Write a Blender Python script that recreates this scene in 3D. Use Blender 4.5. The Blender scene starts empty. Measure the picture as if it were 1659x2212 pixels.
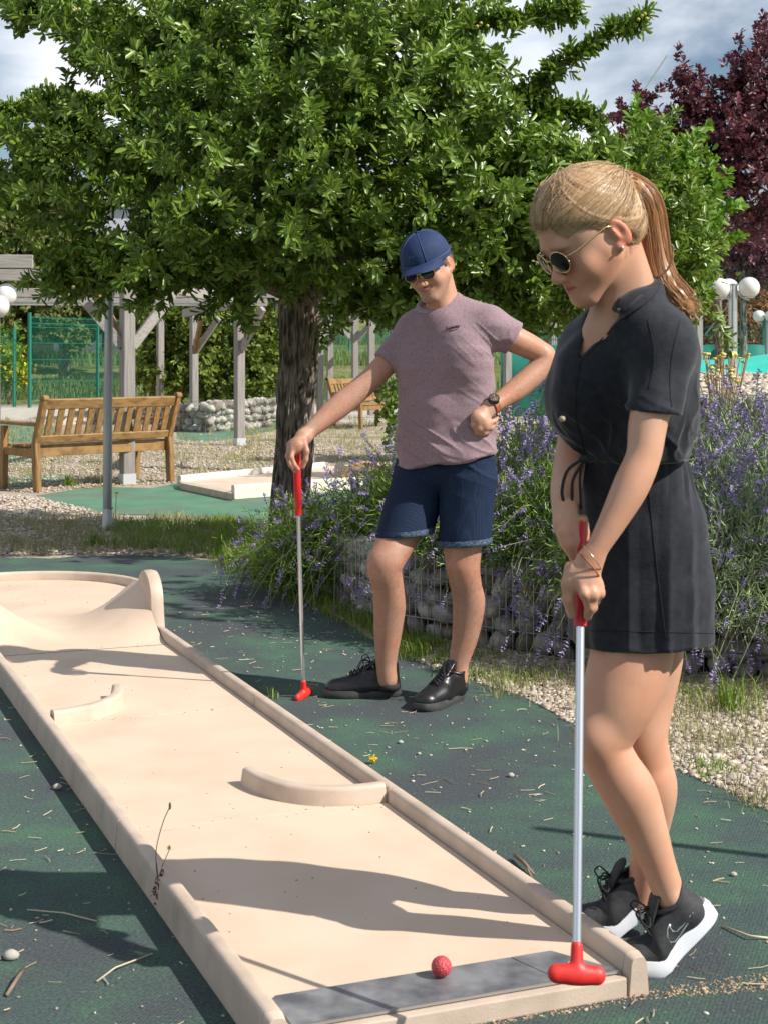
import bpy, bmesh, math, random
import numpy as np
from mathutils import Vector, Matrix

# ---------------------------------------------------------------- camera, sky, sun, exposure
SC = bpy.context.scene
COL = SC.collection
F, CX, HY, CH = 3300.0, 829.5, 770.0, 1.28      # focal length (in pixels of a 1659x2212 picture), centre, horizon row, eye height
cam = bpy.data.cameras.new("camera")
cam_ob = bpy.data.objects.new("camera", cam)
COL.objects.link(cam_ob)
cam_ob.location = (0, 0, CH)
cam_ob.rotation_euler = (math.radians(90), 0, 0)
cam.sensor_fit = 'VERTICAL'
cam.sensor_height = 36.0
cam.lens = 36.0 * F / 2212.0
cam.shift_y = -(1106.0 - HY) / 2212.0
cam.clip_start = 0.05
cam.clip_end = 3000
cam.dof.use_dof = True
cam.dof.focus_distance = 6.2
cam.dof.aperture_fstop = 14.0
SC.camera = cam_ob

SUN_DIR = Vector((-1.0, 0.41, -0.96)).normalized()      # way the light travels
to_sun = -SUN_DIR
world = bpy.data.worlds.new("World")
SC.world = world
world.use_nodes = True
wn = world.node_tree.nodes; wl = world.node_tree.links
wn.clear()
w_out = wn.new('ShaderNodeOutputWorld')
w_bg = wn.new('ShaderNodeBackground'); w_bg.inputs['Strength'].default_value = 0.070
w_sky = wn.new('ShaderNodeTexSky'); w_sky.sky_type = 'NISHITA'; w_sky.sun_disc = False
w_sky.sun_elevation = math.asin(to_sun.z)
w_sky.sun_rotation = math.atan2(to_sun.x, to_sun.y)
w_sky.air_density = 1.0; w_sky.dust_density = 0.6; w_sky.ozone_density = 1.6
w_tc = wn.new('ShaderNodeTexCoord')
w_map = wn.new('ShaderNodeMapping'); w_map.inputs['Scale'].default_value = (1.0, 1.0, 2.6)
w_map.inputs['Location'].default_value = (0.1, 0.3, 0.1)
w_n1 = wn.new('ShaderNodeTexNoise'); w_n1.inputs['Scale'].default_value = 2.6
w_n1.inputs['Detail'].default_value = 9; w_n1.inputs['Roughness'].default_value = 0.52; w_n1.inputs['Distortion'].default_value = 0.35
w_r1 = wn.new('ShaderNodeValToRGB')
w_r1.color_ramp.elements[0].position = 0.45; w_r1.color_ramp.elements[0].color = (0, 0, 0, 1)
w_r1.color_ramp.elements[1].position = 0.60; w_r1.color_ramp.elements[1].color = (1, 1, 1, 1)
w_n2 = wn.new('ShaderNodeTexNoise'); w_n2.inputs['Scale'].default_value = 5.0; w_n2.inputs['Detail'].default_value = 6
w_r2 = wn.new('ShaderNodeValToRGB')
w_r2.color_ramp.elements[0].position = 0.3; w_r2.color_ramp.elements[0].color = (8.4, 9.2, 10.6, 1)
w_r2.color_ramp.elements[1].position = 0.68; w_r2.color_ramp.elements[1].color = (14.0, 14.2, 14.6, 1)
w_mix = wn.new('ShaderNodeMixRGB')
wl.new(w_tc.outputs['Generated'], w_map.inputs['Vector'])
wl.new(w_map.outputs['Vector'], w_n1.inputs['Vector']); wl.new(w_map.outputs['Vector'], w_n2.inputs['Vector'])
wl.new(w_n1.outputs['Fac'], w_r1.inputs['Fac']); wl.new(w_n2.outputs['Fac'], w_r2.inputs['Fac'])
wl.new(w_r1.outputs['Color'], w_mix.inputs['Fac'])
wl.new(w_sky.outputs['Color'], w_mix.inputs['Color1']); wl.new(w_r2.outputs['Color'], w_mix.inputs['Color2'])
wl.new(w_mix.outputs['Color'], w_bg.inputs['Color']); wl.new(w_bg.outputs['Background'], w_out.inputs['Surface'])

sun = bpy.data.lights.new("sun", 'SUN')
sun.energy = 5.0; sun.angle = math.radians(0.5); sun.color = (1.0, 0.955, 0.88)
sun_ob = bpy.data.objects.new("sun", sun); COL.objects.link(sun_ob)
sun_ob.location = (8, -4, 10)
sun_ob.rotation_euler = SUN_DIR.to_track_quat('-Z', 'Y').to_euler()

SC.view_settings.view_transform = 'Standard'
SC.view_settings.look = 'None'
SC.view_settings.exposure = 0.40
SC.view_settings.gamma = 1.0
SC.view_settings.use_curve_mapping = False
SC.cycles.use_denoising = True
SC.cycles.max_bounces = 6
SC.cycles.diffuse_bounces = 3
SC.cycles.glossy_bounces = 3
SC.cycles.transparent_max_bounces = 6
SC.cycles.transmission_bounces = 4
SC.cycles.caustics_reflective = False
SC.cycles.caustics_refractive = False

R = random.Random(7)
RN = np.random.default_rng(7)

# ---------------------------------------------------------------- helpers
def P(x, y, Y):
    """picture position + true distance -> place in the world"""
    return Vector(((x - CX) * Y / F, Y, CH - (y - HY) * Y / F))

def G(x, y, h=0.0):
    """picture position of a point known to lie at height h"""
    Y = F * (CH - h) / (y - HY)
    return Vector(((x - CX) * Y / F, Y, h))

def link(o, parent=None):
    COL.objects.link(o)
    if parent is not None:
        o.parent = parent
    return o

def tag(o, label=None, cat=None, group=None, kind=None):
    if label: o['label'] = label
    if cat: o['category'] = cat
    if group: o['group'] = group
    if kind: o['kind'] = kind
    return o

def empty(name, loc, label=None, cat=None, group=None, kind=None):
    o = bpy.data.objects.new(name, None)
    o.empty_display_size = 0.1
    o.location = loc
    COL.objects.link(o)
    return tag(o, label, cat, group, kind)

def root_loc(parent):
    l = Vector((0, 0, 0))
    while parent is not None:
        l += parent.location
        parent = parent.parent
    return l

def mesh_np(name, v, f, mat, parent=None, smooth=False, world=True):
    """v: (n,3) array in world coordinates, f: (m,3|4) int array or list of polygons"""
    v = np.asarray(v, dtype=np.float32)
    if world and parent is not None:
        v = v - np.array(root_loc(parent), dtype=np.float32)
    me = bpy.data.meshes.new(name)
    if isinstance(f, np.ndarray):
        n, k = f.shape
        me.vertices.add(len(v)); me.vertices.foreach_set('co', v.ravel())
        me.loops.add(n * k); me.loops.foreach_set('vertex_index', f.astype(np.int32).ravel())
        me.polygons.add(n)
        me.polygons.foreach_set('loop_start', np.arange(0, n * k, k, dtype=np.int32))
        me.polygons.foreach_set('loop_total', np.full(n, k, dtype=np.int32))
        me.update(calc_edges=True)
    else:
        me.from_pydata(v.tolist(), [], f)
    if smooth:
        me.polygons.foreach_set('use_smooth', np.ones(len(me.polygons), dtype=bool))
    mats = mat if isinstance(mat, (list, tuple)) else [mat]
    for m in mats:
        if m: me.materials.append(m)
    o = bpy.data.objects.new(name, me)
    return link(o, parent)

def copy_tree(o, parent=None, loc=None, rotz=None, label=None):
    c = o.copy(); COL.objects.link(c)
    c.parent = parent
    if loc is not None: c.location = loc
    if rotz is not None: c.rotation_euler = (0, 0, rotz)
    if label: c['label'] = label
    for ch in list(o.children):
        copy_tree(ch, c)
    return c

class MB:
    """collects boxes, tubes, rings; build() links them as one mesh"""
    def __init__(s): s.v = []; s.f = []
    def add(s, v, f):
        b = len(s.v)
        s.v += [tuple(p) for p in v]; s.f += [tuple(i + b for i in q) for q in f]
        return s
    def box(s, c, size, rz=0.0, M=None, bev=0.0):
        x, y, z = [q / 2 for q in size]
        if bev > 0:
            b = bev; v = []
            for sz in (-1, 1):
                for i, (ex, ey, ez) in enumerate(((x - b, y - b, z), (x, y, z - b))):
                    pass
            # 24-vert bevelled box
            v = []; idx = {}
            for sx in (-1, 1):
                for sy in (-1, 1):
                    for sz in (-1, 1):
                        for ax in range(3):
                            d = [x - b, y - b, z - b]; d[ax] += b
                            idx[(sx, sy, sz, ax)] = len(v)
                            v.append(Vector((sx * d[0], sy * d[1], sz * d[2])))
            f = []
            for ax in range(3):
                o1, o2 = [a for a in range(3) if a != ax]
                for sg in (-1, 1):
                    q = []
                    for a, c2 in ((-1, -1), (1, -1), (1, 1), (-1, 1)):
                        k = [0, 0, 0]; k[ax] = sg; k[o1] = a; k[o2] = c2
                        q.append(idx[(k[0], k[1], k[2], ax)])
                    f.append(q if (sg > 0) == (ax != 1) else q[::-1])
            for ax in range(3):
                o1, o2 = [a for a in range(3) if a != ax]
                for s1 in (-1, 1):
                    for s2 in (-1, 1):
                        k1 = [0, 0, 0]; k1[ax] = -1; k1[o1] = s1; k1[o2] = s2
                        k2 = list(k1); k2[ax] = 1
                        f.append([idx[(*k1, o1)], idx[(*k2, o1)], idx[(*k2, o2)], idx[(*k1, o2)]])
            for sx in (-1, 1):
                for sy in (-1, 1):
                    for sz in (-1, 1):
                        f.append([idx[(sx, sy, sz, a)] for a in range(3)])
        else:
            v = [Vector((sx * x, sy * y, sz * z)) for sz in (-1, 1) for sy in (-1, 1) for sx in (-1, 1)]
            f = [(0, 2, 3, 1), (4, 5, 7, 6), (0, 1, 5, 4), (2, 6, 7, 3), (0, 4, 6, 2), (1, 3, 7, 5)]
        T = Matrix.Translation(Vector(c)) @ (M.to_4x4() if M is not None else Matrix.Rotation(rz, 4, 'Z'))
        return s.add([T @ p for p in v], f)
    def bar(s, a, b, w, h, up=Vector((0, 0, 1)), bev=0.0):
        """rectangular bar from a to b, w across, h along 'up'"""
        a = Vector(a); b = Vector(b); d = b - a; L = d.length; d.normalize()
        side = d.cross(up)
        if side.length < 1e-4: side = d.cross(Vector((1, 0, 0)))
        side.normalize(); u = side.cross(d).normalized()
        M = Matrix((d, side, u)).transposed()
        return s.box((a + b) / 2, (L, w, h), M=M, bev=bev)
    def tube(s, pts, r, n=8, cap=True):
        pts = [Vector(p) for p in pts]
        rs = r if isinstance(r, (list, tuple)) else [r] * len(pts)
        b = len(s.v); ref = None
        for i, p in enumerate(pts):
            d = (pts[min(i + 1, len(pts) - 1)] - pts[max(i - 1, 0)])
            if d.length < 1e-9: d = Vector((0, 0, 1))
            d.normalize()
            if ref is None:
                ref = Vector((1, 0, 0)) if abs(d.x) < 0.8 else Vector((0, 1, 0))
            u = d.cross(ref).normalized(); w = u.cross(d).normalized(); ref = w
            for k in range(n):
                a = 2 * math.pi * k / n
                s.v.append(tuple(p + (u * math.cos(a) + w * math.sin(a)) * rs[i]))
        for i in range(len(pts) - 1):
            for k in range(n):
                k2 = (k + 1) % n
                s.f.append((b + i * n + k, b + i * n + k2, b + (i + 1) * n + k2, b + (i + 1) * n + k))
        if cap:
            s.f.append(tuple(b + k for k in range(n))[::-1])
            s.f.append(tuple(b + (len(pts) - 1) * n + k for k in range(n)))
        return s
    def ball(s, c, r, nu=16, nv=10, M=None):
        c = Vector(c); rr = Vector(r) if not isinstance(r, (int, float)) else Vector((r, r, r))
        b = len(s.v)
        for j in range(nv + 1):
            t = math.pi * j / nv
            for i in range(nu):
                a = 2 * math.pi * i / nu
                p = Vector((math.sin(t) * math.cos(a) * rr.x, math.sin(t) * math.sin(a) * rr.y, math.cos(t) * rr.z))
                if M is not None: p = M @ p
                s.v.append(tuple(c + p))
        for j in range(nv):
            for i in range(nu):
                i2 = (i + 1) % nu
                s.f.append((b + j * nu + i, b + (j + 1) * nu + i, b + (j + 1) * nu + i2, b + j * nu + i2))
        return s
    def prism(s, poly, z0, z1):
        n = len(poly); b = len(s.v)
        s.v += [(p[0], p[1], z0) for p in poly] + [(p[0], p[1], z1) for p in poly]
        s.f.append(tuple(b + i for i in range(n))[::-1]); s.f.append(tuple(b + n + i for i in range(n)))
        for i in range(n):
            j = (i + 1) % n
            s.f.append((b + i, b + j, b + n + j, b + n + i))
        return s
    def sweep(s, pts, prof, closed=False):
        """sweep a (side, up) profile along a path lying flat; profile is open or closed ring"""
        pts = [Vector(p) for p in pts]; n = len(prof); b = len(s.v)
        for i, p in enumerate(pts):
            if closed: d = pts[(i + 1) % len(pts)] - pts[i - 1]
            else: d = pts[min(i + 1, len(pts) - 1)] - pts[max(i - 1, 0)]
            d.z = 0; d.normalize(); side = Vector((d.y, -d.x, 0))
            for (a, h) in prof: s.v.append(tuple(p + side * a + Vector((0, 0, h))))
        m = len(pts)
        for i in range(m if closed else m - 1):
            i2 = (i + 1) % m
            for k in range(n):
                k2 = (k + 1) % n
                s.f.append((b + i * n + k, b + i2 * n + k, b + i2 * n + k2, b + i * n + k2))
        if not closed:
            s.f.append(tuple(b + k for k in range(n))); s.f.append(tuple(b + (m - 1) * n + k for k in range(n))[::-1])
        return s
    def build(s, name, mat, parent=None, smooth=False, world=True, bevel=0.0, auto=None):
        o = mesh_np(name, np.array(s.v, dtype=np.float32), s.f, mat, parent, smooth, world)
        bm = bmesh.new(); bm.from_mesh(o.data)
        bmesh.ops.recalc_face_normals(bm, faces=bm.faces)
        if bevel > 0:
            bmesh.ops.bevel(bm, geom=[e for e in bm.edges if len(e.link_faces) == 2 and e.calc_face_angle(0) > 0.6],
                            offset=bevel, segments=2, affect='EDGES', profile=0.6)
        if auto is not None:
            for e in bm.edges:
                if len(e.link_faces) == 2 and e.calc_face_angle(0) > auto: e.smooth = False
        bm.to_mesh(o.data); bm.free()
        if smooth:
            o.data.polygons.foreach_set('use_smooth', [True] * len(o.data.polygons))
        return o

# ---------------------------------------------------------------- materials
def mat(name, col=(0.5, 0.5, 0.5), rough=0.6, metal=0.0, spec=0.5, col2=None, scale=5.0, detail=4, lo=0.35, hi=0.65,
        bump=0.0, bscale=40.0, bdist=0.01, stretch=None, island=0.0, island_cols=None, trans=0.0, trans_col=None, sheen=0.0,
        col3=None, scale3=1.0, lo3=0.5, hi3=0.7, voro=False, sss=0.0, coat=0.0, obj_coords=True, extra=None):
    m = bpy.data.materials.new(name); m.use_nodes = True
    nt = m.node_tree; N = nt.nodes; L = nt.links
    N.clear()
    out = N.new('ShaderNodeOutputMaterial')
    b = N.new('ShaderNodeBsdfPrincipled')
    b.inputs['Roughness'].default_value = rough; b.inputs['Metallic'].default_value = metal
    b.inputs['Specular IOR Level'].default_value = spec
    if coat: b.inputs['Coat Weight'].default_value = coat; b.inputs['Coat Roughness'].default_value = 0.15
    if sheen: b.inputs['Sheen Weight'].default_value = sheen; b.inputs['Sheen Roughness'].default_value = 0.4
    if sss:
        b.inputs['Subsurface Weight'].default_value = sss
        b.inputs['Subsurface Radius'].default_value = (1.0, 0.35, 0.18)
        b.inputs['Subsurface Scale'].default_value = 0.012
    tc = N.new('ShaderNodeTexCoord'); src = tc.outputs['Object']
    if stretch:
        mp = N.new('ShaderNodeMapping'); mp.inputs['Scale'].default_value = stretch
        L.new(src, mp.inputs['Vector']); src = mp.outputs['Vector']
    def ramp(sock, a, c, pa, pc):
        r = N.new('ShaderNodeValToRGB'); r.color_ramp.elements[0].position = pa; r.color_ramp.elements[1].position = pc
        r.color_ramp.elements[0].color = (*a, 1); r.color_ramp.elements[1].color = (*c, 1)
        L.new(sock, r.inputs['Fac']); return r.outputs['Color']
    rgb = N.new('ShaderNodeRGB'); rgb.outputs[0].default_value = (*col, 1); csock = rgb.outputs[0]
    if col2:
        n = N.new('ShaderNodeTexNoise'); n.inputs['Scale'].default_value = scale; n.inputs['Detail'].default_value = detail
        L.new(src, n.inputs['Vector'])
        csock = ramp(n.outputs['Fac'], col, col2, lo, hi)
    if col3:
        n = N.new('ShaderNodeTexNoise'); n.inputs['Scale'].default_value = scale3; n.inputs['Detail'].default_value = 5
        L.new(src, n.inputs['Vector'])
        f = ramp(n.outputs['Fac'], (0, 0, 0), (1, 1, 1), lo3, hi3)
        mx = N.new('ShaderNodeMixRGB'); L.new(f, mx.inputs['Fac']); L.new(csock, mx.inputs['Color1']); mx.inputs['Color2'].default_value = (*col3, 1)
        csock = mx.outputs['Color']
    if island_cols:
        g = N.new('ShaderNodeNewGeometry')
        r = N.new('ShaderNodeValToRGB'); r.color_ramp.interpolation = 'LINEAR'
        while len(r.color_ramp.elements) < len(island_cols): r.color_ramp.elements.new(0.5)
        for i, c in enumerate(island_cols):
            r.color_ramp.elements[i].position = i / max(1, len(island_cols) - 1); r.color_ramp.elements[i].color = (*c, 1)
        L.new(g.outputs['Random Per Island'], r.inputs['Fac'])
        if col2:
            mx = N.new('ShaderNodeMixRGB'); mx.blend_type = 'MULTIPLY'; mx.inputs['Fac'].default_value = 1
            L.new(r.outputs['Color'], mx.inputs['Color1']); L.new(csock, mx.inputs['Color2']); csock = mx.outputs['Color']
        else: csock = r.outputs['Color']
    L.new(csock, b.inputs['Base Color'])
    if bump:
        if voro:
            n = N.new('ShaderNodeTexVoronoi'); n.inputs['Scale'].default_value = bscale; o_ = n.outputs['Distance']
        else:
            n = N.new('ShaderNodeTexNoise'); n.inputs['Scale'].default_value = bscale; n.inputs['Detail'].default_value = 5; o_ = n.outputs['Fac']
        L.new(src, n.inputs['Vector'])
        bp = N.new('ShaderNodeBump'); bp.inputs['Strength'].default_value = bump; bp.inputs['Distance'].default_value = bdist
        L.new(o_, bp.inputs['Height']); L.new(bp.outputs['Normal'], b.inputs['Normal'])
    sh = b.outputs['BSDF']
    if trans:
        t = N.new('ShaderNodeBsdfTranslucent')
        if trans_col: t.inputs['Color'].default_value = (*trans_col, 1)
        else: L.new(csock, t.inputs['Color'])
        ms = N.new('ShaderNodeMixShader'); ms.inputs[0].default_value = trans
        L.new(sh, ms.inputs[1]); L.new(t.outputs[0], ms.inputs[2]); sh = ms.outputs[0]
    L.new(sh, out.inputs['Surface'])
    if extra: extra(nt, b, src, csock)
    return m
MT = {}
MT['lane'] = mat('lane_concrete', (0.63, 0.49, 0.37), 0.62, col2=(0.55, 0.415, 0.305), scale=4.0, detail=9, lo=0.42, hi=0.75,
                 col3=(0.47, 0.355, 0.26), scale3=1.6, lo3=0.62, hi3=0.82, bump=0.15, bscale=220, bdist=0.002)
MT['lane_side'] = mat('lane_kerb', (0.54, 0.43, 0.34), 0.6, col2=(0.43, 0.335, 0.26), scale=9.0, detail=9, lo=0.4, hi=0.7,
                 col3=(0.22, 0.18, 0.15), scale3=4.0, lo3=0.66, hi3=0.8, bump=0.3, bscale=160, bdist=0.002)
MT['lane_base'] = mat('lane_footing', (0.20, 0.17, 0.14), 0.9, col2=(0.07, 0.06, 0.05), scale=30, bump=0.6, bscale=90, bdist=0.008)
MT['steel_plate'] = mat('worn_steel', (0.15, 0.15, 0.16), 0.50, metal=0.55, col2=(0.36, 0.355, 0.36), scale=14, detail=10, bump=0.2, bscale=60, bdist=0.001)
MT['plate_edge'] = mat('bright_steel', (0.45, 0.45, 0.46), 0.35, metal=0.9)

def carpet_extra(nt, b, src, csock):
    N, L = nt.nodes, nt.links
    # ribbed weave: fine dark/light lines plus dusty and worn patches
    w = N.new('ShaderNodeTexWave'); w.inputs['Scale'].default_value = 38; w.inputs['Distortion'].default_value = 1.2
    w.inputs['Detail'].default_value = 2; w.inputs['Detail Scale'].default_value = 3
    mp = N.new('ShaderNodeMapping'); mp.inputs['Rotation'].default_value = (0, 0, math.radians(20))
    L.new(src, mp.inputs['Vector']); L.new(mp.outputs['Vector'], w.inputs['Vector'])
    n = N.new('ShaderNodeTexNoise'); n.inputs['Scale'].default_value = 120; n.inputs['Detail'].default_value = 7; n.inputs['Roughness'].default_value = 0.75
    L.new(src, n.inputs['Vector'])
    mx = N.new('ShaderNodeMixRGB'); mx.blend_type = 'MIX'; mx.inputs['Fac'].default_value = 0.08
    L.new(n.outputs['Fac'], mx.inputs['Color1']); L.new(w.outputs['Fac'], mx.inputs['Color2'])
    ml = N.new('ShaderNodeMath'); ml.operation = 'MULTIPLY_ADD'; ml.inputs[1].default_value = 5.2; ml.inputs[2].default_value = -1.45; ml.use_clamp = False
    L.new(mx.outputs['Color'], ml.inputs[0])
    mlx = N.new('ShaderNodeMath'); mlx.operation = 'MAXIMUM'; mlx.inputs[1].default_value = 0.22; L.new(ml.outputs[0], mlx.inputs[0]); ml = mlx
    m2 = N.new('ShaderNodeMixRGB'); m2.blend_type = 'MULTIPLY'; m2.inputs['Fac'].default_value = 1
    L.new(csock, m2.inputs['Color1']); L.new(ml.outputs[0], m2.inputs['Color2'])
    # light grit
    n3 = N.new('ShaderNodeTexNoise'); n3.inputs['Scale'].default_value = 95; n3.inputs['Detail'].default_value = 2
    L.new(src, n3.inputs['Vector'])
    r3 = N.new('ShaderNodeValToRGB'); r3.color_ramp.elements[0].position = 0.70; r3.color_ramp.elements[1].position = 0.73
    L.new(n3.outputs['Fac'], r3.inputs['Fac'])
    m3 = N.new('ShaderNodeMixRGB'); L.new(r3.outputs['Color'], m3.inputs['Fac']); L.new(m2.outputs['Color'], m3.inputs['Color1'])
    m3.inputs['Color2'].default_value = (0.22, 0.21, 0.17, 1)
    L.new(m3.outputs['Color'], b.inputs['Base Color'])
    bp = N.new('ShaderNodeBump'); bp.inputs['Strength'].default_value = 0.8; bp.inputs['Distance'].default_value = 0.006
    L.new(mx.outputs['Color'], bp.inputs['Height']); L.new(bp.outputs['Normal'], b.inputs['Normal'])
MT['carpet'] = mat('green_carpet', (0.036, 0.060, 0.056), 0.85, spec=0.2, col2=(0.042, 0.102, 0.058), scale=5.5, detail=9, lo=0.38, hi=0.70,
                   col3=(0.038, 0.048, 0.052), scale3=1.7, lo3=0.46, hi3=0.60, sheen=0.08, extra=carpet_extra)
MT['carpet_far'] = mat('bright_green_carpet', (0.045, 0.15, 0.075), 0.85, spec=0.2, col2=(0.075, 0.21, 0.115), scale=3.0, detail=10,
                   col3=(0.10, 0.13, 0.085), scale3=1.6, lo3=0.50, hi3=0.66, sheen=0.2, bump=0.4, bscale=150, bdist=0.004)
MT['gravel_ground'] = mat('gravel_ground', (0.46, 0.39, 0.305), 0.95, spec=0.2, col2=(0.24, 0.19, 0.135), scale=34, detail=6, lo=0.42, hi=0.66,
                   col3=(0.19, 0.185, 0.09), scale3=1.3, lo3=0.52, hi3=0.66, bump=0.9, bscale=48, bdist=0.02, voro=False)
MT['meadow'] = mat('meadow_ground', (0.20, 0.21, 0.085), 0.95, spec=0.1, col2=(0.11, 0.16, 0.045), scale=0.6, detail=8, lo=0.35, hi=0.65,
                   col3=(0.26, 0.23, 0.12), scale3=0.2, lo3=0.5, hi3=0.62, bump=1.0, bscale=3, bdist=0.3)
MT['path'] = mat('pale_track', (0.46, 0.42, 0.36), 0.95, col2=(0.36, 0.33, 0.27), scale=4, bump=0.5, bscale=20, bdist=0.02)
MT['pebble'] = mat('pebbles', (1, 1, 1), 0.8, col2=(0.72, 0.70, 0.66), scale=60, island_cols=[(0.25, 0.20, 0.155), (0.54, 0.46, 0.38), (0.40, 0.32, 0.25), (0.70, 0.63, 0.54), (0.46, 0.38, 0.30)])
MT['stone'] = mat('river_stone', (0.33, 0.31, 0.27), 0.8, col2=(0.22, 0.20, 0.17), scale=9, detail=6, col3=(0.50, 0.48, 0.43), scale3=4, bump=0.4, bscale=60, bdist=0.006)
MT['stone_b'] = mat('pale_stone', (0.46, 0.44, 0.39), 0.8, col2=(0.36, 0.33, 0.28), scale=12, detail=6, bump=0.4, bscale=60, bdist=0.006)
MT['stone_c'] = mat('brown_stone', (0.24, 0.19, 0.14), 0.85, col2=(0.14, 0.12, 0.10), scale=10, detail=6, bump=0.4, bscale=60, bdist=0.006)
MT['wire'] = mat('galvanised_wire', (0.42, 0.42, 0.43), 0.4, metal=0.85)
MT['bark'] = mat('bark', (0.085, 0.066, 0.052), 0.9, spec=0.2, col2=(0.33, 0.28, 0.235), scale=42, detail=9, lo=0.40, hi=0.62, stretch=(1, 1, 0.2), bump=1.0, bscale=55, bdist=0.03)
MT['twig'] = mat('twig_bark', (0.13, 0.09, 0.06), 0.85, col2=(0.24, 0.18, 0.13), scale=20)
MT['leaf'] = mat('glossy_leaf', rough=0.36, spec=0.6, island_cols=[(0.060, 0.115, 0.012), (0.18, 0.29, 0.030), (0.10, 0.19, 0.018), (0.31, 0.42, 0.07), (0.13, 0.22, 0.035)], trans=0.34)
MT['leaf_light'] = mat('yellow_green_leaf', rough=0.45, spec=0.4, island_cols=[(0.11, 0.22, 0.02), (0.20, 0.36, 0.03), (0.14, 0.28, 0.03)], trans=0.35)
MT['leaf_olive'] = mat('olive_leaf', rough=0.6, spec=0.25, island_cols=[(0.07, 0.095, 0.02), (0.15, 0.18, 0.045), (0.11, 0.14, 0.03), (0.20, 0.21, 0.06)], trans=0.2)
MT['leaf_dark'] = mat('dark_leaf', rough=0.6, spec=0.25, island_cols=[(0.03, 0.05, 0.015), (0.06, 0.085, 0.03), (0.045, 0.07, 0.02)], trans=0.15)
MT['leaf_hedge'] = mat('hedge_leaf', rough=0.5, spec=0.3, island_cols=[(0.06, 0.10, 0.015), (0.14, 0.20, 0.025), (0.20, 0.25, 0.035), (0.09, 0.14, 0.02)], trans=0.25)
MT['leaf_purple'] = mat('purple_leaf', rough=0.42, spec=0.5, island_cols=[(0.065, 0.034, 0.045), (0.15, 0.042, 0.058), (0.095, 0.045, 0.06), (0.26, 0.05, 0.065), (0.12, 0.07, 0.085)], trans=0.30)
MT['leaf_brown'] = mat('brown_leaf', rough=0.8, spec=0.1, island_cols=[(0.20, 0.115, 0.06), (0.30, 0.18, 0.09), (0.14, 0.09, 0.045)], trans=0.15)
MT['lav_leaf'] = mat('lavender_leaf', rough=0.7, spec=0.2, island_cols=[(0.11, 0.20, 0.028), (0.21, 0.34, 0.05), (0.17, 0.27, 0.07), (0.30, 0.42, 0.09)], trans=0.2)
MT['lav_leaf_b'] = mat('lavender_leaf_silver', rough=0.7, spec=0.2, island_cols=[(0.20, 0.28, 0.13), (0.36, 0.44, 0.25), (0.27, 0.36, 0.17)], trans=0.15)
MT['lav_stem'] = mat('lavender_stem', rough=0.7, spec=0.2, island_cols=[(0.15, 0.21, 0.06), (0.24, 0.29, 0.12), (0.18, 0.23, 0.09)], trans=0.1)
MT['lav_flower'] = mat('lavender_flower', rough=0.75, spec=0.2, island_cols=[(0.24, 0.18, 0.38), (0.36, 0.28, 0.56), (0.48, 0.40, 0.68), (0.20, 0.16, 0.26), (0.60, 0.54, 0.74)], trans=0.2)
MT['grass'] = mat('grass_blade', rough=0.6, spec=0.25, island_cols=[(0.13, 0.23, 0.025), (0.22, 0.34, 0.04), (0.17, 0.25, 0.045), (0.33, 0.34, 0.12)], trans=0.35)
MT['grass_dry'] = mat('dry_grass', rough=0.8, spec=0.2, island_cols=[(0.42, 0.36, 0.20), (0.26, 0.27, 0.10), (0.50, 0.44, 0.28), (0.20, 0.24, 0.07)], trans=0.25)
MT['straw'] = mat('straw', rough=0.8, spec=0.2, island_cols=[(0.50, 0.42, 0.28), (0.30, 0.20, 0.12), (0.60, 0.54, 0.40), (0.36, 0.26, 0.16)])
MT['yellow'] = mat('yellow_petal', (0.85, 0.62, 0.02), 0.6, trans=0.2)
MT['pale_yellow'] = mat('pale_yellow_petal', (0.75, 0.66, 0.22), 0.7, trans=0.2)
MT['white_petal'] = mat('white_petal', (0.7, 0.7, 0.62), 0.7)
MT['fruit'] = mat('small_green_fruit', (0.30, 0.36, 0.06), 0.4, col2=(0.42, 0.34, 0.08), scale=20)
MT['bench'] = mat('stained_wood', (0.31, 0.180, 0.068), 0.5, spec=0.35, col2=(0.16, 0.082, 0.03), scale=9, detail=9, lo=0.4, hi=0.68, stretch=(1, 9, 1), bump=0.15, bscale=40, bdist=0.003)
MT['bench_v'] = mat('stained_wood_upright', (0.31, 0.180, 0.068), 0.5, spec=0.35, col2=(0.17, 0.088, 0.03), scale=9, detail=9, lo=0.4, hi=0.68, stretch=(6, 6, 0.6), bump=0.15, bscale=40, bdist=0.003)
MT['grey_wood'] = mat('weathered_wood', (0.33, 0.305, 0.285), 0.8, spec=0.3, col2=(0.21, 0.19, 0.175), scale=8, detail=9, lo=0.35, hi=0.7, stretch=(6, 6, 0.35), col3=(0.14, 0.115, 0.095), scale3=3.0, lo3=0.66, hi3=0.78, bump=0.3, bscale=30, bdist=0.004)
MT['grey_wood_x'] = mat('weathered_beam', (0.37, 0.345, 0.32), 0.8, spec=0.3, col2=(0.25, 0.225, 0.205), scale=8, detail=9, lo=0.35, hi=0.7, stretch=(0.35, 5, 6), col3=(0.16, 0.13, 0.11), scale3=3.0, lo3=0.66, hi3=0.78, bump=0.3, bscale=30, bdist=0.004)
MT['brown_wood'] = mat('brown_brace', (0.34, 0.19, 0.085), 0.7, col2=(0.18, 0.09, 0.035), scale=8, detail=9, stretch=(3, 3, 0.8))
MT['galv'] = mat('galvanised_pole', (0.42, 0.43, 0.44), 0.38, metal=0.8, col2=(0.30, 0.31, 0.32), scale=5, stretch=(3, 3, 0.4))
MT['chrome'] = mat('polished_pole', (0.62, 0.63, 0.65), 0.22, metal=0.9)
MT['zinc'] = mat('zinc_foot', (0.62, 0.63, 0.64), 0.5, metal=0.6)
MT['fence_green'] = mat('green_painted_wire', (0.012, 0.16, 0.105), 0.4, spec=0.5)
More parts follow.
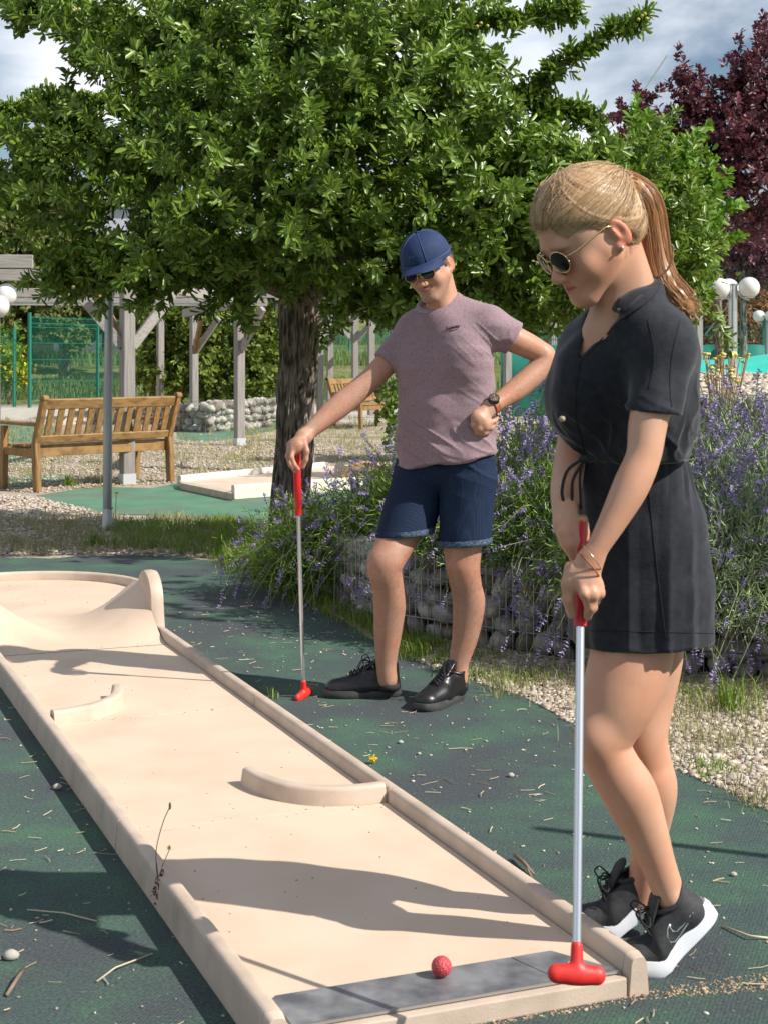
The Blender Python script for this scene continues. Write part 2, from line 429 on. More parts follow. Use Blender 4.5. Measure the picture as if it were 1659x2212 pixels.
MT['globe'] = mat('milk_glass', (0.82, 0.82, 0.79), 0.18, spec=0.5, coat=0.5, trans=0.15)
MT['teal_dark'] = mat('teal_windbreak', (0.008, 0.16, 0.12), 0.6, col2=(0.012, 0.20, 0.15), scale=3, bump=0.3, bscale=6, bdist=0.03)
MT['teal'] = mat('turquoise_cover', (0.03, 0.46, 0.36), 0.5, col2=(0.04, 0.52, 0.42), scale=2, bump=0.3, bscale=3, bdist=0.04)
MT['white_wall'] = mat('white_render', (0.60, 0.61, 0.66), 0.8, col2=(0.54, 0.55, 0.60), scale=3)
MT['glass_dark'] = mat('window_glass', (0.03, 0.04, 0.06), 0.08, spec=0.8)
MT['tan_wall'] = mat('tan_stone', (0.42, 0.32, 0.19), 0.85, col2=(0.34, 0.25, 0.15), scale=8)
MT['rope'] = mat('rope', (0.34, 0.31, 0.27), 0.9)
MT['red_grip'] = mat('red_rubber', (0.56, 0.012, 0.016), 0.45, spec=0.5)
MT['red_head'] = mat('red_plastic', (0.70, 0.028, 0.022), 0.48, spec=0.5, col2=(0.62, 0.02, 0.016), scale=40)
MT['shaft'] = mat('brushed_aluminium', (0.68, 0.70, 0.73), 0.30, metal=0.85)
def ball_extra(nt, b, src, csock):
    N, L = nt.nodes, nt.links
    w = N.new('ShaderNodeTexVoronoi'); w.inputs['Scale'].default_value = 240
    L.new(src, w.inputs['Vector'])
    bp = N.new('ShaderNodeBump'); bp.inputs['Strength'].default_value = 0.9; bp.inputs['Distance'].default_value = 0.002
    L.new(w.outputs['Distance'], bp.inputs['Height']); L.new(bp.outputs['Normal'], b.inputs['Normal'])
MT['ball'] = mat('pink_red_rubber', (0.55, 0.07, 0.075), 0.5, col2=(0.42, 0.05, 0.06), scale=160, extra=ball_extra)
MT['lane_pale'] = mat('pale_concrete_kerb', (0.66, 0.62, 0.54), 0.65, col2=(0.56, 0.51, 0.43), scale=6)
MT['tan_hump'] = mat('tan_concrete', (0.50, 0.29, 0.16), 0.7, col2=(0.42, 0.24, 0.13), scale=5)
MT['weed_red'] = mat('reddish_stem', (0.22, 0.07, 0.07), 0.7, col2=(0.20, 0.16, 0.07), scale=30)
MT['weed_leaf'] = mat('reddish_leaf', rough=0.7, island_cols=[(0.25, 0.03, 0.06), (0.14, 0.08, 0.05), (0.32, 0.05, 0.08)], trans=0.2)

MT['meadow_blade'] = mat('meadow_stalk', rough=0.85, spec=0.1, island_cols=[(0.30, 0.29, 0.13), (0.20, 0.25, 0.09), (0.38, 0.36, 0.20), (0.16, 0.21, 0.07)], trans=0.2)
MT['meadow_green'] = mat('meadow_weed', rough=0.85, spec=0.1, island_cols=[(0.10, 0.16, 0.05), (0.17, 0.24, 0.08), (0.13, 0.20, 0.07)], trans=0.2)
MT['grit'] = mat('sandy_grit', (1, 1, 1), 0.9, col2=(0.7, 0.65, 0.6), scale=80, island_cols=[(0.24, 0.17, 0.11), (0.46, 0.34, 0.22), (0.33, 0.25, 0.17), (0.60, 0.48, 0.35)])
# ================================================================ the minigolf lane
LD = Vector((-0.3735, 0.9276, 0)).normalized()      # along the lane, away from the tee
LN = Vector((LD.y, -LD.x, 0))                        # towards its right side
L0 = Vector((0.4755, 3.0735, 0))                     # inner right corner at the tee
def LP(a, u, z=0.0):
    """a metres along the lane, u metres right of the inner right edge (so the lane is u<0)"""
    return L0 + LD * a + LN * u + Vector((0, 0, z))
LW, LH, RT, RH = 0.705, 0.043, 0.052, 0.082
SEG = 1.255
lane = empty('minigolf_lane', LP(0, -LW / 2, 0), 'long beige concrete minigolf lane with raised rims, its steel tee plate nearest the camera', 'minigolf lane')
def quadgrid(fn, na, nb):
    v = [fn(i / na, j / nb) for i in range(na + 1) for j in range(nb + 1)]
    f = [(i * (nb + 1) + j, (i + 1) * (nb + 1) + j, (i + 1) * (nb + 1) + j + 1, i * (nb + 1) + j + 1) for i in range(na) for j in range(nb)]
    return v, f
starts = [0.0, SEG, 2 * SEG, 3 * SEG, 4.62]
for i in range(3):
    a0, a1 = starts[i] + (0 if i == 0 else 0.0028), starts[i + 1] - 0.0028
    m = MB(); m.prism([LP(a0, 0), LP(a0, -LW), LP(a1, -LW), LP(a1, 0)], 0.004, LH)
    m.build('floor_section', MT['lane'], lane, bevel=0.0018)
# dished valley section with two humps that leave a gap in the middle
def hump(a, u):
    t = (a - 3 * SEG) / (4.74 - 3 * SEG)
    ridge = max(0.0, min(1.0, (t - 0.02) / 0.52)); ridge = ridge * ridge * (3 - 2 * ridge)
    back = max(0.0, min(1.0, (1.0 - t) / 0.36)); back = back * back * (3 - 2 * back)
    w = abs((u + LW * 0.5) / (LW * 0.5))
    side = max(0.0, (w - 0.04) / 0.96) ** 1.7
    return LH + 0.19 * side * min(ridge, back)
v, f = quadgrid(lambda s, t: LP(3 * SEG + 0.003 + s * (4.74 - 3 * SEG), -LW + t * LW, hump(3 * SEG + s * (4.74 - 3 * SEG), -LW + t * LW)), 40, 40)
MB().add(v, f).build('valley_section', MT['lane'], lane, smooth=True)
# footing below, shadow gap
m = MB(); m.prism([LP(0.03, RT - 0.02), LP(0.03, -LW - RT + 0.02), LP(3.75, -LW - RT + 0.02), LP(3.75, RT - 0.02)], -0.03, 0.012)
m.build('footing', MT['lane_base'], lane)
# rims: rounded top profile
def rim_prof(w, h0, h1, r=0.014, lean=0.006):
    pr = [(-w / 2, h0), (w / 2, h0)]
    for k in range(5):
        a = k * math.pi / 8; pr.append((w / 2 - lean - r + r * math.cos(a), h1 - r + r * math.sin(a)))
    for k in range(5):
        a = math.pi / 2 + k * math.pi / 8; pr.append((-w / 2 + lean + r + r * math.cos(a), h1 - r + r * math.sin(a)))
    return pr
for side in (0, 1):
    for i in range(3):
        a0, a1 = starts[i] + 0.0026, starts[i + 1] - 0.0026
        if side == 0 and i == 2: a1 = 4.03
        if side == 1 and i == 2: a1 = 3.9
        if i == 0: a0 = 0.0
        uc = RT / 2 if side == 0 else -LW - RT / 2
        pts = [LP(a0 + (a1 - a0) * k / 10, uc, 0) for k in range(11)]
        MB().sweep(pts, rim_prof(RT, 0.002 if i else -0.005, RH)).build('rim', MT['lane_side'], lane, smooth=True, auto=0.7)
# taper block where the rims meet the tee front
for side in (0, 1):
    uc = RT / 2 if side == 0 else -LW - RT / 2
    m = MB()
    pr = rim_prof(RT, 0.0, RH)
    b0 = LP(-0.028, uc, 0); b1 = LP(-0.0015, uc, 0)
    v = [b0 + LN * (x * 0.86) + Vector((0, 0, z * (0.93 if z > 0.05 else 1))) for x, z in pr] + [b1 + LN * x + Vector((0, 0, z)) for x, z in pr]
    n = len(pr)
    f = [tuple(range(n)), tuple(range(2 * n - 1, n - 1, -1))] + [(k, (k + 1) % n, n + (k + 1) % n, n + k) for k in range(n)]
    m.add(v, f).build('rim_end', MT['lane_side'], lane, smooth=True, auto=0.6)
m = MB(); m.prism([LP(-0.026, -0.001), LP(-0.026, -LW + 0.001), LP(-0.0005, -LW + 0.001), LP(-0.0005, -0.001)], 0.0, LH - 0.004)
m.build('front_edge', MT['lane_side'], lane, bevel=0.003)
# upright wings either side of the valley
for uc, aa in ((RT / 2 + 0.002, 4.10), (-LW - RT / 2 - 0.002, 4.10)):
    pts = []
    n = 18; hw = 0.20; ht = 0.305
    prof = []
    for k in range(n + 1):
        a = math.pi * k / n
        prof.append((aa + 0.1 - hw * 0.75 * math.cos(a), 0.17 + (ht - 0.17) * math.sin(a)))
    prof = [(aa + 0.1 - hw * 0.95, 0.0)] + prof + [(aa + 0.1 + hw * 1.6, 0.0)]
    v = [LP(a, uc - 0.032, z) for a, z in prof] + [LP(a, uc + 0.032, z) for a, z in prof]
    k = len(prof)
    f = [tuple(range(k)), tuple(range(2 * k - 1, k - 1, -1))] + [(i, (i + 1) % k, k + (i + 1) % k, k + i) for i in range(k)]
    MB().add(v, f).build('wing', MT['lane_side'], lane, smooth=True, bevel=0.02, auto=0.9)
# finishing circle
CC = LP(5.33, -LW / 2 - 0.02, 0); CR = 0.60
ring = [CC + Vector((math.cos(t) * CR, math.sin(t) * CR, 0)) for t in [2 * math.pi * k / 64 for k in range(64)]]
MB().prism(ring, 0.004, LH - 0.003).build('finishing_circle', MT['lane'], lane)
t0 = math.atan2(-LD.y, -LD.x)
arc = [CC + Vector((math.cos(t), math.sin(t), 0)) * (CR + RT / 2) for t in [t0 + 0.62 + (2 * math.pi - 1.24) * k / 60 for k in range(61)]]
MB().sweep(arc, rim_prof(RT, 0.0, RH + 0.004)).build('circle_rim', MT['lane_side'], lane, smooth=True, auto=0.7)
# curved bumpers
def bez(p, n=22):
    out = []
    for k in range(n + 1):
        t = k / n; q = [Vector(a) for a in p]
        while len(q) > 1: q = [q[i].lerp(q[i + 1], t) for i in range(len(q) - 1)]
        out.append(q[0])
    return out
b1 = bez([LP(1.285, 0.0), LP(1.262, -0.16), LP(1.34, -0.285), LP(1.575, -0.30)])
MB().sweep(b1, rim_prof(0.052, LH - 0.002, LH + 0.05, r=0.012)).build('curved_bumper', MT['lane_side'], lane, smooth=True, auto=0.7)
b2 = bez([LP(2.50, -LW), LP(2.52, -0.57), LP(2.60, -0.44), LP(2.83, -0.415)])
MB().sweep(b2, rim_prof(0.052, LH - 0.002, LH + 0.05, r=0.012)).build('curved_bumper', MT['lane_side'], lane, smooth=True, auto=0.7)
# steel tee plates
m = MB(); m.prism([LP(-0.001, -LW + 0.012), LP(0.125, -LW + 0.012), LP(0.138, -LW + 0.022), LP(0.138, -0.18), LP(0.0, -0.14)], LH + 0.0005, LH + 0.0045)
m.build('tee_plate', MT['steel_plate'], lane)
m = MB(); m.prism([LP(0.0, -0.137), LP(0.138, -0.177), LP(0.138, -0.085), LP(0.0, -0.004)], LH + 0.0005, LH + 0.0045)
m.build('tee_plate', MT['steel_plate'], lane)
m = MB(); m.bar(LP(-0.003, -LW + 0.012, LH + 0.002), LP(-0.003, -0.004, LH + 0.002), 0.0035, 0.006)
m.build('plate_edge', MT['plate_edge'], lane)
for u, a in ((-0.075, 0.06),):
    m = MB(); m.tube([LP(a, u, LH + 0.004), LP(a, u, LH + 0.0062)], 0.011, 14)
    m.build('plate_rivet', MT['white_wall'], lane)

# ball on the tee plate
bp_ = G(953, 2110, LH + 0.0045)
m = MB(); m.ball((bp_.x, bp_.y, LH + 0.0045 + 0.0205), 0.0205, 32, 20)
ball = m.build('golf_ball', MT['ball'], smooth=True)
bm = bmesh.new(); bm.from_mesh(ball.data); bmesh.ops.remove_doubles(bm, verts=bm.verts, dist=1e-5); bm.to_mesh(ball.data); bm.free()
tag(ball, 'small pinkish red rubber ball resting on the grey tee plate', 'ball')
# ================================================================ ground
def sheet(name, poly, z, m, cells=0):
    v = [(p[0], p[1], z) for p in poly]
    me = bpy.data.meshes.new(name); me.from_pydata(v, [], [tuple(range(len(v)))])
    me.materials.append(m)
    o = bpy.data.objects.new(name, me); link(o); tag(o, kind='structure'); return o
def pxpoly(pts): return [tuple(G(x, y)[:2]) for x, y in pts]
# one terrain sheet out to the horizon: flat here, rising beyond the fence
def terr(x, y):
    t = max(0.0, y - 42.0)
    h = 3.4 * (1 - math.exp(-t / 45.0)) + max(0.0, y - 120) * 0.05
    h += 0.5 * math.sin(x * 0.11 + y * 0.05) * min(1, t / 30.0)
    h += max(0, y - 220) * 0.035 * (1 + 0.5 * math.sin(x * 0.012 + 1.0))
    return h - 0.012
ys = list(np.concatenate([np.array([-60, -20, 0, 20, 42]), 42 + np.linspace(0.02, 1, 34) ** 2 * 1400]))
xs = list(np.sign(np.linspace(-1, 1, 41)) * np.abs(np.linspace(-1, 1, 41)) ** 2 * 1500)
v = [(x, y, terr(x, y)) for y in ys for x in xs]; nx = len(xs)
f = np.array([(j * nx + i, j * nx + i + 1, (j + 1) * nx + i + 1, (j + 1) * nx + i) for j in range(len(ys) - 1) for i in range(nx - 1)])
tag(mesh_np('ground', np.array(v), f, MT['meadow'], smooth=True), kind='structure')
sheet('gravel_ground', [(-26, 2), (26, 2), (26, 41.5), (-26, 41.5)], -0.004, MT['gravel_ground'])
CARPET = [(-300, 1200), (0, 1204), (110, 1206), (200, 1200), (350, 1199), (470, 1213), (560, 1250), (610, 1276), (650, 1292), (740, 1338), (800, 1380), (850, 1400),
          (905, 1428), (960, 1440), (1040, 1478), (1130, 1503), (1180, 1534), (1230, 1560), (1340, 1612), (1460, 1662), (1530, 1695), (1590, 1716), (1659, 1750), (1850, 1830)]
cp = pxpoly(CARPET)
sheet('green_carpet', cp[::-1] + [(-7, cp[0][1]), (-7, -3), (4, -3), (4, cp[-1][1])], 0.0, MT['carpet'])
sheet('green_carpet', pxpoly([(80, 1070), (160, 1058), (240, 1052), (330, 1054), (400, 1040), (500, 1036), (590, 1030), (700, 1012), (860, 1000), (930, 1040), (860, 1110), (740, 1135), (600, 1126), (480, 1128), (400, 1114), (230, 1110), (130, 1092)]), 0.0, MT['carpet_far'])
sheet('green_carpet', pxpoly([(-80, 918), (60, 912), (130, 925), (108, 955), (104, 985), (60, 1002), (-80, 1012)]), 0.0, MT['carpet_far'])
sheet('green_carpet', pxpoly([(-60, 1032), (90, 1026), (160, 1028), (140, 1038), (60, 1050), (-60, 1052)]), 0.0, MT['carpet_far'])
sheet('green_carpet', pxpoly([(380, 930), (470, 914), (600, 908), (612, 925), (500, 948), (440, 955), (390, 950)]), 0.0, MT['carpet_far'])
sheet('track', [(-26, 32.0), (26, 27), (26, 39), (-26, 39.5)], 0.0, MT['path'])

# ---------------------------------------------------------------- scattered leaves, blades, pebbles (vectorised)
def frames(d, up):
    d = d / np.maximum(np.linalg.norm(d, axis=1, keepdims=True), 1e-9)
    s = np.cross(d, up); n = np.linalg.norm(s, axis=1, keepdims=True)
    s = np.where(n < 1e-4, np.array([[1.0, 0, 0]]), s / np.maximum(n, 1e-9))
    u = np.cross(s, d)
    return d, s, u
def leaf_geo(pos, d, up, L, W, fold=0.18, droop=0.12, wide=0.58):
    """folded 5-vertex leaves -> verts, quads"""
    d, s, u = frames(d, up)
    L = L[:, None]; W = W[:, None]
    v = np.empty((len(pos), 6, 3), dtype=np.float32)
    e = u * L * fold * 0.5
    v[:, 0] = pos
    v[:, 1] = pos + d * L * (wide * 0.62) - s * W * 0.40 + e * 0.8 - u * L * droop * 0.15
    v[:, 2] = pos + d * L * (wide * 1.42) - s * W * 0.42 + e * 0.8 - u * L * droop * 0.6
    v[:, 3] = pos + d * L - u * L * droop
    v[:, 4] = pos + d * L * (wide * 1.42) + s * W * 0.42 + e * 0.8 - u * L * droop * 0.6
    v[:, 5] = pos + d * L * (wide * 0.62) + s * W * 0.40 + e * 0.8 - u * L * droop * 0.15
    return v.reshape(-1, 3), leaf_quads(len(pos))
def leaf_quads(n):
    b = (np.arange(n) * 6)[:, None]
    return np.concatenate([b + np.array([[0, 5, 4, 3]]), b + np.array([[0, 3, 2, 1]])])
def rdir(n, rng=RN):
    a = rng.normal(size=(n, 3)); return a / np.linalg.norm(a, axis=1, keepdims=True)
def sprigs(c, ax, k=10, L=0.065, W=0.023, spread=0.03, rng=RN, lv=0.3):
    """k leaves in a rosette round each centre"""
    n = len(c)
    C = np.repeat(c, k, axis=0); A = np.repeat(ax, k, axis=0)
    D = rdir(n * k, rng)
    D = D - (D * A).sum(1, keepdims=True) * A
    D /= np.maximum(np.linalg.norm(D, axis=1, keepdims=True), 1e-6)
    t = rng.uniform(0.05, 1.1, (n * k, 1))
    dd = D * (0.4 + 0.7 * rng.random((n * k, 1))) + A * t
    pos = C - A * rng.uniform(0, spread * 2.2, (n * k, 1)) + D * 0.004
    Ls = L * rng.uniform(1 - lv, 1 + lv, n * k); Ws = W * rng.uniform(0.75, 1.25, n * k)
    up = A + rdir(n * k, rng) * 0.5
    return leaf_geo(pos, dd, up, Ls, Ws)
def blob_points(blobs, dens, rng=RN, shell=0.45, jag=0.14):
    """blobs: (centre xyz, radii xyz, weight)"""
    cs, axs = [], []
    for c, r, w in blobs:
        c = np.array(c, dtype=float); r = np.array(r, dtype=float)
        area = 4 * math.pi * ((r[0] * r[1]) ** 1.6 / 3 + (r[0] * r[2]) ** 1.6 / 3 + (r[1] * r[2]) ** 1.6 / 3) ** (1 / 1.6)
        n = max(4, int(dens * w * area))
        d = rdir(n, rng)
        rad = 1 - shell * rng.random((n, 1)) ** 1.5 * 1.0 + rng.normal(size=(n, 1)) * jag * 0.5
        p = c + d * r * rad
        a = d * 0.8 + rdir(n, rng) * 0.55 + np.array([[0, 0, 0.35]])
        a /= np.linalg.norm(a, axis=1, keepdims=True)
        cs.append(p); axs.append(a)
    return np.concatenate(cs), np.concatenate(axs)
def pxblob(x, y, Y, rx, ry, rY, w=1.0):
    p = P(x, y, Y); s = Y / F
    return (tuple(p), (rx * s, rY, ry * s), w)
def blades(pos, H, lean, W, rng=RN, seg=2):
    """grass blades: tapering bent strips"""
    n = len(pos)
    a = rng.uniform(0, 2 * math.pi, n); ld = np.stack([np.cos(a), np.sin(a), np.zeros(n)], 1)
    b = rng.uniform(0, 2 * math.pi, n); sd = np.stack([np.cos(b), np.sin(b), np.zeros(n)], 1)
    H = H[:, None]; ln = lean[:, None]
    v = np.empty((n, 5, 3), dtype=np.float32)
    v[:, 0] = pos - sd * W / 2; v[:, 1] = pos + sd * W / 2
    m = pos + ld * ln * H * 0.3 + np.array([[0, 0, 1.0]]) * H * 0.6
    v[:, 2] = m + sd * W * 0.4; v[:, 3] = m - sd * W * 0.4
    v[:, 4] = pos + ld * ln * H + np.array([[0, 0, 1.0]]) * H * (1 - 0.35 * ln)
    i = (np.arange(n) * 5)[:, None]
    f = np.concatenate([i + np.array([[0, 1, 2]]), i + np.array([[0, 2, 3]]), i + np.array([[3, 2, 4]])])
    return v.reshape(-1, 3), f
def in_poly(pts, poly):
    x, y = pts[:, 0], pts[:, 1]; inside = np.zeros(len(pts), bool)
    n = len(poly); j = n - 1
    for i in range(n):
        xi, yi = poly[i]; xj, yj = poly[j]
        c = ((yi > y) != (yj > y)) & (x < (xj - xi) * (y - yi) / ((yj - yi) + 1e-12) + xi)
        inside ^= c; j = i
    return inside
def scatter(poly, n, rng=RN):
    p = np.array(poly); lo, hi = p.min(0), p.max(0); out = []
    tot = 0
    while tot < n:
        q = rng.uniform(lo, hi, (n * 2, 2)); q = q[in_poly(q, poly)]
        out.append(q); tot += len(q)
        if len(q) == 0: break
    return np.concatenate(out)[:n]
def pebbles(xy, r, z=0.0, rng=RN):
    """low stones: squashed jittered octahedra-like blobs (12 verts, icosahedron)"""
    t = (1 + 5 ** 0.5) / 2
    iv = np.array([(-1, t, 0), (1, t, 0), (-1, -t, 0), (1, -t, 0), (0, -1, t), (0, 1, t), (0, -1, -t), (0, 1, -t), (t, 0, -1), (t, 0, 1), (-t, 0, -1), (-t, 0, 1)]) / math.sqrt(1 + t * t)
    fi = np.array([(0, 11, 5), (0, 5, 1), (0, 1, 7), (0, 7, 10), (0, 10, 11), (1, 5, 9), (5, 11, 4), (11, 10, 2), (10, 7, 6), (7, 1, 8), (3, 9, 4), (3, 4, 2), (3, 2, 6), (3, 6, 8), (3, 8, 9), (4, 9, 5), (2, 4, 11), (6, 2, 10), (8, 6, 7), (9, 8, 1)])
    n = len(xy)
    V = iv[None] * (1 + rng.normal(size=(n, 12, 1)) * 0.16)
    a = rng.uniform(0, math.pi, n); ca, sa = np.cos(a)[:, None], np.sin(a)[:, None]
    V = V * np.stack([rng.uniform(0.8, 1.5, n), rng.uniform(0.7, 1.1, n), rng.uniform(0.4, 0.75, n)], 1)[:, None, :]
    X = V[..., 0] * ca - V[..., 1] * sa; Yy = V[..., 0] * sa + V[..., 1] * ca
    V = np.stack([X, Yy, V[..., 2]], -1) * r[:, None, None]
    V[..., 0] += xy[:, None, 0]; V[..., 1] += xy[:, None, 1]; V[..., 2] += z + r[:, None] * 0.22
    Fc = (np.arange(n) * 12)[:, None, None] + fi[None]
    return V.reshape(-1, 3), Fc.reshape(-1, 3)
def join(parts):
    vs, fs, b = [], [], 0
    for v, f in parts:
        vs.append(v); fs.append(f + b); b += len(v)
    return np.concatenate(vs), np.concatenate(fs)

# gravel strip right of the carpet
strip = pxpoly([(905, 1430), (1040, 1478), (1130, 1505), (1230, 1562), (1340, 1614), (1460, 1664), (1590, 1718), (1659, 1752), (1780, 1805), (1800, 1480), (1659, 1465), (1250, 1440), (1100, 1405), (960, 1385)])
xy = scatter(strip, 15000)
v, f = pebbles(xy, RN.uniform(0.003, 0.0115, len(xy)) * (1 + 1.1 * (RN.random(len(xy)) > 0.95)))
tag(mesh_np('gravel', v, f, MT['pebble']), 'pale crushed gravel strip between the green carpet and the stone basket wall', kind='stuff')
# gravel by the bench
yard = pxpoly([(-60, 1055), (80, 1066), (235, 1050), (380, 1044), (590, 1028), (820, 990), (860, 960), (600, 955), (300, 950), (110, 960), (-60, 1020)])
xy = scatter(yard, 9000)
xy2 = scatter(pxpoly([(-60, 1200), (200, 1198), (480, 1205), (540, 1140), (240, 1112), (80, 1074), (-60, 1066)]), 7500)
xy = np.concatenate([xy, xy2])
v, f = pebbles(xy, RN.uniform(0.006, 0.018, len(xy)))
tag(mesh_np('gravel', v, f, MT['pebble']), 'gravel spread round the wooden bench and the metal pole', kind='stuff')

# crumbled soil and grit along the front and right edges of the lane
xy = scatter(pxpoly([(600, 2260), (900, 2216), (1390, 2142), (1659, 2098), (1659, 2140), (1400, 2160), (900, 2244), (620, 2320)]), 1300, np.random.default_rng(31))
v, f = pebbles(xy, np.random.default_rng(32).uniform(0.0007, 0.0034, 1300) * (1 + 1.2 * (np.random.default_rng(33).random(1300) > 0.96)) , z=0.0)
tag(mesh_np('grit', v, f, MT['grit']), 'line of sandy crumbs along the front edge of the minigolf lane', kind='stuff')
# grass verges and weeds
def turf(name, label, poly, n, h0, h1, mt, W=0.005, lean=0.7, clump=0, z=0.0):
    if clump:
        c = scatter(poly, clump); k = n // clump
        xy = np.repeat(c, k, axis=0) + RN.normal(size=(clump * k, 2)) * 0.055
        hs = np.repeat(RN.uniform(0.5, 1.0, clump), k)
    else:
        xy = scatter(poly, n); hs = np.ones(len(xy))
    p = np.concatenate([xy, np.full((len(xy), 1), z)], 1)
    v, f = blades(p, RN.uniform(h0, h1, len(p)) * hs, RN.uniform(0.1, lean, len(p)), W)
    return tag(mesh_np(name, v, f, mt), label, kind='stuff')
turf('grass', 'lit green grass verge at the foot of the tree', pxpoly([(470, 1210), (560, 1248), (650, 1288), (720, 1290), (700, 1230), (620, 1180), (540, 1160), (480, 1180)]), 9000, 0.06, 0.22, MT['grass'], 0.006, 0.8, clump=190)
turf('grass', 'short grass under the left lavender bush beside the carpet', pxpoly([(610, 1276), (740, 1336), (850, 1398), (905, 1425), (930, 1395), (860, 1340), (760, 1270), (640, 1240)]), 6000, 0.03, 0.11, MT['grass'], 0.0045, 0.9, clump=220)
turf('grass', 'mixed dry and green grass band between the two green carpets', pxpoly([(-60, 1180), (0, 1120), (220, 1120), (400, 1118), (600, 1130), (600, 1180), (520, 1195), (300, 1196), (0, 1202)]), 5200, 0.03, 0.12, MT['grass_dry'], 0.0045, 0.9, clump=200)
turf('grass', 'bright green weeds round the foot of the grey metal pole', pxpoly([(200, 1170), (240, 1140), (420, 1125), (590, 1140), (600, 1200), (300, 1198), (240, 1196)]), 5200, 0.04, 0.15, MT['grass'], 0.005, 0.9, clump=95)
turf('grass', 'dry weedy grass over the gravel yard behind the bench', pxpoly([(-60, 1052), (240, 1048), (590, 1028), (900, 960), (880, 900), (400, 905), (-60, 905)]), 17000, 0.04, 0.14, MT['grass_dry'], 0.006, 0.9, clump=800)
turf('grass', 'thin dry grass tufts on the right gravel strip', strip, 3600, 0.03, 0.11, MT['grass_dry'], 0.003, 0.9, clump=130)
turf('grass', 'green weeds at the foot of the stone basket wall', pxpoly([(850, 1400), (960, 1438), (1040, 1474), (1120, 1490), (1200, 1470), (1060, 1425), (900, 1375)]), 1300, 0.03, 0.08, MT['grass'], 0.0035, 0.9, clump=46)
turf('meadow_grass', 'tall pale meadow grass beyond the green mesh fence', [(-30, 44), (-6, 42), (10, 46), (14, 75), (-30, 75)], 42000, 0.2, 0.6, MT['meadow_blade'], 0.022, 0.7, z=0.15)
for i in range(3):
    turf('meadow_grass', ['green weeds just behind the mesh fence', 'green brush on the meadow slope', 'green grass high on the meadow slope'][i],
         [(-24, 41 + i * 12), (6 + 3 * i, 41 + i * 12), (8 + 3 * i, 47 + i * 12), (-24, 47 + i * 12)], 6000, 0.3, 0.9, MT['meadow_green'], 0.03, 0.8, z=0.1 + 0.85 * i)
# one bright tussock right of the woman
def tussock(x, y, n, h, mt, label, cat='grass tuft', lean=1.0, W=0.005, sp=0.05):
    c = G(x, y); r = empty('grass_tuft', c, label, cat)
    p = np.concatenate([np.array([[c.x, c.y]]) + RN.normal(size=(n, 2)) * sp, np.zeros((n, 1))], 1)
    v, f = blades(p, RN.uniform(0.4, 1, n) * h, RN.uniform(0.2, lean, n), W)
    tag(mesh_np('blades', v, f, mt, r), kind='stuff'); return r
tussock(1575, 1535, 170, 0.17, MT['grass'], 'bright yellow green grass tuft on the gravel at the right edge', W=0.004)
tussock(1480, 1510, 60, 0.09, MT['grass'], 'small green tuft on the gravel just right of the woman\'s knees', W=0.004)
tussock(1540, 1665, 60, 0.05, MT['grass'], 'low green weed near the carpet edge right of the woman\'s calf', W=0.006)
tussock(1650, 1735, 80, 0.07, MT['grass_dry'], 'dry grass tuft where carpet and gravel meet at the right edge', W=0.004)
tussock(1310, 1590, 80, 0.08, MT['grass_dry'], 'brown dry tuft at the carpet edge just behind the woman\'s putter', W=0.004)
tussock(1100, 1500, 60, 0.07, MT['grass_dry'], 'dry weed at the carpet edge right of the man\'s left shoe', W=0.004)
tussock(68, 1276, 26, 0.06, MT['grass'], 'tiny green weed growing in the finishing circle of the lane', W=0.006, sp=0.012)
tussock(595, 1508, 8, 0.06, MT['grass'], 'small blade of grass beside the lane rim behind the man\'s putter', W=0.006, sp=0.01)
tussock(520, 1195, 120, 0.2, MT['grass'], 'tall bright grass clump at the carpet edge left of the trunk', W=0.006)
tussock(210, 1180, 120, 0.13, MT['grass'], 'green tuft in the shaded gravel left of the metal pole foot', W=0.006)
tussock(150, 1050, 50, 0.18, MT['grass'], 'upright weed standing under the bench seat', W=0.007, sp=0.03)
# ================================================================ man-made things in the background
# ---- steel pole
p0 = G(233, 1146)
pole = empty('metal_pole', p0, 'grey galvanised pole standing in front of the left bench, reaching up into the tree', 'pole')
MB().tube([p0 + Vector((0, 0, 0.15)), p0 + Vector((0.01, 0, 1.5)), p0 + Vector((0.02, 0, 2.02))], 0.031, 16).build('upper_tube', MT['galv'], pole, smooth=True, auto=0.8)
MB().tube([p0 + Vector((0, 0, 0.10)), p0 + Vector((0.004, 0, 1.14))], 0.0335, 16).build('lower_sleeve', MT['galv'], pole, smooth=True, auto=0.8)
MB().tube([p0 + Vector((0, 0, -0.02)), p0 + Vector((0, 0, 0.16))], [0.042, 0.036], 16).build('foot_socket', MT['zinc'], pole, smooth=True, auto=0.8)
MB().tube([p0 + Vector((0.03, -0.02, 0.16)), p0 + Vector((0.045, -0.03, 0.17))], 0.006, 8).build('bolt', MT['galv'], pole)

